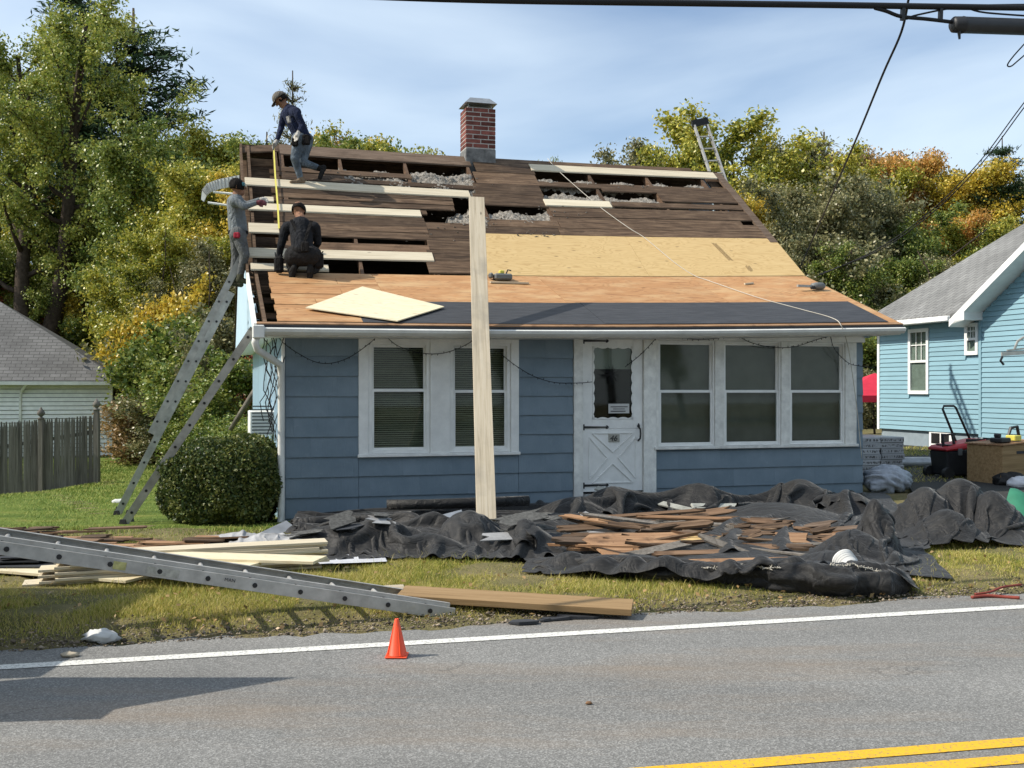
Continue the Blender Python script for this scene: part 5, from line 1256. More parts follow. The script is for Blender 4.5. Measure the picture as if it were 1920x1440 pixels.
# upright board leaning on the eave
b0, b1 = at(912, 975, 10.9), at(893.5, 371, 14.06)
plank('leaning_plank', b0, b1, 0.203, 0.04, 'plank_grey', 'tall weathered plank leaning upright against the eave in front of house', up=(0.10, -0.78, 0.62))
# plank lying over the big ladder's end
plank('verge_plank', at(752, 1112, 7.74), at(1186, 1139, 7.46), 0.24, 0.045, 'plank_brown', 'thick brown plank lying along the verge by the road', up=(0.02, -0.12, 0.99))
plank('wood_block', at(724, 1110, 7.8), at(760, 1108, 7.85), 0.14, 0.04, 'plank_grey', 'short grey wood offcut on the left end of the brown plank', 'wood block', up=(0, -0.3, 0.95))
plank('lath_strip', at(600, 1086, 8.85), at(1045, 1066, 9.35), 0.022, 0.018, 'new_board', 'thin pale lath strip lying on the grass before the tarp', 'lath')
# ------------------------------------------------------------------ stack of new boards at the left
GS = 'stack of new boards on the left verge'
rr = random.Random(9)
for i in range(11):
    z = 0.02 + i * 0.021
    s = i / 10.0
    pa = gp(44 + 60 * ((i * 7) % 5) / 5.0 + 5 * i, 1111, 0.0); pa = Vector((pa.x, pa.y + 0.10 * s, z + ground_z(pa.x, pa.y)))
    pb = Vector((-1.62 + 0.05 * s + rr.uniform(-0.1, 0.05), 9.15 - 0.10 * s + rr.uniform(-.05, .05), z + 0.02 + ground_z(-1.7, 9.1)))
    w_ = 0.24
    plank('stacked_board', pa, pb, w_, 0.019, 'new_board', 'new pale board in the fanned stack on the left verge, %s from the bottom' % ('lowest first second third fourth fifth sixth seventh eighth ninth topmost'.split()[i] if i not in (0, 10) else ('lowest' if i == 0 else 'topmost')), 'board', GS, bevel=0)
for i, (a, b, z) in enumerate((((270, 1040), (600, 1050), 0.27), ((240, 1048), (470, 1062), 0.25), ((-60, 1060), (260, 1085), 0.10))):
    plank('cover_board', gp(*a, z) , gp(*b, z), 0.30, 0.02, 'plywood_pale', ['pale sheet lying on the right part of the board stack', 'narrow pale sheet across the board stack under the ladder', 'pale sheet at the left edge under the ladder'][i], 'board', GS, bevel=0)
# old dark shingle strips and torn sheathing behind the stack
GD = 'torn roof sheathing behind the board stack'
items = []
for i in range(52):
    px_, py_ = rr.uniform(-20, 420), rr.uniform(1004, 1048); z = 0.03 + 0.10 * rr.random()
    if px_ > 250 and py_ < 1012: continue
    p = gp(px_, py_, z); a = R(rr.uniform(-25, 25)); L_ = rr.uniform(0.25, 0.9); m_ = rr.choice(['old_board', 'splinter', 'old_board_lit', 'splinter', 'old_board'])
    dv = Vector((math.cos(a), math.sin(a), rr.uniform(-0.06, 0.06))); z = ground_z(p.x, p.y) + 0.055 + 0.014 * (i % 7)
    items.append((Vector((p.x, p.y, z)), dv, L_, m_))
items.sort(key=lambda q: q[0].x)
for i, (p, dv, L_, m_) in enumerate(items):
    o = plank('torn_board', p - dv * L_ / 2, p + dv * L_ / 2, rr.uniform(0.09, 0.2), 0.016, m_, rough_ends=0.02, up=(rr.uniform(-.15, .15), rr.uniform(-.15, .15), 1))
    tag(o, 'x', 'torn board', GD)
# black felt scraps heaped at the far left edge
for i in range(7):
    p = gp(20 + 14 * i * (i % 2), 1085 - 9 * i, 0.03 + 0.03 * i); dv = Vector((1, 0.1 * i - 0.3, 0.0)).normalized()
    o = plank('felt_scrap', p - dv * 0.35, p + dv * 0.3, 0.3, 0.012, 'underlayment', rough_ends=0.03); tag(o, 'black roofing felt scrap heaped at the left edge, %s of the heap' % ('lowest', 'second', 'third', 'fourth', 'fifth', 'sixth', 'topmost')[i], 'felt scrap', 'felt scraps at the left edge')
# ------------------------------------------------------------------ traffic cone
cn = gp(744, 1229, 0.006); cone = empty('traffic_cone', (cn.x, cn.y, 0.0045)); tag(cone, 'small orange plastic marker cone standing on the white road line', 'cone')
hgt = 0.222
MB().lathe([(0.058, 0.004), (0.060, 0.008), (0.056, 0.012), (0.0125, hgt - 0.004), (0.010, hgt), (0.006, hgt), (0.008, hgt - 0.006), (0.053, 0.012)], 28).build('body', M['cone_orange'], cone, smooth=True)
MB().box(-0.066, 0.066, -0.066, 0.066, 0.0, 0.0055).build('base', M['cone_orange'], cone, bevel=0.0025)
for k in range(4):
    a = k * math.pi / 2 + 0.5; MB().tube([(0.058 * math.cos(a), 0.058 * math.sin(a), 0.012), (0.022 * math.cos(a), 0.022 * math.sin(a), 0.175)], [0.006, 0.002], 5).build('rib', M['cone_orange'], cone)
# ------------------------------------------------------------------ things at the right: shingle bundles, tool box, crate
rs_ = random.Random(4)
t = NT('bundle_wrap'); v = t.coord((1, 1, 1))
pr = t.ramp(t.noise(t.coord((26, 26, 9)), 2.2, 2, 0.5), [(0.50, 0.0), (0.54, 1.0)])
wz = t.new('ShaderNodeSeparateXYZ'); t.l.new(t.coord((1, 1, 1), rnd=False), wz.inputs[0])
band = t.math('MULTIPLY', t.math('GREATER_THAN', wz.outputs['Z'], 0.022), t.math('LESS_THAN', wz.outputs['Z'], 0.058))
k = t.mix(t.math('MULTIPLY', pr, band), (0.40, 0.41, 0.43), (0.05, 0.05, 0.055)); k = t.mix(1.0, k, t.ramp(t.rand(), [(0, 0.7), (1, 1.05)]), 'MULTIPLY')
t.col(k).rough(0.35, 0.45).bump(t.noise(t.coord((2, 2, 9)), 5, 5), 0.006, 0.6); M['bundle_wrap'] = t.m
bz = ground_z(at(1660, 900, 15.9).x, 15.9); bp0 = at(1616, 900, 15.7)
words = 'lowest,second lowest,third lowest,fourth lowest,fourth from top,third from top,second from top,topmost'.split(',')
pal = MB()
for i in range(8):
    for j, (u0, u1) in enumerate(((0.0, 0.32), (0.325, 0.72))):
        sh = rs_.uniform(-0.02, 0.02); mb = MB()
        mb.box(u0 + sh, u1 + sh, 0, 0.9, 0, 0.082)
        o = mb.build('shingle_bundle', M['bundle_wrap'], bevel=0.007); o.location = (bp0.x, bp0.y, bz + 0.03 + i * 0.0835); o.rotation_euler = (0, 0, TH + rs_.uniform(-.02, .02))
        tag(o, 'wrapped roofing shingle bundle, %s of the %s column beside the house' % (words[i], ('left', 'right')[j]), 'shingle bundle', 'stacked shingle bundles')
plain('plastic_blue', (0.34, 0.37, 0.42), 0.3, 0.5, var=0.3, nscale=14, bump=0.6, dist=0.01)
bag_c = at(1664, 922, 14.9)
def blob(name, c, rx, ry, rz_, m, n=20, amp=0.25, seed=1, sharp=1.0):
    rs = np.random.RandomState(seed); vs = []; fs = []
    ph = rs.uniform(0, 6.28, (8, 3)); fr_ = rs.uniform(2, 7, (8, 3))
    for j in range(n + 1):
        th_ = math.pi * j / n
        for i in range(2 * n):
            a = math.pi * i / n; x, y, z = math.sin(th_) * math.cos(a), math.sin(th_) * math.sin(a), math.cos(th_)
            r = 1 + amp * sum(abs(math.sin(fr_[k, 0] * x + fr_[k, 1] * y + fr_[k, 2] * z + ph[k, 0])) for k in range(8)) / 8 * 2 - amp
            vs.append((x * rx * r, y * ry * r, max(z, -0.75) * rz_ * r))
    W2_ = 2 * n
    for j in range(n):
        for i in range(W2_): fs.append((j * W2_ + i, (j + 1) * W2_ + i, (j + 1) * W2_ + (i + 1) % W2_, j * W2_ + (i + 1) % W2_))
    o = bpy.data.objects.new(name, mesh_np(name, vs, fs, M[m], True)); link(o); o.location = c; return o
tag(blob('plastic_bag', (bag_c.x, bag_c.y, ground_z(bag_c.x, bag_c.y) + 0.16), 0.27, 0.2, 0.17, 'plastic_blue', 26, 0.6, 3), 'crumpled white plastic wrapping below the shingle bundles', 'plastic wrap')
# red rolling tool box
def onG(px, py):
    Y = 14.0
    for _ in range(30):
        p = at(px, py, Y); Y = (H - ground_z(p.x, Y) - 0.022) * F / (py - CY)
    return at(px, py, Y)
tb = onG(1795, 896); tbo = empty('tool_chest', (tb.x, tb.y, tb.z), R(12)); tag(tbo, 'red and black rolling tool chest with raised handle', 'tool chest')
MB().hexa([(-0.30, -0.2, 0.05), (0.26, -0.2, 0.05), (0.26, 0.2, 0.05), (-0.30, 0.2, 0.05), (-0.33, -0.23, 0.42), (0.30, -0.23, 0.42), (0.30, 0.23, 0.42), (-0.33, 0.23, 0.42)]).build('bin', M['black_plastic'], tbo, bevel=0.02)
MB().hexa([(-0.36, -0.26, 0.42), (0.36, -0.26, 0.47), (0.36, 0.26, 0.47), (-0.36, 0.26, 0.42), (-0.33, -0.23, 0.49), (0.36, -0.23, 0.60), (0.36, 0.23, 0.60), (-0.33, 0.23, 0.49)]).build('lid', M['red_plastic'], tbo, bevel=0.025)
MB().box(-0.30, -0.1, -0.2, 0.1, 0.50, 0.515).box(0.02, 0.32, -0.21, -0.18, 0.55, 0.60).build('lid_tray', M['black_plastic'], tbo)
for s in (-0.16, 0.1): MB().box(s, s + 0.06, -0.27, -0.245, 0.36, 0.46).build('latch', M['grey_plastic'], tbo)
MB().tube([(0.10, 0.15, 0.5), (-0.06, 0.28, 1.04), (-0.04, 0.28, 1.09), (0.13, 0.28, 1.09), (0.17, 0.28, 1.06), (0.33, 0.15, 0.56)], 0.018, 8).build('handle', M['black_plastic'], tbo, smooth=True)
MB().tube([(-0.3, -0.1, 0.46), (-0.32, -0.1, 0.66), (-0.16, -0.1, 0.67), (-0.12, -0.1, 0.5)], 0.022, 6).build('grip', M['black_plastic'], tbo)
for s in (-0.24, 0.24): 
    w_ = MB().tube([(-0.32, s - 0.04, 0.09), (-0.32, s + 0.04, 0.09)], 0.09, 14).build('wheel', M['black_rubber'], tbo)
# silver duct roll
dq = onG(1735, 884); MBd = MB().tube([(-0.35, 0, 0.10), (0.28, 0.05, 0.10)], 0.10, 20); du_ = MBd.build('duct_pipe', M['galvanised'], smooth=False, loc=(dq.x, dq.y + 0.5, dq.z)); tag(du_, 'silver metal duct pipe lying beside the tool chest', 'pipe')
# plywood crate
cq = onG(1882, 905); cr_ = empty('wooden_crate', (cq.x, cq.y, cq.z), R(28)); tag(cr_, 'stained plywood tool crate with tools piled on top at right edge', 'crate')
MB().hexa([(-0.42, -0.3, 0.0), (0.42, -0.3, 0.0), (0.42, 0.3, 0), (-0.42, 0.3, 0), (-0.42, -0.3, 0.56), (0.42, -0.3, 0.60), (0.42, 0.3, 0.60), (-0.42, 0.3, 0.56)]).build('box', M['plank_brown'], cr_, bevel=0.008)
MB().hexa([(-0.44, -0.32, 0.565), (0.44, -0.32, 0.605), (0.44, 0.32, 0.605), (-0.44, 0.32, 0.565), (-0.44, -0.32, 0.585), (0.44, -0.32, 0.625), (0.44, 0.32, 0.625), (-0.44, 0.32, 0.585)]).build('lid', M['splinter'], cr_)
MB().box(-0.12, 0.06, -0.306, -0.30, 0.44, 0.48).build('hand_hole', M['ink'], cr_)
tg = empty('nail_guns', (cq.x, cq.y, cq.z + 0.6), R(28)); tag(tg, 'black and yellow power tools piled on the plywood crate', 'power tools')
MB().box(-0.38, -0.16, -0.25, -0.05, 0.0, 0.07).box(-0.36, -0.30, -0.2, -0.1, 0.07, 0.13).build('tool_body', M['black_plastic'], tg, bevel=0.015)
MB().tube([(-0.05, -0.1, 0.05), (0.02, -0.1, 0.2), (0.16, -0.1, 0.22), (0.2, -0.1, 0.08)], 0.025, 6).build('handle', M['black_plastic'], tg)
MB().box(-0.1, 0.05, -0.26, -0.1, 0.02, 0.10).build('battery', M['yellow_tape'], tg, bevel=0.01)
# loose clutter beside the crate
GC = 'site clutter by the tool chest'
for i, (px_, py_, sx, m_) in enumerate(((1790, 892, 0.09, 'plank_grey'), (1812, 890, 0.08, 'plank_brown'), (1826, 880, 0.12, 'black_plastic'), (1832, 893, 0.1, 'splinter'), (1893, 908, 0.16, 'black_rubber'), (1915, 912, 0.13, 'plastic_film'))):
    p = onG(px_, py_ + 4); o = blob('clutter_heap', (p.x, p.y, p.z + sx * 0.5), sx * 1.3, sx, sx * 0.7, m_, 10, 0.5, i)
    tag(o, ['grey rag on the ground left of the tool chest foot', 'brown rag on the ground before the tool chest', 'black tool bag between tool chest and crate', 'tan rag lying between tool chest and crate', 'black coiled hose in front of the plywood crate', 'blue-white plastic bag at the right edge by crate'][i], 'clutter', GC)
plank('pry_bar', onG(1862, 912) + Vector((0, 0, .01)), onG(1895, 914) + Vector((0, 0, .01)), 0.03, 0.02, 'black_iron', 'black pry bar lying on the driveway before the crate', 'pry bar')
# ------------------------------------------------------------------ small things on the roof
p = roof_w(942, 528, 0.02); rt = empty('roof_tool', p, TH); tag(rt, 'grey tool pouch with nails resting on the orange sheathing', 'tool pouch')
MB().box(-0.13, 0.13, -0.08, 0.08, 0.0, 0.09).box(-0.2, -0.14, -0.05, 0.05, 0.02, 0.10).build('pouch', M['grey_plastic'], rt, bevel=0.02)
MB().box(-0.05, 0.02, -0.04, 0.04, 0.09, 0.14).build('tape_reel', M['yellow_tape'], rt, bevel=0.01)
MB().tube([(0.05, 0, 0.08), (0.08, 0, 0.15), (0.13, 0, 0.14)], 0.01, 6).build('handle', M['black_iron'], rt)
for (a, b, nm, lb_, m_) in (((919, 534), (991, 536), 'batten_offcut', 'short pale batten lying on the roof below the tool pouch', 'new_board'), ((1396, 537), (1412, 535), 'batten_offcut', 'tiny pale wood offcut alone on the orange sheathing', 'new_board')):
    plank(nm, roof_w(*a, 0.035), roof_w(*b, 0.035), 0.06 if a[0] < 1000 else 0.03, 0.025, m_, lb_, 'offcut')
p = roof_w(1520, 547, 0.03); ng = empty('nail_gun', p, TH); tag(ng, 'grey pneumatic nail gun lying near the right roof edge', 'nail gun')
MB().tube([(0.02, 0, 0.05), (0.10, 0, 0.06), (0.20, 0.01, 0.06), (0.24, 0.01, 0.05)], [0.045, 0.055, 0.055, 0.03], 10).build('cylinder', M['grey_plastic'], ng, smooth=True)
MB().bar((-0.24, -0.03, 0.05), (0.06, 0, 0.05), 0.04, 0.035).build('magazine', M['aluminium_dull'], ng)
MB().bar((-0.02, -0.05, 0.02), (0.1, -0.01, 0.05), 0.035, 0.04).build('grip', M['black_rubber'], ng)
# air hose / rope across the roof
def cord(name, pts, r, m, label, cat='cord', group=None, seg=6, sub=6):
    P_ = [Vector(p) for p in pts]; out = []
    for i in range(len(P_) - 1):
        p0, p1, p2, p3 = P_[max(i - 1, 0)], P_[i], P_[i + 1], P_[min(i + 2, len(P_) - 1)]
        for k in range(sub):
            t_ = k / sub; out.append(0.5 * ((2 * p1) + (p2 - p0) * t_ + (2 * p0 - 5 * p1 + 4 * p2 - p3) * t_ ** 2 + (3 * p1 - p0 - 3 * p2 + p3) * t_ ** 3))
    out.append(P_[-1]); c = out[0].copy()
    o = MB().tube([q - c for q in out], r, seg).build(name, M[m], smooth=True, loc=c); return tag(o, label, cat, group)
rp = [roof_w(x, y, 0.035) for x, y in ((1027, 301), (1045, 322), (1085, 358), (1130, 396), (1180, 432), (1206, 448), (1240, 476), (1268, 499), (1300, 520), (1330, 531), (1420, 562), (1500, 584), (1560, 601))]
e1 = hw(uof(1578, VE - 0.14), VE - 0.14, uz(1578, 612, VE - 0.14)[1])
rp += [e1, hw(uof(1590, -0.2), -0.2, uz(1590, 650, -0.2)[1]), hw(uof(1598, -0.12), -0.12, uz(1598, 700, -0.12)[1]), hw(uof(1606, -0.08), -0.08, uz(1606, 760, -0.08)[1]), hw(uof(1616, -0.06), -0.06, uz(1616, 860, -0.06)[1])]
cord('air_hose', rp, 0.0055, 'cord_white', 'thin pale air hose running from ridge down over the eave', 'hose')
# tape measure held along the left end
tp = [(519, 283), (517, 330), (521, 400), (524, 436)]
t0 = roof_w(515, 283, 0.10)
tpp = [roof_w(x, y, 0.09) for x, y in ((513, 283), (516, 340), (521, 400), (523, 440))]
tm = MB()
for a_, b_ in zip(tpp[:-1], tpp[1:]): tm.bar(a_ - tpp[0], b_ - tpp[0], 0.024, 0.003, up=(0, -0.7, 0.7))
tag(tm.build('tape_measure', M['yellow_tape'], loc=tpp[0]), 'yellow tape measure stretched between the two roofers', 'tape measure')
# bent white awning behind the gable
aw = empty('metal_awning', at(420, 360, 19.5)); tag(aw, 'bent white ribbed metal awning sticking out left of the gable', 'awning')
def ap(px, py, Y=19.5): return at(px, py, Y) - aw.location
prof = [(478, 322), (440, 330), (410, 336), (388, 344), (379, 356), (377, 374)]
inn = [(478, 342), (440, 349), (412, 354), (395, 360), (387, 366), (382, 378)]
mb = MB(); 
for i in range(len(prof) - 1):
    q0, q1, q2, q3 = ap(*prof[i]), ap(*prof[i + 1]), ap(*inn[i + 1]), ap(*inn[i]); o_ = Vector((0, 0.03, 0)); mb.hexa([q0, q1, q2, q3, q0 + o_, q1 + o_, q2 + o_, q3 + o_])
mb.build('side_panel', M['gutter_white'], aw)
for i in range(18):
    s = i / 18 * 4.2; k_ = int(s); f_ = s - k_; a = Vector(ap(*prof[k_])).lerp(ap(*prof[k_ + 1]), f_); b = Vector(ap(*inn[k_])).lerp(ap(*inn[k_ + 1]), f_)
    MB().bar(a + Vector((0, -0.01, 0)), b + Vector((0, -0.01, 0)), 0.015, 0.02, up=(0, 1, 0)).build('rib', M['aluminium_dull'], aw)
for (a, b) in (((400, 360), (478, 368)), ((390, 380), (478, 392))): MB().tube([ap(*a), ap(*b)], 0.022, 6).build('strut', M['gutter_white'], aw)
# ------------------------------------------------------------------ litter on the road edge
t_ = gp(188, 1204, 0.0); tag(blob('white_trash', (t_.x, t_.y + 0.02, 0.03), 0.095, 0.06, 0.04, 'paper', 9, 0.6, 8), 'crumpled white rubbish at the road edge on the left', 'litter')
t_ = gp(131, 1231, 0.0); tag(blob('leaf_litter', (t_.x, t_.y, 0.012), 0.045, 0.03, 0.015, 'plank_grey', 8, 0.6, 9), 'small pale crumpled leaf on the road near white rubbish', 'litter')
for i, (px_, py_, w_, h_, r_) in enumerate(((982, 1167, 0.11, 0.07, 0.1), (1042, 1160, 0.12, 0.06, 0.3), (1085, 1156, 0.16, 0.08, -0.1), (1020, 1163, 0.05, 0.03, 0.5))):
    p = gp(px_, py_, 0.01); mb = MB(); s = random.Random(i)
    pts = [(math.cos(a) * w_ * s.uniform(.7, 1.1), math.sin(a) * h_ * s.uniform(.7, 1.1)) for a in (0.3, 1.2, 2.4, 3.4, 4.3, 5.5)]
    b = len(mb.v); mb.v += [(x, y, 0.0) for x, y in pts] + [(x, y, 0.008 + s.uniform(0, .012)) for x, y in pts]; mb.f += [tuple(range(6, 12)), tuple(reversed(range(6)))] + [(k, (k + 1) % 6, 6 + (k + 1) % 6, 6 + k) for k in range(6)]
    o = mb.build('shingle_scrap', M['underlayment'], loc=(p.x, p.y, 0.006)); o.rotation_euler = (0, 0, r_)
    tag(o, ['flat dark shingle scrap on the road, leftmost of the scraps', 'dark shingle scrap just below the brown plank end', 'widest dark shingle scrap by the road edge', 'tiny dark shingle chip between two larger scraps'][i], 'shingle scrap', 'shingle scraps on the road')
cord('red_strap', [gp(1822, 1120, 0.01), gp(1850, 1117, 0.015), gp(1880, 1119, 0.01), gp(1912, 1121, 0.012)], 0.014, 'strap_red', 'red strap lying on the asphalt at the right road edge', 'strap')
cord('red_strap', [gp(1828, 1114, 0.02), gp(1856, 1110, 0.03), gp(1880, 1101, 0.05), gp(1915, 1096, 0.05)], 0.010, 'strap_red', 'dark red strap trailing into the grass at right', 'strap')
t_ = gp(1104, 1321, 0.0); tag(blob('leaf_litter', (t_.x, t_.y, 0.008), 0.016, 0.010, 0.008, 'splinter', 6, 0.5, 12), 'single brown leaf in the middle of the road', 'litter')
t_ = at(222, 928, 18.0); tag(blob('rag', (t_.x, t_.y, ground_z(t_.x, t_.y) + 0.03), 0.10, 0.07, 0.05, 'paper', 8, 0.5, 13), 'pale rag lying on the lawn left of the long ladder', 'litter')
# ------------------------------------------------------------------ parked dump trailer just outside the left edge: it props the ladder and shades the road
tl = empty('dump_trailer', (-4.6, 6.9, 0)); tag(tl, 'dark grey dump trailer parked outside the left edge, shading the road', 'trailer')
plain('trailer_grey', (0.06, 0.062, 0.065), 0.5, 0.4)
MB().box(-3.4, 0.63, -1.21, 1.10, 0.45, 1.30).build('body', M['trailer_grey'], tl, bevel=0.02)
yz = [(5.107, 1.246), (5.568, 2.0), (5.785, 0.708), (5.72, 0.45), (5.0, 0.45), (4.95, 1.24)]  # added panel, its outline shaped to cast the wedge of shadow on the road
mb = MB(); n_ = len(yz)
for dx in (1.25, 1.30): mb.v += [(dx, y - 6.9, z) for y, z in yz]
mb.f += [tuple(range(n_)), tuple(reversed(range(n_, 2 * n_)))] + [(i, (i + 1) % n_, n_ + (i + 1) % n_, n_ + i) for i in range(n_)]
mb.build('shadow_panel', M['trailer_grey'], tl)
MB().box(0.5, 1.27, -1.30, -1.215, 0.50, 0.60).build('panel_arm', M['trailer_grey'], tl)
MB().box(0.64, 1.2, -0.7, 0.2, 0.50, 0.60).build('fender', M['trailer_grey'], tl, bevel=0.02)
for (a, b) in ((-0.9, -1.3), (-1.8, -1.3), (-0.9, 1.2), (-1.8, 1.2)): MB().tube([(a, b - 0.12, 0.34), (a, b + 0.12, 0.34)], 0.34, 20).build('wheel', M['black_rubber'], tl)
MB().box(0.70, 0.9, -0.6, 0.1, 0.0, 0.50).build('jack_leg', M['trailer_grey'], tl)
# ------------------------------------------------------------------ black tarpaulins: cloth relaxed over the debris by a small numpy solver
t = NT('tarp_black'); v = t.coord(rnd=True)
wv = t.noise(t.coord((1, 1, 1)), 190, 2, 0.6)
fl_ = t.noise(t.coord((3, 14, 6)), 5, 6, 0.75)
k = t.ramp(t.noise(v, 2.6, 6, 0.65), [(0.3, (0.008, 0.008, 0.0085)), (0.55, (0.018, 0.0177, 0.0175)), (0.78, (0.040, 0.038, 0.035))])
k = t.mix(t.ramp(fl_, [(0.50, 0.0), (0.72, 0.40)]), k, (0.085, 0.081, 0.074))  # pale streaks mixed into the colour as painted highlights on the folds
t.col(k).rough(0.60, 0.25)
wr = t.math('ABSOLUTE', t.math('SUBTRACT', t.noise(t.coord((1, 1, 1)), 2.6, 4, 0.5, 1.6), 0.5))
t.b.inputs['Sheen Weight'].default_value = 0.15; t.b.inputs['Sheen Roughness'].default_value = 0.4
h = t.mix(0.30, t.ramp(wr, [(0.0, 0.0), (0.10, 1.0)]), t.mix(0.3, fl_, wv)); t.bump(h, 0.014, 0.75); M['tarp_black'] = t.m
plain('tarp_grey', (0.30, 0.30, 0.30), 0.7, 0.3, var=0.35, nscale=5, bump=0.5, dist=0.01)
BUMPS = []     # (x, y, height, rx, ry)
def pile_z(x, y):
    g = np.vectorize(ground_z)(x, y) if np.ndim(x) else ground_z(x, y)
    b = 0 * x
    for (bx, by, h_, rx, ry) in BUMPS: b = np.maximum(b, h_ * np.exp(-(((x - bx) / rx) ** 2 + ((y - by) / ry) ** 2)))
    return g + b
def PB(px, py, Y, rx, ry, dz=0.0):
    p = at(px, py, Y); BUMPS.append((p.x, Y, max(p.z - ground_z(p.x, Y) + dz, 0.02), rx, ry)); return p
GZ = np.vectorize(ground_z)
def cloth(nx, ny, P0, cell, steps=90, iters=5, seed=0, pins=None, grav=-0.004, noise=0.03, stiff=0.18, fric=0.7):
    """P0 (ny,nx,3) start; cell=(cx,cy) rest lengths larger than the start spacing -> the sheet buckles into folds"""
    rs = np.random.RandomState(seed); X = P0.copy(); X[..., 2] += noise * rs.rand(ny, nx)
    lo = rs.rand(ny // 4 + 2, nx // 4 + 2)
    yy, xx = np.meshgrid(np.linspace(0, ny / 4, ny), np.linspace(0, nx / 4, nx), indexing='ij'); iy, ix = yy.astype(int), xx.astype(int); fy, fx = yy - iy, xx - ix
    lo = np.pad(lo, ((0, 2), (0, 2)), mode='edge')
    X[..., 2] += 0.10 * (lo[iy, ix] * (1 - fy) * (1 - fx) + lo[iy + 1, ix] * fy * (1 - fx) + lo[iy, ix + 1] * (1 - fy) * fx + lo[iy + 1, ix + 1] * fy * fx)
    V_ = X.copy(); cx_, cy_ = cell; dg = math.hypot(cx_, cy_)
    def con(A, B, L_, k, mode=0):
        d = B - A; l = np.linalg.norm(d, axis=-1, keepdims=True) + 1e-9; c = (l - L_) / l
        if mode == 1: c = np.minimum(c, 0)
        q = d * c * 0.5 * k; A += q; B -= q
    for st in range(steps):
        N_ = X + (X - V_) * 0.90; N_[..., 2] += grav; V_ = X; X = N_
        for _ in range(iters):
            for o_ in (0, 1):
                a, b = X[:, o_:-1:2], X[:, o_ + 1::2]; m_ = min(a.shape[1], b.shape[1]); con(a[:, :m_], b[:, :m_], cx_, 1.0)
                a, b = X[o_:-1:2], X[o_ + 1::2]; m_ = min(a.shape[0], b.shape[0]); con(a[:m_], b[:m_], cy_, 1.0)
            con(X[:-1, :-1], X[1:, 1:], dg, 0.25); con(X[:-1, 1:], X[1:, :-1], dg, 0.25)
            con(X[:, :-2], X[:, 2:], 1.75 * cx_, stiff * 0.5, 1); con(X[:-2], X[2:], 1.75 * cy_, stiff * 0.5, 1)
            con(X[:, :-4], X[:, 4:], 2.6 * cx_, stiff * 0.3, 1); con(X[:-4], X[4:], 2.6 * cy_, stiff * 0.3, 1)
            if pins is not None:
                for (j, i, p, k_) in pins: X[j, i] += (np.array(p) - X[j, i]) * k_
            if _ == iters - 1:
                g = pile_z(X[..., 0], X[..., 1]) + 0.030; hit = X[..., 2] < g
                X[..., 2] = np.maximum(X[..., 2], g); V_[hit] += (X[hit] - V_[hit]) * fric
    return X
def start(nx, ny, c, hgt=0.05):
    """bilinear start grid from 4 ground points (near-left, near-right, far-right, far-left)"""
    a, b, d, e = [np.array(q[:2]) for q in c]; s = np.linspace(0, 1, nx)[None, :, None]; t_ = np.linspace(0, 1, ny)[:, None, None]
    P_ = (a * (1 - s) + b * s) * (1 - t_) + (e * (1 - s) + d * s) * t_
    z = pile_z(P_[..., 0], P_[..., 1]) + hgt; return np.concatenate([P_, z[..., None]], -1)
def poly_at(pts, s):
    n = len(pts) - 1; i = min(int(s * n), n - 1); f = s * n - i; return pts[i].lerp(pts[i + 1], f)
def start2(nx, ny, near, far, hgt=0.05):
    P_ = np.zeros((ny, nx, 3))
    for i in range(nx):
        a, b = poly_at(near, i / (nx - 1)), poly_at(far, i / (nx - 1))
        for j in range(ny): q = a.lerp(b, j / (ny - 1)); P_[j, i] = (q.x, q.y, 0)
    P_[..., 2] = pile_z(P_[..., 0], P_[..., 1]) + hgt; return P_
def tarp(name, X, m, label, group='tarps heaped in front of the cottage', th=0.006, sub=1):
    ny, nx = X.shape[:2]; c = X.reshape(-1, 3).mean(0); f = [(j * nx + i, j * nx + i + 1, (j + 1) * nx + i + 1, (j + 1) * nx + i) for j in range(ny - 1) for i in range(nx - 1)]
    o = bpy.data.objects.new(name, mesh_np(name, X.reshape(-1, 3) - c, f, M[m], True)); link(o); o.location = c
    if th: s = o.modifiers.new('thick', 'SOLIDIFY'); s.thickness = th; s.offset = 0
    if sub: s = o.modifiers.new('sub', 'SUBSURF'); s.levels = sub; s.render_levels = sub
    return tag(o, label, 'tarp', group)
def G(px, py, z=0.05): return gp(px, py, z)
rnd_ = random.Random(2)
# the heap under and between the tarps
BUMPS += [(0.9, 10.9, 0.16, 1.1, 0.8), (2.2, 10.4, 0.20, 1.2, 1.1), (-0.9, 10.6, 0.15, 0.9, 0.7), (2.9, 11.6, 0.25, 0.8, 0.8)]
PB(700, 973, 10.0, 0.22, 0.20); PB(630, 992, 9.9, 0.35, 0.2); PB(800, 1005, 9.8, 0.35, 0.15)
PB(880, 962, 10.3, 0.25, 0.3); PB(985, 978, 10.0, 0.22, 0.22)
PB(1640, 938, 9.7, 0.16, 0.22); PB(1600, 1000, 9.3, 0.35, 0.3); PB(1560, 1040, 9.0, 0.4, 0.25)
PB(1735, 918, 11.2, 0.30, 0.4); PB(1800, 902, 11.3, 0.42, 0.35); PB(1860, 925, 11.0, 0.28, 0.35); PB(1775, 960, 10.6, 0.3, 0.3)
PB(1500, 902, 13.2, 0.40, 0.35); PB(1310, 909, 12.7, 0.35, 0.3); PB(1150, 915, 12.3, 0.30, 0.3); PB(1080, 940, 11.9, 0.4, 0.3); PB(1590, 925, 12.6, 0.35, 0.3); PB(1420, 945, 12.0, 0.25, 0.2); PB(1470, 990, 10.3, 0.3, 0.3); PB(1400, 950, 13.0, 0.5, 0.3)
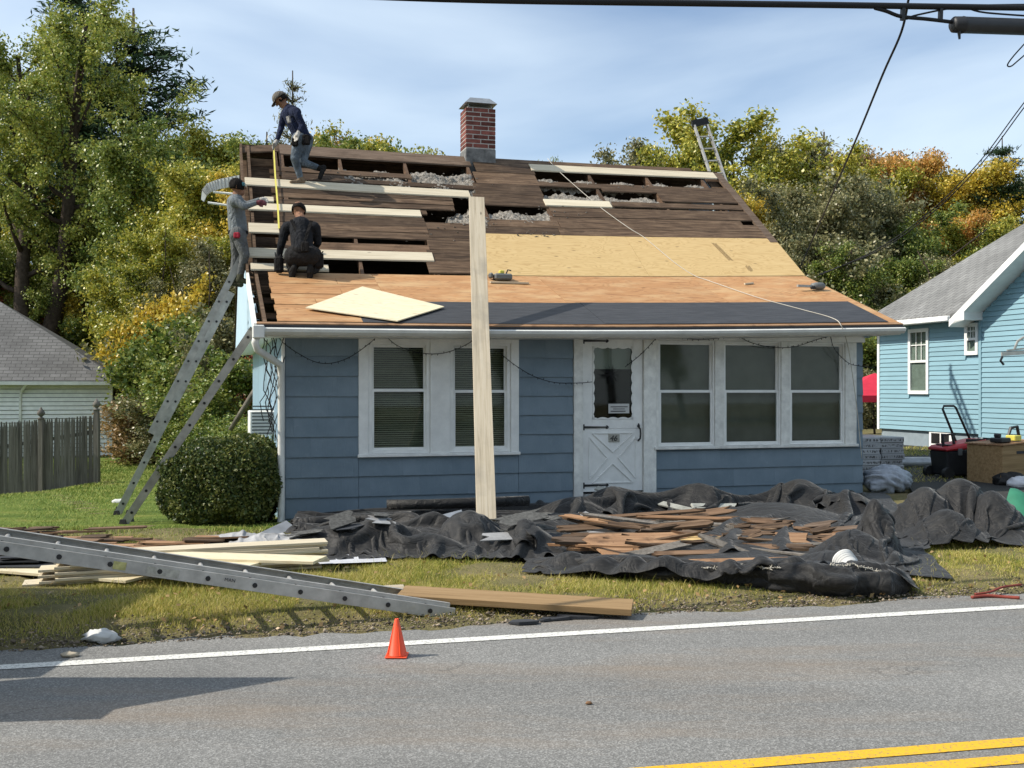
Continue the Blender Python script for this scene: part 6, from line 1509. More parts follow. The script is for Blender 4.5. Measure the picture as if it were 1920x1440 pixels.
for (a, b, c) in ((1010, 1046, 9.1), (1070, 1046, 8.95), (1130, 1046, 8.75), (1190, 1046, 8.6), (1250, 1048, 8.5), (1310, 1052, 8.42), (1370, 1055, 8.35), (1430, 1054, 8.3), (1490, 1050, 8.25), (1550, 1054, 8.2), (1610, 1060, 8.2), (1670, 1070, 8.2)):
    PB(a, b + rnd_.uniform(-7, 7), c + rnd_.uniform(-.04, .04), rnd_.uniform(0.14, 0.26), 0.13)
# 0 groundsheet under everything
near = [G(x, y, 0.05) for x, y in ((560, 1040), (800, 1050), (1010, 1050), (1300, 1060), (1560, 1060), (1690, 1040))]
far = [hw(uof(x, -0.12), -0.10) for x in (545, 800, 1010, 1300, 1560, 1640)]
X = cloth(120, 64, start2(120, 64, near, far, 0.02), (0.064, 0.080), seed=31, noise=0.06, steps=60)
tarp('black_tarp', X, 'tarp_black', 'wide black groundsheet spread under the debris up to the house wall')
# 1 front-left sheet
X = cloth(96, 54, start(96, 54, [G(600, 1062), G(1030, 1060), G(1010, 985, .12), G(560, 1000, .12)]), (0.033, 0.031), seed=1)
tarp('black_tarp', X, 'tarp_black', 'crumpled black tarp in front of the leaning plank, nearest the lath strip')
# 2 front band with rolled lip
near = [G(x, y - 6, 0.10) for x, y in ((1000, 1070), (1100, 1082), (1200, 1088), (1300, 1094), (1400, 1100), (1500, 1104), (1600, 1108), (1710, 1104))]
far = [G(x, y, 0.10) for x, y in ((950, 1022), (1060, 1030), (1170, 1036), (1280, 1040), (1390, 1042), (1500, 1040), (1580, 1035), (1650, 1028))]
S0 = start2(130, 46, near, far)
X = cloth(130, 46, S0, (0.0285, 0.036), seed=2, noise=0.05)
XF = X
lt = tarp('black_tarp', X, 'tarp_black', 'long black tarp folded along the front of the debris by the road')
# its fat rolled front edge: a lobed, wrinkled roll
path = [(985, 1052, 1070, 9.05), (1050, 1046, 1078, 8.92), (1120, 1044, 1087, 8.75), (1200, 1046, 1095, 8.58), (1280, 1056, 1101, 8.45), (1360, 1060, 1107, 8.34), (1440, 1058, 1113, 8.24), (1520, 1056, 1118, 8.16), (1600, 1060, 1121, 8.12), (1670, 1066, 1119, 8.14), (1715, 1080, 1112, 8.22)]
mb = MB(); nS, nT = 150, 40; rw = np.random.RandomState(5); ph = rw.uniform(0, 6.28, 12)
for i in range(nS + 1):
    s_ = i / nS * (len(path) - 1); k_ = min(int(s_), len(path) - 2); f_ = s_ - k_; f_ = f_ * f_ * (3 - 2 * f_)
    q = [path[k_][c] * (1 - f_) + path[k_ + 1][c] * f_ for c in range(4)]
    top_ = at(q[0], q[1], q[3]).z; ctr = at(q[0], q[2], q[3]); zb = ground_z(ctr.x, q[3]) - 0.01; hh_ = max(top_ - zb, 0.03) / 2; S_ = i * 0.13
    wv = hh_ * (1.05 + 0.25 * math.sin(S_ * 0.9 + ph[0]) + 0.15 * math.sin(S_ * 2.3 + ph[1])); taper = min(1, i / 6, (nS - i) / 6) ** 0.6 if 0 < i < nS else 0.02
    for k in range(nT):
        a = 2 * math.pi * k / nT
        fold = 1 + 0.13 * math.sin(3 * a + 1.7 * math.sin(S_ * 0.55 + ph[2]) + ph[3]) + 0.09 * math.sin(5 * a - 2.2 * math.sin(S_ * 0.8 + ph[4])) + 0.05 * math.sin(8 * a + 3 * math.sin(S_ * 1.3 + ph[5])) + 0.035 * math.sin(S_ * 3.1 + 2 * a + ph[6]) + 0.02 * rw.randn()
        mb.v.append((ctr.x + 0.25 * wv * math.cos(a) * fold * taper * 0.0, q[3] + 0.10 + wv * math.cos(a) * fold * taper * 1.15, zb + hh_ * (1 + math.sin(a) * (fold if math.sin(a) > 0 else 1) * taper)))
for i in range(nS):
    for k in range(nT): mb.f.append((i * nT + k, i * nT + (k + 1) % nT, (i + 1) * nT + (k + 1) % nT, (i + 1) * nT + k))
rl_ = mb.build('rolled_edge', M['tarp_black'], lt, smooth=True); rl_.location = -lt.location
ROLL = mb.v
# 3 peaked sheet at the right front
X = cloth(64, 56, start(64, 56, [G(1560, 1095), G(1735, 1085), G(1690, 1000, .15), G(1520, 985, .2)]), (0.036, 0.040), seed=3, noise=0.07)
tarp('black_tarp', X, 'tarp_black', 'peaked tent-like black tarp at the right front of the debris')
# 4 big roll at the far right
X = cloth(76, 60, start(76, 60, [G(1690, 1040), G(1900, 1030), at(1905, 930, 12.2), at(1690, 930, 12.3)]), (0.034, 0.040), seed=4, noise=0.05)
tarp('black_tarp', X, 'tarp_black', 'big bulging black tarp heap at the end of the driveway')
# 5 sheet lying against the house front
fr0, fr1 = hw(uof(1000, -0.5), -0.7), hw(uof(1625, -0.5), -0.6)
bk0, bk1 = hw(uof(1000, -0.12), -0.10), hw(uof(1625, -0.12), -0.10)
X = cloth(110, 30, start(110, 30, [at(1000, 0, 11.2), at(1600, 0, 12.2), bk1, bk0]), (0.064, 0.075), seed=5, noise=0.08)
tarp('black_tarp', X, 'tarp_black', 'black tarp lying along the house wall under the door and right windows')
BUMPS += [(-2.35, 10.2, 0.13, 0.35, 0.3), (-1.95, 9.9, 0.16, 0.3, 0.25), (-2.7, 10.5, 0.10, 0.3, 0.3)]
# 6 grey weathered sheet at the left
X = cloth(52, 36, start(52, 36, [G(370, 1046), G(620, 1056), G(575, 1000), G(400, 1010)]), (0.032, 0.040), seed=6, noise=0.05)
tarp('grey_tarp', X, 'tarp_grey', 'crumpled pale grey tarp between the board stack and hedge')
X = cloth(30, 22, start(30, 22, [G(600, 1066), G(720, 1062), G(700, 1046), G(600, 1048)]), (0.022, 0.02), seed=16, noise=0.04)
tarp('grey_tarp', X, 'plastic_film', 'white plastic sheet crumpled at the left foot of the black tarp')
# rolled carpet-like felt along the wall at the left
def roll(name, pts, r, m, label, turns=2.2):
    mb = MB(); n = 40; P_ = [Vector(p) for p in pts]; m_ = len(P_); b = 0
    for i, p in enumerate(P_):
        d = (P_[min(i + 1, m_ - 1)] - P_[max(i - 1, 0)]).normalized(); a = d.cross(Vector((0, 0, 1))).normalized(); c = a.cross(d)
        for k in range(n + 1):
            th_ = turns * 2 * math.pi * k / n; rr_ = r * (0.30 + 0.70 * k / n) * (1 + 0.06 * math.sin(i * 2.1 + k * 0.7)); mb.v.append(tuple(p + a * math.cos(th_) * rr_ + c * math.sin(th_) * rr_ * 0.8 + Vector((0, 0, r * 0.8))))
    for i in range(m_ - 1):
        for k in range(n): mb.f.append((i * (n + 1) + k, i * (n + 1) + k + 1, (i + 1) * (n + 1) + k + 1, (i + 1) * (n + 1) + k))
    o = mb.build(name, M[m], smooth=True); s = o.modifiers.new('thick', 'SOLIDIFY'); s.thickness = 0.008; return tag(o, label, 'tarp', 'tarps heaped in front of the cottage')
def gq(px, Y, dz=0.0): p = at(px, 900, Y); return Vector((p.x, Y, ground_z(p.x, Y) + dz))
roll('rolled_felt', [gq(548, 11.4), gq(600, 11.55), gq(660, 11.7), gq(715, 11.8), gq(770, 11.9)], 0.10, 'tarp_black', 'rolled black felt lying along the left house wall')
roll('rolled_felt', [gq(725, 12.25, .12), gq(800, 12.3, .12), gq(880, 12.4, .12), gq(990, 12.6, .12)], 0.075, 'tarp_black', 'thin dark felt roll along the wall behind the plank')
roll('rolled_felt', [gq(985, 9.62, .04), gq(976, 9.85, .06), gq(968, 10.1, .08)], 0.12, 'tarp_black', 'short open tarp roll beside the foot of the leaning plank', 1.2)
BUMPS.append((5.45, 11.6, 0.42, 0.3, 0.4))
X = cloth(24, 30, start(24, 30, [at(1888, 0, 10.6), at(1975, 0, 10.8), at(1975, 0, 12.4), at(1890, 0, 12.2)], 0.1), (0.03, 0.075), seed=21, noise=0.03)
tarp('green_tarp', X, 'green_tarp', 'green tarp corner at the right edge behind the black heap')
# frayed light edges of the tarps
for (i0_, i1_, kk, lb_) in ((52, 96, 15, 'frayed pale hem along the front roll of the long black tarp'), (112, 132, 12, 'short frayed pale hem at the right end of front roll')):
    mb = MB(); rf_ = random.Random(kk); P_ = [Vector(ROLL[i * 40 + kk + int(1.5 * math.sin(i * 0.3))]) for i in range(i0_, i1_)]; c_ = P_[0].copy()
    for a, b in zip(P_[:-1], P_[1:]):
        for _ in range(7):
            q = a.lerp(b, rf_.random()) + Vector((0, -0.006, 0.004)); d_ = Vector((rf_.gauss(0, 1), rf_.gauss(-0.4, 0.6), rf_.gauss(0.2, 0.6))) * 0.012; mb.tube([q - c_, q + d_ - c_], [0.005, 0.002], 4, False)
    o = mb.build('frayed_hem', M['cord_white'], loc=c_); tag(o, lb_, 'frayed hem', kind='stuff')
def fringe(name, pts, label, m='cord_white', r=0.012):
    cord(name, pts, r, m, label, 'frayed edge', 'frayed tarp edges')
# ------------------------------------------------------------------ debris: boards torn from the roof
GB = 'torn boards heaped on the black tarps'
rb = random.Random(21)
def deb(px, py, z, L_, ang, w_, m, tilt=0.0, roll_=0.0, rough=0.03, th=0.02, label=None):
    z = 0.08 + max(0.0, 1050 - py) / 85.0 * 0.20 + rb.uniform(0, 0.05); p = gp(px, py, z); a = R(ang); d = Vector((math.cos(a), math.sin(a), tilt)); zb = float(pile_z(p.x, p.y))
    p.z = max(z, zb + 0.015)
    o = plank('torn_board', p - d * L_ / 2, p + d * L_ / 2, w_, th, m, rough_ends=rough, up=(roll_, -0.25, 1)); tag(o, label or 'x', 'torn board', GB); return o
deb(1190, 984, 0.36, 1.55, 14, 0.15, 'old_board', 0.02, label='longest dark brown board lying on top of the debris heap')
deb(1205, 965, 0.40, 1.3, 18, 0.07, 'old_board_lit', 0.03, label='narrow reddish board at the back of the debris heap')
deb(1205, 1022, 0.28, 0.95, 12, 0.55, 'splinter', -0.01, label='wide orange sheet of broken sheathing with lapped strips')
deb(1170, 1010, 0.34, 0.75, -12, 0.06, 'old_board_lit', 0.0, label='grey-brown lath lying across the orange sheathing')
deb(1262, 1030, 0.27, 0.8, 30, 0.22, 'splinter', -0.02, label='orange split board just right of the wide orange sheet')
deb(1345, 1012, 0.30, 0.55, -14, 0.10, 'plywood_new', 0.0, rough=0.06, label='pale yellow splintered board in the middle of the heap')
deb(1440, 1008, 0.33, 0.75, -22, 0.24, 'splinter', 0.02, label='orange-brown torn board right of the pale splinter')
deb(1380, 1040, 0.25, 1.5, 10, 0.09, 'old_board_lit', 0.0, label='long reddish board near the front tarp fold')
deb(1400, 1058, 0.22, 1.1, 8, 0.20, 'splinter', 0.0, label='orange board partly under the front tarp fold')
deb(1330, 962, 0.40, 0.5, 22, 0.16, 'old_board_lit', 0.08, label='short tan board end sticking up behind the heap')
for i in range(85):
    px_, py_ = rb.gauss(1340, 135), rb.uniform(968, 1036)
    if px_ < 1090 or px_ > 1590: continue
    deb(px_, py_, 0.18 + 0.14 * rb.random() + (1052 - py_) * 0.001, rb.uniform(0.2, 0.9), max(-38, min(38, rb.gauss(0, 30))), rb.uniform(0.03, 0.17), rb.choice(['old_board', 'old_board', 'old_board_lit', 'old_board', 'old_board', 'fence_wood', 'splinter', 'old_board', 'old_board_mid', 'old_board_mid']), rb.gauss(0, 0.09), rb.gauss(0, 0.25), 0.04, rb.uniform(0.014, 0.028))
# grey shingle scraps left of centre
GL = 'shingle scraps on the left part of the heap'
for i in range(46):
    px_, py_ = (rb.uniform(560, 720), rb.uniform(968, 1015)) if i < 24 else (rb.uniform(950, 1130), rb.uniform(962, 1012))
    p = gp(px_, py_, 0.2); p.z = float(pile_z(p.x, p.y)) + 0.03 + rb.random() * 0.08; a = R(rb.gauss(10, 35)); d = Vector((math.cos(a), math.sin(a), rb.gauss(0, 0.12))); L_ = rb.uniform(0.15, 0.5)
    o = plank('shingle_strip', p - d * L_ / 2, p + d * L_ / 2, rb.uniform(0.08, 0.22), 0.006, rb.choice(['underlayment', 'tarp_grey', 'shingle_old', 'shingle_old']) if 'shingle_old' in M else rb.choice(['underlayment', 'fence_wood', 'fence_wood']), rough_ends=0.03, up=(rb.gauss(0, .3), -0.25, 1)); tag(o, 'x', 'shingle strip', GL)
# long fascia strips
plank('fascia_strip', at(1118, 915, 13.0), at(1300, 958, 12.2), 0.09, 0.02, 'trim_old', 'grey-white trim strip sliding down from the door sill', 'trim strip', up=(0.2, -0.6, 0.8))
plank('fascia_strip', at(1298, 950, 12.3), at(1443, 950, 12.6), 0.10, 0.03, 'trim_old', 'pale straight trim board lying behind the torn boards', 'trim strip', up=(0, -0.5, 0.9))
plank('metal_flashing', at(735, 1003, 10.5), at(870, 968, 10.7), 0.16, 0.004, 'galvanised', 'bent grey metal flashing strip left of the leaning plank', 'flashing', up=(0.1, -0.8, 0.6))
plank('metal_flashing', at(490, 1008, 11.0), at(545, 982, 11.3), 0.14, 0.004, 'galvanised', 'short metal flashing strip by the downspout foot', 'flashing', up=(0.1, -0.6, 0.8))
plank('corner_trim', at(575, 1032, 10.0), at(720, 985, 10.5), 0.06, 0.01, 'underlayment', 'dark narrow strip slanting over the shingle scraps', 'trim strip', up=(0.1, -0.6, 0.8))
# white hard plastic bucket half hidden in the tarp
bk = at(1596, 1066, 8.62); bo = empty('white_bucket', bk); bo.rotation_euler = (R(-62), R(-28), R(0)); bo.scale = (0.62, 0.62, 0.62); tag(bo, 'white plastic bucket half buried in the front tarp', 'bucket')
MB().lathe([(0.115, 0.0), (0.13, 0.02), (0.14, 0.20), (0.152, 0.205), (0.152, 0.225), (0.14, 0.23), (0.138, 0.21), (0.115, 0.02)], 24).build('pail', M['paper'], bo, smooth=True)
for z_ in (0.09, 0.13, 0.17): MB().lathe([(0.130 + z_ * 0.05, z_), (0.142 + z_ * 0.05, z_ + 0.004), (0.130 + z_ * 0.05, z_ + 0.008)], 24).build('rib', M['paper'], bo, smooth=True)
# ------------------------------------------------------------------ the three roofers
def cloth_mat(name, c, var=0.25, rough=0.9):
    t = NT(name); v = t.coord(rnd=True)
    k = t.ramp(t.noise(v, 7, 5, 0.65), [(0.3, tuple(x * (1 - var) for x in c)), (0.7, tuple(x * (1 + var) for x in c))]); t.col(k).rough(rough, 0.15)
    t.bump(t.noise(t.coord((1, 1, 0.45)), 13, 4, 0.6, 1.2), 0.06, 0.9); M[name] = t.m; return t.m
cloth_mat('shirt_navy', (0.016, 0.022, 0.050), 0.4); cloth_mat('jeans', (0.12, 0.15, 0.18), 0.5); cloth_mat('glove_white', (0.50, 0.47, 0.42)); cloth_mat('boot_tan', (0.20, 0.15, 0.10))
cloth_mat('shirt_black', (0.016, 0.017, 0.020)); cloth_mat('trouser_black', (0.022, 0.021, 0.021)); cloth_mat('boot_black', (0.018, 0.017, 0.016)); cloth_mat('shirt_grey', (0.17, 0.19, 0.20)); cloth_mat('trouser_grey', (0.115, 0.12, 0.12)); cloth_mat('boot_olive', (0.07, 0.07, 0.045))
cloth_mat('cap_grey', (0.16, 0.145, 0.125)); cloth_mat('hair_dark', (0.012, 0.010, 0.009)); cloth_mat('leather_black', (0.014, 0.013, 0.013)); cloth_mat('bandana_red', (0.35, 0.03, 0.05)); cloth_mat('glove_maroon', (0.15, 0.05, 0.06))
cloth_mat('skin', (0.27, 0.14, 0.085), 0.1, 0.6)
plain('lens_blue', (0.05, 0.16, 0.20), 0.15, 0.6)
def capsule(mb, p0, r0, p1, r1, fl=None, seg=14):
    p0, p1 = Vector(p0), Vector(p1); d = p1 - p0; L_ = d.length; d = d.normalized() if L_ > 1e-6 else Vector((0, 0, 1)); a = d.orthogonal().normalized(); c = d.cross(a); b = len(mb.v); rings = []
    for k in range(6): t_ = math.pi / 2 * (1 - k / 5.0); rings.append((-math.sin(t_) * r0, math.cos(t_) * r0))
    for k in range(6): t_ = math.pi / 2 * (k / 5.0); rings.append((L_ + math.sin(t_) * r1, math.cos(t_) * r1))
    for (s, r) in rings:
        for k in range(seg):
            t_ = 2 * math.pi * k / seg; q = (a * math.cos(t_) + c * math.sin(t_)) * max(r, 1e-4)
            if fl: ax = Vector(fl[0]).normalized(); q = q - ax * q.dot(ax) * (1 - fl[1])
            mb.v.append(tuple(p0 + d * s + q))
    n = len(rings)
    for i in range(n - 1):
        for k in range(seg): mb.f.append((b + i * seg + k, b + i * seg + (k + 1) % seg, b + (i + 1) * seg + (k + 1) % seg, b + (i + 1) * seg + k))
    mb.f.append(tuple(b + k for k in reversed(range(seg)))); mb.f.append(tuple(b + (n - 1) * seg + k for k in range(seg)))
def body(name, prims, mats, parent, voxel=0.0095):
    """prims: (p0, r0, p1, r1, material, flatten) fused into ONE continuous skin"""
    mb = MB()
    for q in prims: capsule(mb, *q[:4], fl=q[5] if len(q) > 5 else None)
    tmp = mb.build('tmp', None); rm = tmp.modifiers.new('r', 'REMESH'); rm.mode = 'VOXEL'; rm.voxel_size = voxel; rm.use_smooth_shade = True
    sm = tmp.modifiers.new('s', 'SMOOTH'); sm.factor = 0.5; sm.iterations = 3
    dg = bpy.context.evaluated_depsgraph_get(); me = bpy.data.meshes.new_from_object(tmp.evaluated_get(dg)); bpy.data.objects.remove(tmp); me.name = name
    me.materials.clear()
    for m_ in mats: me.materials.append(M[m_])
    n = len(me.polygons); C = np.empty(n * 3, np.float32); me.polygons.foreach_get('center', C); C = C.reshape(-1, 3); best = np.full(n, 1e9); idx = np.zeros(n, np.int32)
    for q in prims:
        a, b = np.array(q[0]), np.array(q[2]); d = b - a; l2 = (d * d).sum() + 1e-12; t_ = np.clip(((C - a) @ d) / l2, 0, 1); ds = np.linalg.norm(C - (a + t_[:, None] * d), axis=1) - (q[1] + (q[3] - q[1]) * t_); w = ds < best; best[w] = ds[w]; idx[w] = mats.index(q[4])
    me.polygons.foreach_set('material_index', idx); me.polygons.foreach_set('use_smooth', np.ones(n, dtype=bool)); me.update()
    o = bpy.data.objects.new(name, me); link(o, parent); return o
def hand(P_, wrist, palm, fdir, side, m, curl=0.5, down=(0, 0, -1)):
    """palm + four fingers of different length + thumb leaving the side of the palm"""
    w, p = Vector(wrist), Vector(palm); f = Vector(fdir).normalized(); s = Vector(side); s = (s - f * s.dot(f)).normalized(); dn = Vector(down); 
    P_.append((w, 0.030, p, 0.036, m))
    for k, (o_, L_) in enumerate(((-0.030, 0.062), (-0.010, 0.074), (0.010, 0.070), (0.029, 0.055))):
        a = p + s * o_ + f * 0.02; b = a + f * L_ * 0.55 + dn * 0.01 * curl; c = b + (f * (1 - curl) + dn * curl).normalized() * L_ * 0.5
        P_.append((a, 0.0105, b, 0.010, m)); P_.append((b, 0.010, c, 0.0085, m))
    a = p - s * 0.028 - f * 0.015; b = a - s * 0.028 + f * 0.022; c = b + f * 0.028 + dn * 0.01; P_.append((a, 0.0125, b, 0.011, m)); P_.append((b, 0.011, c, 0.0095, m))
def head(P_, c, face, up, m='skin', s=1.0):
    c = Vector(c); f = Vector(face).normalized(); u = Vector(up); u = (u - f * u.dot(f)).normalized(); r = f.cross(u)
    P_ += [(c + u * 0.025 * s, 0.094 * s, c + u * 0.035 * s - f * 0.02 * s, 0.094 * s, m, (r, 0.84)), (c - u * 0.045 * s + f * 0.022 * s, 0.066 * s, c - u * 0.082 * s + f * 0.045 * s, 0.040 * s, m),
           (c - u * 0.002 * s + f * 0.093 * s, 0.011 * s, c - u * 0.030 * s + f * 0.108 * s, 0.015 * s, m), (c - u * 0.060 * s + f * 0.078 * s, 0.012 * s, c - u * 0.058 * s + f * 0.076 * s + r * 0.01, 0.012 * s, m)]
    for k in (-1, 1):
        P_.append((c + r * 0.080 * s * k + u * 0.01 * s, 0.016 * s, c + r * 0.084 * s * k - u * 0.02 * s - f * 0.004, 0.011 * s, m)); P_.append((c + f * 0.083 * s + u * 0.022 * s + r * 0.03 * k, 0.014 * s, c + f * 0.083 * s + u * 0.024 * s + r * 0.04 * k, 0.012 * s, m))
    return f, u, r
def dome(name, c, f, u, r, rad, m, parent, cut=0.0, sc=(1, 1, 1), brim=0.0, bw=0.075):
    mb = MB(); n, sg = 8, 20
    for j in range(n + 1):
        t_ = (math.pi / 2 + cut) * (1 - j / n)
        for k in range(sg):
            a = 2 * math.pi * k / sg; q = r * math.sin(t_) * math.cos(a) * rad * sc[0] + f * math.sin(t_) * math.sin(a) * rad * sc[1] + u * math.cos(t_) * rad * sc[2]; mb.v.append(tuple(c + q))
    for j in range(n):
        for k in range(sg): mb.f.append((j * sg + k, j * sg + (k + 1) % sg, (j + 1) * sg + (k + 1) % sg, (j + 1) * sg + k))
    o = mb.build(name, M[m], parent, smooth=True); s = o.modifiers.new('th', 'SOLIDIFY'); s.thickness = 0.006
    if brim:
        bm_ = MB(); k = 12; top_ = []
        for i in range(k + 1):
            a = math.pi * i / k; e = c + r * math.cos(a) * bw + f * (rad * sc[1] * 0.80 + math.sin(a) * brim) - u * (0.012 + 0.018 * math.sin(a) + 0.012 * abs(math.cos(a))); top_.append(e)
        base_ = [c + r * math.cos(math.pi * i / k) * bw + f * rad * sc[1] * 0.74 + u * 0.004 for i in range(k + 1)]
        for i in range(k): bm_.poly([base_[i], base_[i + 1], top_[i + 1], top_[i]])
        b_ = bm_.build('cap_brim', M[m], parent, smooth=True); s = b_.modifiers.new('th', 'SOLIDIFY'); s.thickness = 0.006
    return o
def boxy(name, c, x, y, z, m, parent, bevel=0.015):
    x, y, z, c = Vector(x), Vector(y), Vector(z), Vector(c); return MB().hexa([c - x - y - z, c + x - y - z, c + x + y - z, c - x + y - z, c - x * .95 - y + z, c + x * .95 - y + z, c + x * .95 + y + z, c - x * .95 + y + z]).build(name, M[m], parent, bevel=bevel)
# --- man standing and half kneeling near the ridge
b0 = roof_w(560, 343, 0.045); YS = b0.y
pe = empty('person', b0); tag(pe, 'man in grey cap and navy shirt bending down near the ridge, holding a tape', 'person', 'roofers')
def J(px, py, dy=0.0): return at(px, py, YS + dy) - b0
S = []
face, up, rt_ = head(S, J(527, 188, 0.05), (-0.75, -0.15, -0.65), (-0.55, 0, 0.75))
S += [(J(532, 196, .05), 0.058, J(541, 204, .03), 0.062, 'skin'), (J(541, 203, .03), 0.07, J(546, 210, .03), 0.09, 'shirt_navy')]
S += [(J(537, 212, .20), 0.085, J(555, 211, -.16), 0.085, 'shirt_navy'), (J(546, 214, .03), 0.145, J(557, 236, .02), 0.140, 'shirt_navy'), (J(557, 236, .02), 0.138, J(566, 257, .02), 0.135, 'shirt_navy')]
S += [(J(533, 214, .24), 0.062, J(527, 240, .22), 0.050, 'shirt_navy'), (J(527, 240, .22), 0.048, J(520, 262, .05), 0.036, 'shirt_navy')]
hand(S, J(520, 263, .05), J(515, 272, -.02), (-0.5, -0.3, -0.8), (0.2, 0.95, -0.2), 'glove_white', 0.7, (0.6, 0, -0.5))
S += [(J(557, 213, -.20), 0.062, J(567, 236, -.20), 0.050, 'shirt_navy'), (J(567, 236, -.20), 0.048, J(561, 246, -.30), 0.037, 'shirt_navy')]
hand(S, J(560, 247, -.31), J(557, 254, -.34), (-0.1, -0.15, -0.95), (0.9, -0.4, 0), 'glove_white', 0.55, (-0.4, -0.3, -0.6))
S += [(J(560, 262, -.08), 0.118, J(574, 262, .10), 0.118, 'jeans')]
S += [(J(560, 268, -.08), 0.100, J(553, 297, -.16), 0.070, 'jeans'), (J(553, 297, -.16), 0.068, J(563, 333, -.04), 0.048, 'jeans'), (J(564, 335, -.04), 0.05, J(566, 340, -.03), 0.048, 'boot_tan'), (J(567, 340.5, -.03), 0.045, J(547, 342, -.10), 0.036, 'boot_tan')]
S += [(J(575, 268, .10), 0.100, J(566, 304, .02), 0.072, 'jeans'), (J(566, 304, .02), 0.070, J(594, 314, .14), 0.052, 'jeans'), (J(596, 315, .14), 0.048, J(606, 317, .12), 0.046, 'boot_black'), (J(607, 314, .12), 0.042, J(600, 333, .06), 0.036, 'boot_black')]
body('body', S, ['skin', 'shirt_navy', 'jeans', 'glove_white', 'boot_tan', 'boot_black'], pe)
dome('hair', J(527.5, 188, .05) - face * 0.022 + up * 0.005, face, up, rt_, 0.101, 'hair_dark', pe, 0.5, (0.90, 0.92, 0.95))
dome('cap', J(526.5, 187, .05) + up * 0.035, face, up, rt_, 0.112, 'cap_grey', pe, 0.1, (0.93, 1.05, 0.95), 0.085, 0.08)
for (c_, s_) in ((J(574, 262, -.14), 0.06), (J(553, 266, -.2), 0.05)): boxy('tool_pouch', c_, (s_, 0, 0), (0, 0.035, 0), (0, 0, s_ * 1.3), 'leather_black', pe)
MB().lathe([(0.150, -0.025), (0.156, 0.0), (0.150, 0.025), (0.138, 0.025), (0.138, -0.025)], 20, J(566, 259, .02)).build('tool_belt', M['leather_black'], pe)
boxy('chest_highlight', J(541, 224, -0.13), (0.022, 0, 0.01), (0.01, 0.008, 0), (-0.012, 0, 0.05), 'glove_white', pe, 0.004)  # white patch standing in for the highlight on the chest
# --- man kneeling on the sheathing, seen from behind
b1 = roof_w(566, 522, 0.03); YK = b1.y
pk_ = empty('person', b1); tag(pk_, 'man in black kneeling on the roof with his back turned, tool belt on', 'person', 'roofers')
def J(px, py, dy=0.0): return at(px, py, YK + dy) - b1
S = []
face, up, rt_ = head(S, J(560, 396, .34), (0.15, 0.75, -0.55), (0, 0.5, 0.8))
S += [(J(562, 404, .30), 0.062, J(565, 412, .24), 0.068, 'skin'), (J(540, 427, .20), 0.088, J(588, 427, .20), 0.088, 'shirt_black'), (J(564, 426, .18), 0.150, J(566, 452, .10), 0.155, 'shirt_black'), (J(566, 452, .10), 0.152, J(568, 474, .04), 0.150, 'shirt_black')]
S += [(J(536, 428, .20), 0.070, J(527, 460, .16), 0.054, 'shirt_black'), (J(527, 460, .16), 0.052, J(522, 486, .22), 0.038, 'shirt_black')]
hand(S, J(522, 487, .22), J(522, 494, .24), (0.0, 0.3, -0.95), (1, 0, 0), 'skin', 0.5, (0, 0.7, -0.5))
S += [(J(592, 428, .20), 0.070, J(596, 455, .24), 0.054, 'shirt_black'), (J(596, 455, .24), 0.052, J(588, 470, .46), 0.038, 'shirt_black')]
hand(S, J(588, 470, .47), J(585, 474, .53), (-0.2, 0.8, -0.5), (1, 0.2, 0), 'skin', 0.5, (0, 0.2, -0.9))
S += [(J(553, 480, .02), 0.145, J(584, 480, .02), 0.145, 'trouser_black'), (J(552, 484, .05), 0.108, J(546, 505, .42), 0.078, 'trouser_black'), (J(546, 506, .40), 0.074, J(549, 508, .02), 0.055, 'trouser_black'), (J(549, 507, .0), 0.05, J(548, 512, -.04), 0.052, 'boot_black'), (J(551, 503, -.06), 0.045, J(546, 522, -.04), 0.040, 'boot_black')]
S += [(J(585, 484, .05), 0.108, J(592, 502, .42), 0.078, 'trouser_black'), (J(592, 504, .40), 0.074, J(582, 508, .04), 0.055, 'trouser_black'), (J(582, 506, .0), 0.05, J(581, 510, -.04), 0.052, 'boot_black'), (J(582, 503, -.04), 0.045, J(581, 521, -.02), 0.040, 'boot_black')]
body('body', S, ['skin', 'shirt_black', 'trouser_black', 'boot_black'], pk_)
dome('beanie', J(560, 395, .34) + up * 0.015, face, up, rt_, 0.108, 'hair_dark', pk_, 0.35, (0.92, 1.04, 1.0))
for a_, b_ in (((546, 412), (572, 470)), ((584, 414), (566, 470))): MB().bar(J(*a_, .06), J(*b_, -.10), 0.04, 0.012, up=(0, -1, 0.2)).build('harness_strap', M['leather_black'], pk_)
boxy('back_pouch', J(572, 463, -.12), (0.055, 0, 0), (0, 0.03, 0), (0, 0, 0.07), 'leather_black', pk_)
MB().lathe([(0.175, -0.03), (0.18, 0.0), (0.175, 0.03), (0.16, 0.03), (0.16, -0.03)], 20, J(568, 471, .04)).build('tool_belt', M['leather_black'], pk_)
for px_, py_, s_ in ((523, 496, 0.075), (598, 488, 0.075)):
    boxy('tool_pouch', J(px_, py_, .02), (s_ * 0.8, 0, 0), (0, 0.06, 0), (0, 0, s_ * 1.5), 'leather_black', pk_, 0.03)
    for k in range(4): MB().tube([J(px_ - 6 + 4 * k, py_ - 14, .02), J(px_ - 7 + 5 * k, py_ - 23 + 2 * k, .02)], 0.009, 5).build('tool_handle', M['black_iron'], pk_)
MB().tube([J(562, 413, .14) + Vector((0.02 * math.cos(a), -0.01, 0.02 * math.sin(a))) for a in np.linspace(0, 6.28, 12)], 0.005, 5).build('harness_ring', M['galvanised'], pk_)
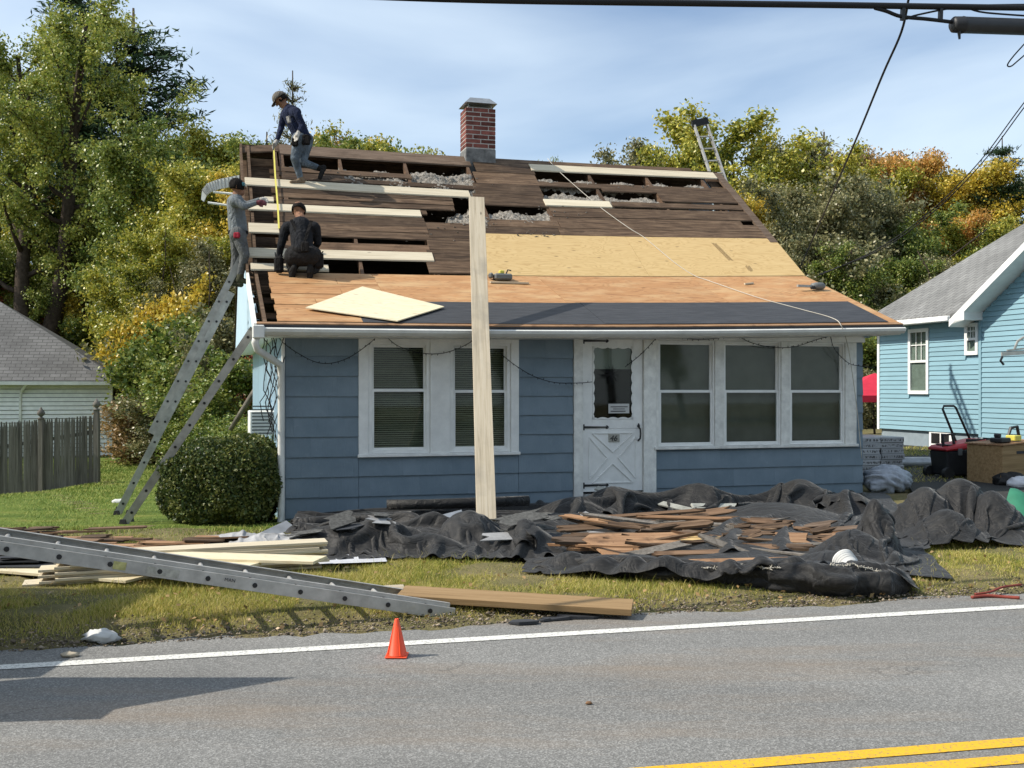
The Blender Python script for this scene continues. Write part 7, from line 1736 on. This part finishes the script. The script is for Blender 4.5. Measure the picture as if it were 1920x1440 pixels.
# --- man on the long ladder
dl = (LA1 - LA0).normalized()
YL = 14.75
b2 = at(448, 536, YL); pl_ = empty('person', b2); tag(pl_, 'man in grey shirt and sunglasses standing on the long ladder', 'person', 'roofers')
def J(px, py, dy=0.0): return at(px, py, YL + dy) - b2
S = []
face, up, rt_ = head(S, J(446, 351), (0.93, 0.05, 0.08), (0, 0, 1))
S += [(J(444, 362), 0.056, J(443, 369), 0.060, 'skin'), (J(441, 378, .19), 0.080, J(441, 378, -.19), 0.080, 'shirt_grey'), (J(442, 382), 0.135, J(444, 408), 0.128, 'shirt_grey', ((1, 0, 0), 0.92)), (J(444, 408), 0.128, J(447, 436), 0.130, 'shirt_grey')]
S += [(J(442, 377, -.21), 0.060, J(457, 388, -.24), 0.050, 'shirt_grey'), (J(457, 388, -.24), 0.047, J(479, 381, -.15), 0.034, 'shirt_grey')]
hand(S, J(480, 381, -.15), J(487, 379.5, -.13), (1, 0.1, 0.05), (0, 0.2, 1), 'glove_maroon', 0.5, (0.3, 0.4, -0.7))
S += [(J(443, 377, .21), 0.060, J(462, 384, .24), 0.050, 'shirt_grey'), (J(462, 384, .24), 0.047, J(485, 375, .20), 0.034, 'shirt_grey')]
hand(S, J(486, 375, .20), J(492, 374, .20), (1, 0.0, 0.0), (0, 0.3, 1), 'glove_white', 0.6, (0.2, -0.3, -0.8))
S += [(J(446, 441, -.09), 0.118, J(446, 441, .09), 0.118, 'trouser_grey'), (J(449, 446, -.10), 0.098, J(459, 478, -.12), 0.068, 'trouser_grey'), (J(459, 478, -.12), 0.066, J(451, 514, -.10), 0.048, 'trouser_grey'), (J(451, 517, -.1), 0.05, J(450, 524, -.10), 0.046, 'boot_olive'), (J(448, 525, -.1), 0.043, J(463, 528, -.10), 0.036, 'boot_olive')]
S += [(J(444, 446, .10), 0.098, J(443, 480, .12), 0.068, 'trouser_grey'), (J(443, 480, .12), 0.066, J(437, 515, .10), 0.048, 'trouser_grey'), (J(437, 518, .1), 0.05, J(437, 527, .10), 0.046, 'boot_olive'), (J(435, 531, .1), 0.043, J(452, 534, .10), 0.036, 'boot_olive')]
body('body', S, ['skin', 'shirt_grey', 'trouser_grey', 'glove_maroon', 'glove_white', 'boot_olive'], pl_)
dome('hair', J(444.5, 351) + up * 0.022, (face - up * 0.25).normalized(), (up + face * 0.12).normalized(), rt_, 0.106, 'hair_dark', pl_, 0.55, (0.92, 1.03, 1.02))
c_ = J(446, 351) + face * 0.075 + up * 0.022
MB().hexa([c_ - rt_ * 0.075 - up * 0.022 + face * 0.0, c_ + rt_ * 0.075 - up * 0.022, c_ + rt_ * 0.07 - up * 0.022 + face * 0.035, c_ - rt_ * 0.07 - up * 0.022 + face * 0.035, c_ - rt_ * 0.078 + up * 0.026, c_ + rt_ * 0.078 + up * 0.026, c_ + rt_ * 0.07 + up * 0.026 + face * 0.035, c_ - rt_ * 0.07 + up * 0.026 + face * 0.035]).build('sunglasses', M['lens_blue'], pl_, bevel=0.006)
boxy('red_cloth', J(444, 441, -.20), (0.045, 0, 0), (0, 0.02, 0), (0, 0, 0.04), 'bandana_red', pl_)
MB().lathe([(0.135, -0.02), (0.14, 0.0), (0.135, 0.02), (0.125, 0.02), (0.125, -0.02)], 20, J(446.5, 436)).build('belt', M['leather_black'], pl_)
# ------------------------------------------------------------------ overhead cables
def wy(px): return 8.2 + (px - 960) / 960 * 1.15
def wp(px, py, dy=0.0): return at(px, py, wy(px) + dy)
cord('overhead_cable', [wp(-300, -60), wp(300, -25), wp(700, -7), wp(960, 1), wp(1300, 6), wp(1600, 10), wp(1800, 13), wp(2100, 17)], 0.026, 'cord_black', 'thick black overhead cable bundle crossing the top of the picture', 'cable', seg=10)
cord('messenger_wire', [wp(900, -6), wp(1300, 2), wp(1600, 6), wp(1650, 9), wp(1700, 13), wp(1900, 9), wp(2100, 8)], 0.009, 'cord_black', 'thin steel messenger wire just above the thick cable', 'cable')
cord('splice_cable', [wp(1640, 15), wp(1662, 21), wp(1690, 31), wp(1740, 36), wp(1790, 42)], 0.016, 'cord_black', 'short looped cable leading into the black splice case', 'cable')
cord('drop_wire', [wp(1700, 36), wp(1720, 28), wp(1800, 14), wp(1850, 24), wp(1990, 34)], 0.008, 'cord_black', 'thin drop wire slung between cable and splice case', 'cable')
c0, c1 = wp(1785, 46), wp(1960, 52); sc_ = empty('splice_case', c0); tag(sc_, 'black cylindrical cable splice case hanging at the top right', 'splice case')
d = (c1 - c0); MB().tube([d * 0.0, d * 0.02, d * 0.1, d * 0.11, d * 0.125, d * 0.9, d], [0.05, 0.068, 0.070, 0.074, 0.070, 0.070, 0.06], 18).build('case', M['black_plastic'], sc_, smooth=True)
MB().tube([Vector((0.06, 0, -0.06)), Vector((0.065, 0, -0.125))], [0.016, 0.010], 8).build('nipple', M['black_plastic'], sc_)
for px_ in (1693, 1764):
    p = wp(px_, 24); MB().bar(wp(px_, 13) - c0, wp(px_ - 1, 38) - c0, 0.032, 0.03).build('hanger', M['black_iron'], sc_)
cord('service_wire', [at(1704, -4, 9.3), at(1690, 60, 9.7), at(1655, 140, 10.5), at(1610, 250, 12.0), at(1575, 330, 13.5), at(1545, 400, 15.5), at(1505, 490, 18.0), at(1478, 548, 19.8)], 0.011, 'cord_black', 'twisted black service wire slanting down to the rear of the cottage', 'cable', seg=6)
for i, dx in enumerate((0, 7)):
    cord('house_wire', [at(2050 + dx, 30, 12), at(1922 + dx, 190, 13.2), at(1835 + dx, 305, 14.2), at(1740 + dx, 400, 15.2), at(1640 + dx, 470, 16.2), at(1534 + dx * 0.3, 517 - dx * 0.4, 17.2)], 0.008, 'cord_black', ('left' if i == 0 else 'right') + ' one of the paired wires dropping from top right to the roof edge', 'cable', 'paired drop wires')
cord('wire_loop', [at(1960, 40, 9.3), at(1921, 82, 9.3), at(1898, 108, 9.3), at(1889, 122, 9.3), at(1896, 124, 9.3), at(1912, 111, 9.3), at(1960, 70, 9.3)], 0.006, 'cord_black', 'small slack wire loop at the right edge below splice case', 'cable')
# ------------------------------------------------------------------ string lights on the house front
V0 = -0.085
def fp(px, py, v=V0): u, z = uz(px, py, v); return hw(u, v, z)
def sagl(name, pts, label):
    P_ = [fp(*p) for p in pts]; out = []
    for i in range(len(P_) - 1):
        p0, p1, p2, p3 = P_[max(i - 1, 0)], P_[i], P_[i + 1], P_[min(i + 2, len(P_) - 1)]
        for k in range(6):
            t_ = k / 6; out.append(0.5 * ((2 * p1) + (p2 - p0) * t_ + (2 * p0 - 5 * p1 + 4 * p2 - p3) * t_ ** 2 + (3 * p1 - p0 - 3 * p2 + p3) * t_ ** 3))
    out.append(P_[-1]); c = out[0].copy(); r = empty(name, c); tag(r, label, 'string lights', 'string lights on the house front')
    MB().tube([q - c for q in out], 0.0048, 5).build('wire', M['cord_black'], r)
    L_ = 0.0; nxt = 0.04
    for a, b in zip(out[:-1], out[1:]):
        l = (b - a).length
        while L_ + l > nxt:
            q = a.lerp(b, (nxt - L_) / l) - c; dx = random.uniform(-0.012, 0.012); MB().tube([q, q + Vector((dx, 0, random.choice((-1, -1, 1)) * 0.022))], [0.006, 0.003], 5).build('bulb', M['cord_black'], r); nxt += 0.075
        L_ += l
sagl('string_lights', [(530, 642), (555, 660), (590, 678), (620, 681), (655, 670), (690, 646), (708, 630)], 'string lights sagging over the blue shingles left of twin windows')
sagl('string_lights', [(722, 628), (745, 648), (785, 661), (825, 663), (860, 653), (890, 637)], 'string lights looping across the left twin window')
sagl('string_lights', [(940, 664), (965, 684), (1000, 705), (1040, 717), (1085, 718), (1110, 716)], 'string lights running from right twin window to the door')
sagl('string_lights', [(1172, 688), (1195, 670), (1212, 654), (1232, 632)], 'short string lights rising from the door window to the eave')
sagl('string_lights', [(1265, 630), (1300, 636), (1340, 635), (1370, 630)], 'string lights above the leftmost of the three right windows')
sagl('string_lights', [(1382, 629), (1410, 643), (1450, 651), (1490, 650), (1530, 637), (1556, 630)], 'string lights above the two right windows of the three')
sagl('string_lights', [(1557, 630), (1565, 655), (1590, 680), (1610, 686), (1640, 690)], 'string lights hanging off the right house corner')
# ------------------------------------------------------------------ grass
t = NT('grass_blade'); i = t.island(); v = t.coord(rnd=False)
n = t.noise(v, 0.9, 5, 0.6)
f_ = t.math('ADD', t.math('MULTIPLY', i, 0.6), t.math('MULTIPLY', n, 0.75))
k = t.ramp(f_, [(0.30, (0.10, 0.155, 0.022)), (0.50, (0.27, 0.30, 0.050)), (0.70, (0.50, 0.44, 0.10)), (0.92, (0.62, 0.52, 0.22))])
t.col(k).rough(0.6, 0.25); df = t.new('ShaderNodeBsdfTranslucent'); t.l.new(k, df.inputs['Color']); ms = t.new('ShaderNodeMixShader'); ms.inputs[0].default_value = 0.3
t.l.new(t.b.outputs[0], ms.inputs[1]); t.l.new(df.outputs[0], ms.inputs[2]); t.l.new(ms.outputs[0], t.out.inputs['Surface']); M['grass_blade'] = t.m
t = NT('grass_lawn'); i = t.island(); v = t.coord(rnd=False)
f_ = t.math('ADD', t.math('MULTIPLY', i, 0.6), t.math('MULTIPLY', t.noise(v, 0.5, 5, 0.6), 0.75))
k = t.ramp(f_, [(0.30, (0.085, 0.16, 0.022)), (0.55, (0.17, 0.25, 0.034)), (0.85, (0.34, 0.34, 0.08))])
t.col(k).rough(0.6, 0.25); M['grass_lawn'] = t.m
def vnoise(x, y, s, seed):
    rs = np.random.RandomState(seed); g = rs.rand(64, 64); x, y = np.mod(x * s, 63), np.mod(y * s, 63); i, j = x.astype(int), y.astype(int); fx, fy = x - i, y - j; fx, fy = fx * fx * (3 - 2 * fx), fy * fy * (3 - 2 * fy); i1, j1 = (i + 1) % 64, (j + 1) % 64
    return (g[i, j] * (1 - fx) + g[i1, j] * fx) * (1 - fy) + (g[i, j1] * (1 - fx) + g[i1, j1] * fx) * fy
def blades(name, x, y, h, w, m, label, seed):
    rs = np.random.RandomState(seed); n = len(x); z = np.array([ground_z(a, b) for a, b in zip(x, y)]) - 0.012
    a = rs.uniform(0, 6.283, n); d = np.stack([np.cos(a), np.sin(a), 0 * a], 1); la = rs.uniform(0, 6.283, n); le = h * rs.uniform(0.1, 1.1, n); ln = np.stack([np.cos(la) * le, np.sin(la) * le, 0 * a], 1)
    B = np.stack([x, y, z], 1); w = w[:, None]; h3 = np.stack([0 * h, 0 * h, h], 1)
    v = np.stack([B - d * w, B + d * w, B + d * w * 0.7 + h3 * 0.6 + ln * 0.35, B - d * w * 0.7 + h3 * 0.6 + ln * 0.35, B + h3 + ln], 1).reshape(-1, 3); b = (np.arange(n) * 5)[:, None]
    f = np.concatenate([b + np.array([[0, 1, 2]]), b + np.array([[0, 2, 3]]), b + np.array([[3, 2, 4]])], 0)
    o = bpy.data.objects.new(name, mesh_np(name, v, f, m)); link(o); tag(o, label, 'grass', kind='stuff')
rs = np.random.RandomState(8)
# verge
n = 620000; x = rs.uniform(-5.6, 6.2, n); y = rs.uniform(6.0, 11.2, n); e = EDGE_B + EDGE_A * x; d = (y - e) / 1.033
px_ = CX + F * x / y; keep = (d > 0.05) & (px_ > -80) & (px_ < 2000)
keep &= ~((y > 9.75) & (px_ > 560) & (px_ < 1700)); keep &= ~((y > 8.98 - 0.326 * (x - 0.22)) & (px_ > 1020) & (px_ < 1700)); keep &= ~((px_ > 1700) & (y > 10.7)); keep &= ~((px_ > 360) & (px_ < 640) & (y > 9.3)); keep &= ~((px_ < 430) & (y > 9.4) & (rs.rand(n) < 0.75))
nz_ = vnoise(x + 50, y + 50, 1.3, 1) * 0.6 + vnoise(x + 50, y + 50, 4.5, 2) * 0.4
dens = np.clip((d - 0.02) / 0.75, 0.05, 1) * np.clip((nz_ - 0.18) * 3.4, 0.12, 1)
keep &= rs.rand(n) < dens; x, y, nz_, d = x[keep], y[keep], nz_[keep], d[keep]
h = 0.020 + 0.055 * nz_ * rs.uniform(0.5, 1.2, len(x)) * np.clip(0.4 + d, 0.4, 1)
h *= np.where(rs.rand(len(x)) < 0.035, rs.uniform(1.4, 2.4, len(x)), 1.0)
blades('verge_grass', x, y, h, rs.uniform(0.0016, 0.0032, len(x)), M['grass_blade'], 'patchy yellow-green grass on the verge along the road', 3)
# left lawn
n = 330000; y = rs.uniform(3.2, 6.1, n) ** 2; x = rs.uniform(-19.0, -2.2, n); px_ = CX + F * x / y; keep = (px_ > -60) & (px_ < 545) & (y > 10.3) & (y < 37)
x, y = x[keep], y[keep]; s = y / 12.0
blades('lawn_grass', x, y, 0.045 * rs.uniform(0.5, 1.3, len(x)) * s ** 0.6, rs.uniform(0.0025, 0.0045, len(x)) * s, M['grass_lawn'], 'mown green lawn left of the cottage', 4)
# right far grass by the neighbour
n = 22000; x = rs.uniform(5.2, 9.5, n); y = rs.uniform(15.5, 22.5, n); px_ = CX + F * x / y; keep = (px_ > 1690) & (px_ < 1880) & (x > 4.35 + (y - 10.6) * 0.28 + 1.0 * 0)
keep &= ~(np.abs((y - 19.3)) < 0.5)
x, y = x[keep], y[keep]; blades('side_grass', x, y, 0.09 * rs.uniform(0.5, 1.3, len(x)), rs.uniform(0.006, 0.010, len(x)), M['grass_blade'], 'strip of grass before the neighbour foundation', 6)
# grit, leaf litter and gravel along the pavement edge
n = 5200; x = rs.uniform(-4.4, 5.2, n); e = EDGE_B + EDGE_A * x; d = np.abs(rs.randn(n)) * 0.22 - 0.07; y = e + d * 1.033; s = rs.uniform(0.003, 0.011, n) * np.where(rs.rand(n) < 0.06, 2.0, 1)
z = np.where(d < 0, 0.002, np.array([ground_z(a, b) for a, b in zip(x, y)]) + 0.012)
oc = np.array([[1, 0, 0], [0, 1, 0], [-1, 0, 0], [0, -1, 0], [0, 0, 0.7], [0, 0, -0.7]], float); v = (oc[None] * s[:, None, None] * rs.uniform(0.6, 1.4, (n, 6, 1)) + np.stack([x, y, z], 1)[:, None]).reshape(-1, 3)
fo = np.array([[0, 1, 4], [1, 2, 4], [2, 3, 4], [3, 0, 4], [1, 0, 5], [2, 1, 5], [3, 2, 5], [0, 3, 5]]); f = (np.arange(n)[:, None, None] * 6 + fo[None]).reshape(-1, 3)
t = NT('grit'); t.col(t.ramp(t.island(), [(0.0, (0.04, 0.035, 0.028)), (0.5, (0.16, 0.13, 0.10)), (1.0, (0.36, 0.30, 0.22))])).rough(0.9, 0.1); M['grit'] = t.m
o = bpy.data.objects.new('roadside_grit', mesh_np('roadside_grit', v, f, M['grit'])); link(o); tag(o, 'grit and crumbled leaves along the asphalt edge', 'grit', kind='stuff')
# fallen leaves on the grass
n = 700; x = rs.uniform(-5, 5.5, n); y = EDGE_B + EDGE_A * x + rs.rand(n) ** 1.5 * 2.2; C = np.stack([x, y, np.array([ground_z(a, b) for a, b in zip(x, y)]) + 0.035], 1)
v, f = leaves(rs, C, 0.022, 2.0); o = bpy.data.objects.new('fallen_leaves', mesh_np('fallen_leaves', v, f, M['leaf_russet'])); link(o); tag(o, 'scattered fallen leaves on the verge grass', 'leaves', kind='stuff')
# ------------------------------------------------------------------ labels that count repeats from left to right
ORD = 'first second third fourth fifth sixth seventh eighth ninth tenth eleventh twelfth thirteenth fourteenth fifteenth sixteenth seventeenth eighteenth nineteenth twentieth'.split()
def ordinal(n):
    if n <= 20: return ORD[n - 1]
    t_ = {2: 'twenty', 3: 'thirty', 4: 'forty', 5: 'fifty', 6: 'sixty', 7: 'seventy', 8: 'eighty', 9: 'ninety'}[n // 10]
    return t_ + '-' + ORD[n % 10 - 1] if n % 10 else {20: 'twentieth', 30: 'thirtieth', 40: 'fortieth', 50: 'fiftieth', 60: 'sixtieth', 70: 'seventieth', 80: 'eightieth', 90: 'ninetieth'}[n]
bpy.context.view_layer.update()
MN = {'old_board': 'dark brown', 'old_board_lit': 'brown', 'splinter': 'orange', 'plank_grey': 'grey', 'underlayment': 'black', 'fence_wood': 'grey', 'old_board_mid': 'grey-brown', 'tarp_grey': 'pale grey', 'shingle_old': 'grey', 'plywood_new': 'yellow'}
groups = {}
for o in scene.objects:
    if o.parent is None and 'label' in o.keys():
        l = o['label']
        if l == 'x':
            c = MN.get(o.data.materials[0].name, 'brown'); g = o['group']
            l = {'torn boards heaped on the black tarps': c + ' torn board from the left in the heap before the door', 'torn roof sheathing behind the board stack': c + ' torn sheathing piece from the left behind the board stack', 'shingle scraps on the left part of the heap': c + ' shingle strip from the left around the leaning plank'}[g]
            groups.setdefault((g, l), []).append(o)
        elif o.get('group') in (GF, B, 'bare stems in the wood'): groups.setdefault((o['group'], l.replace(' in the wood', ' from the left in the wood').replace(' at the foot', ' from the left at the foot')), []).append(o)
def spx(o): return CX + F * o.matrix_world.translation.x / max(o.matrix_world.translation.y, 0.1)
for (g, l), L_ in groups.items():
    L_.sort(key=spx)
    for k, o in enumerate(L_): o['label'] = (ordinal(k + 1) + ' ' + l) if len(L_) > 1 else l.replace(' from the left', '')
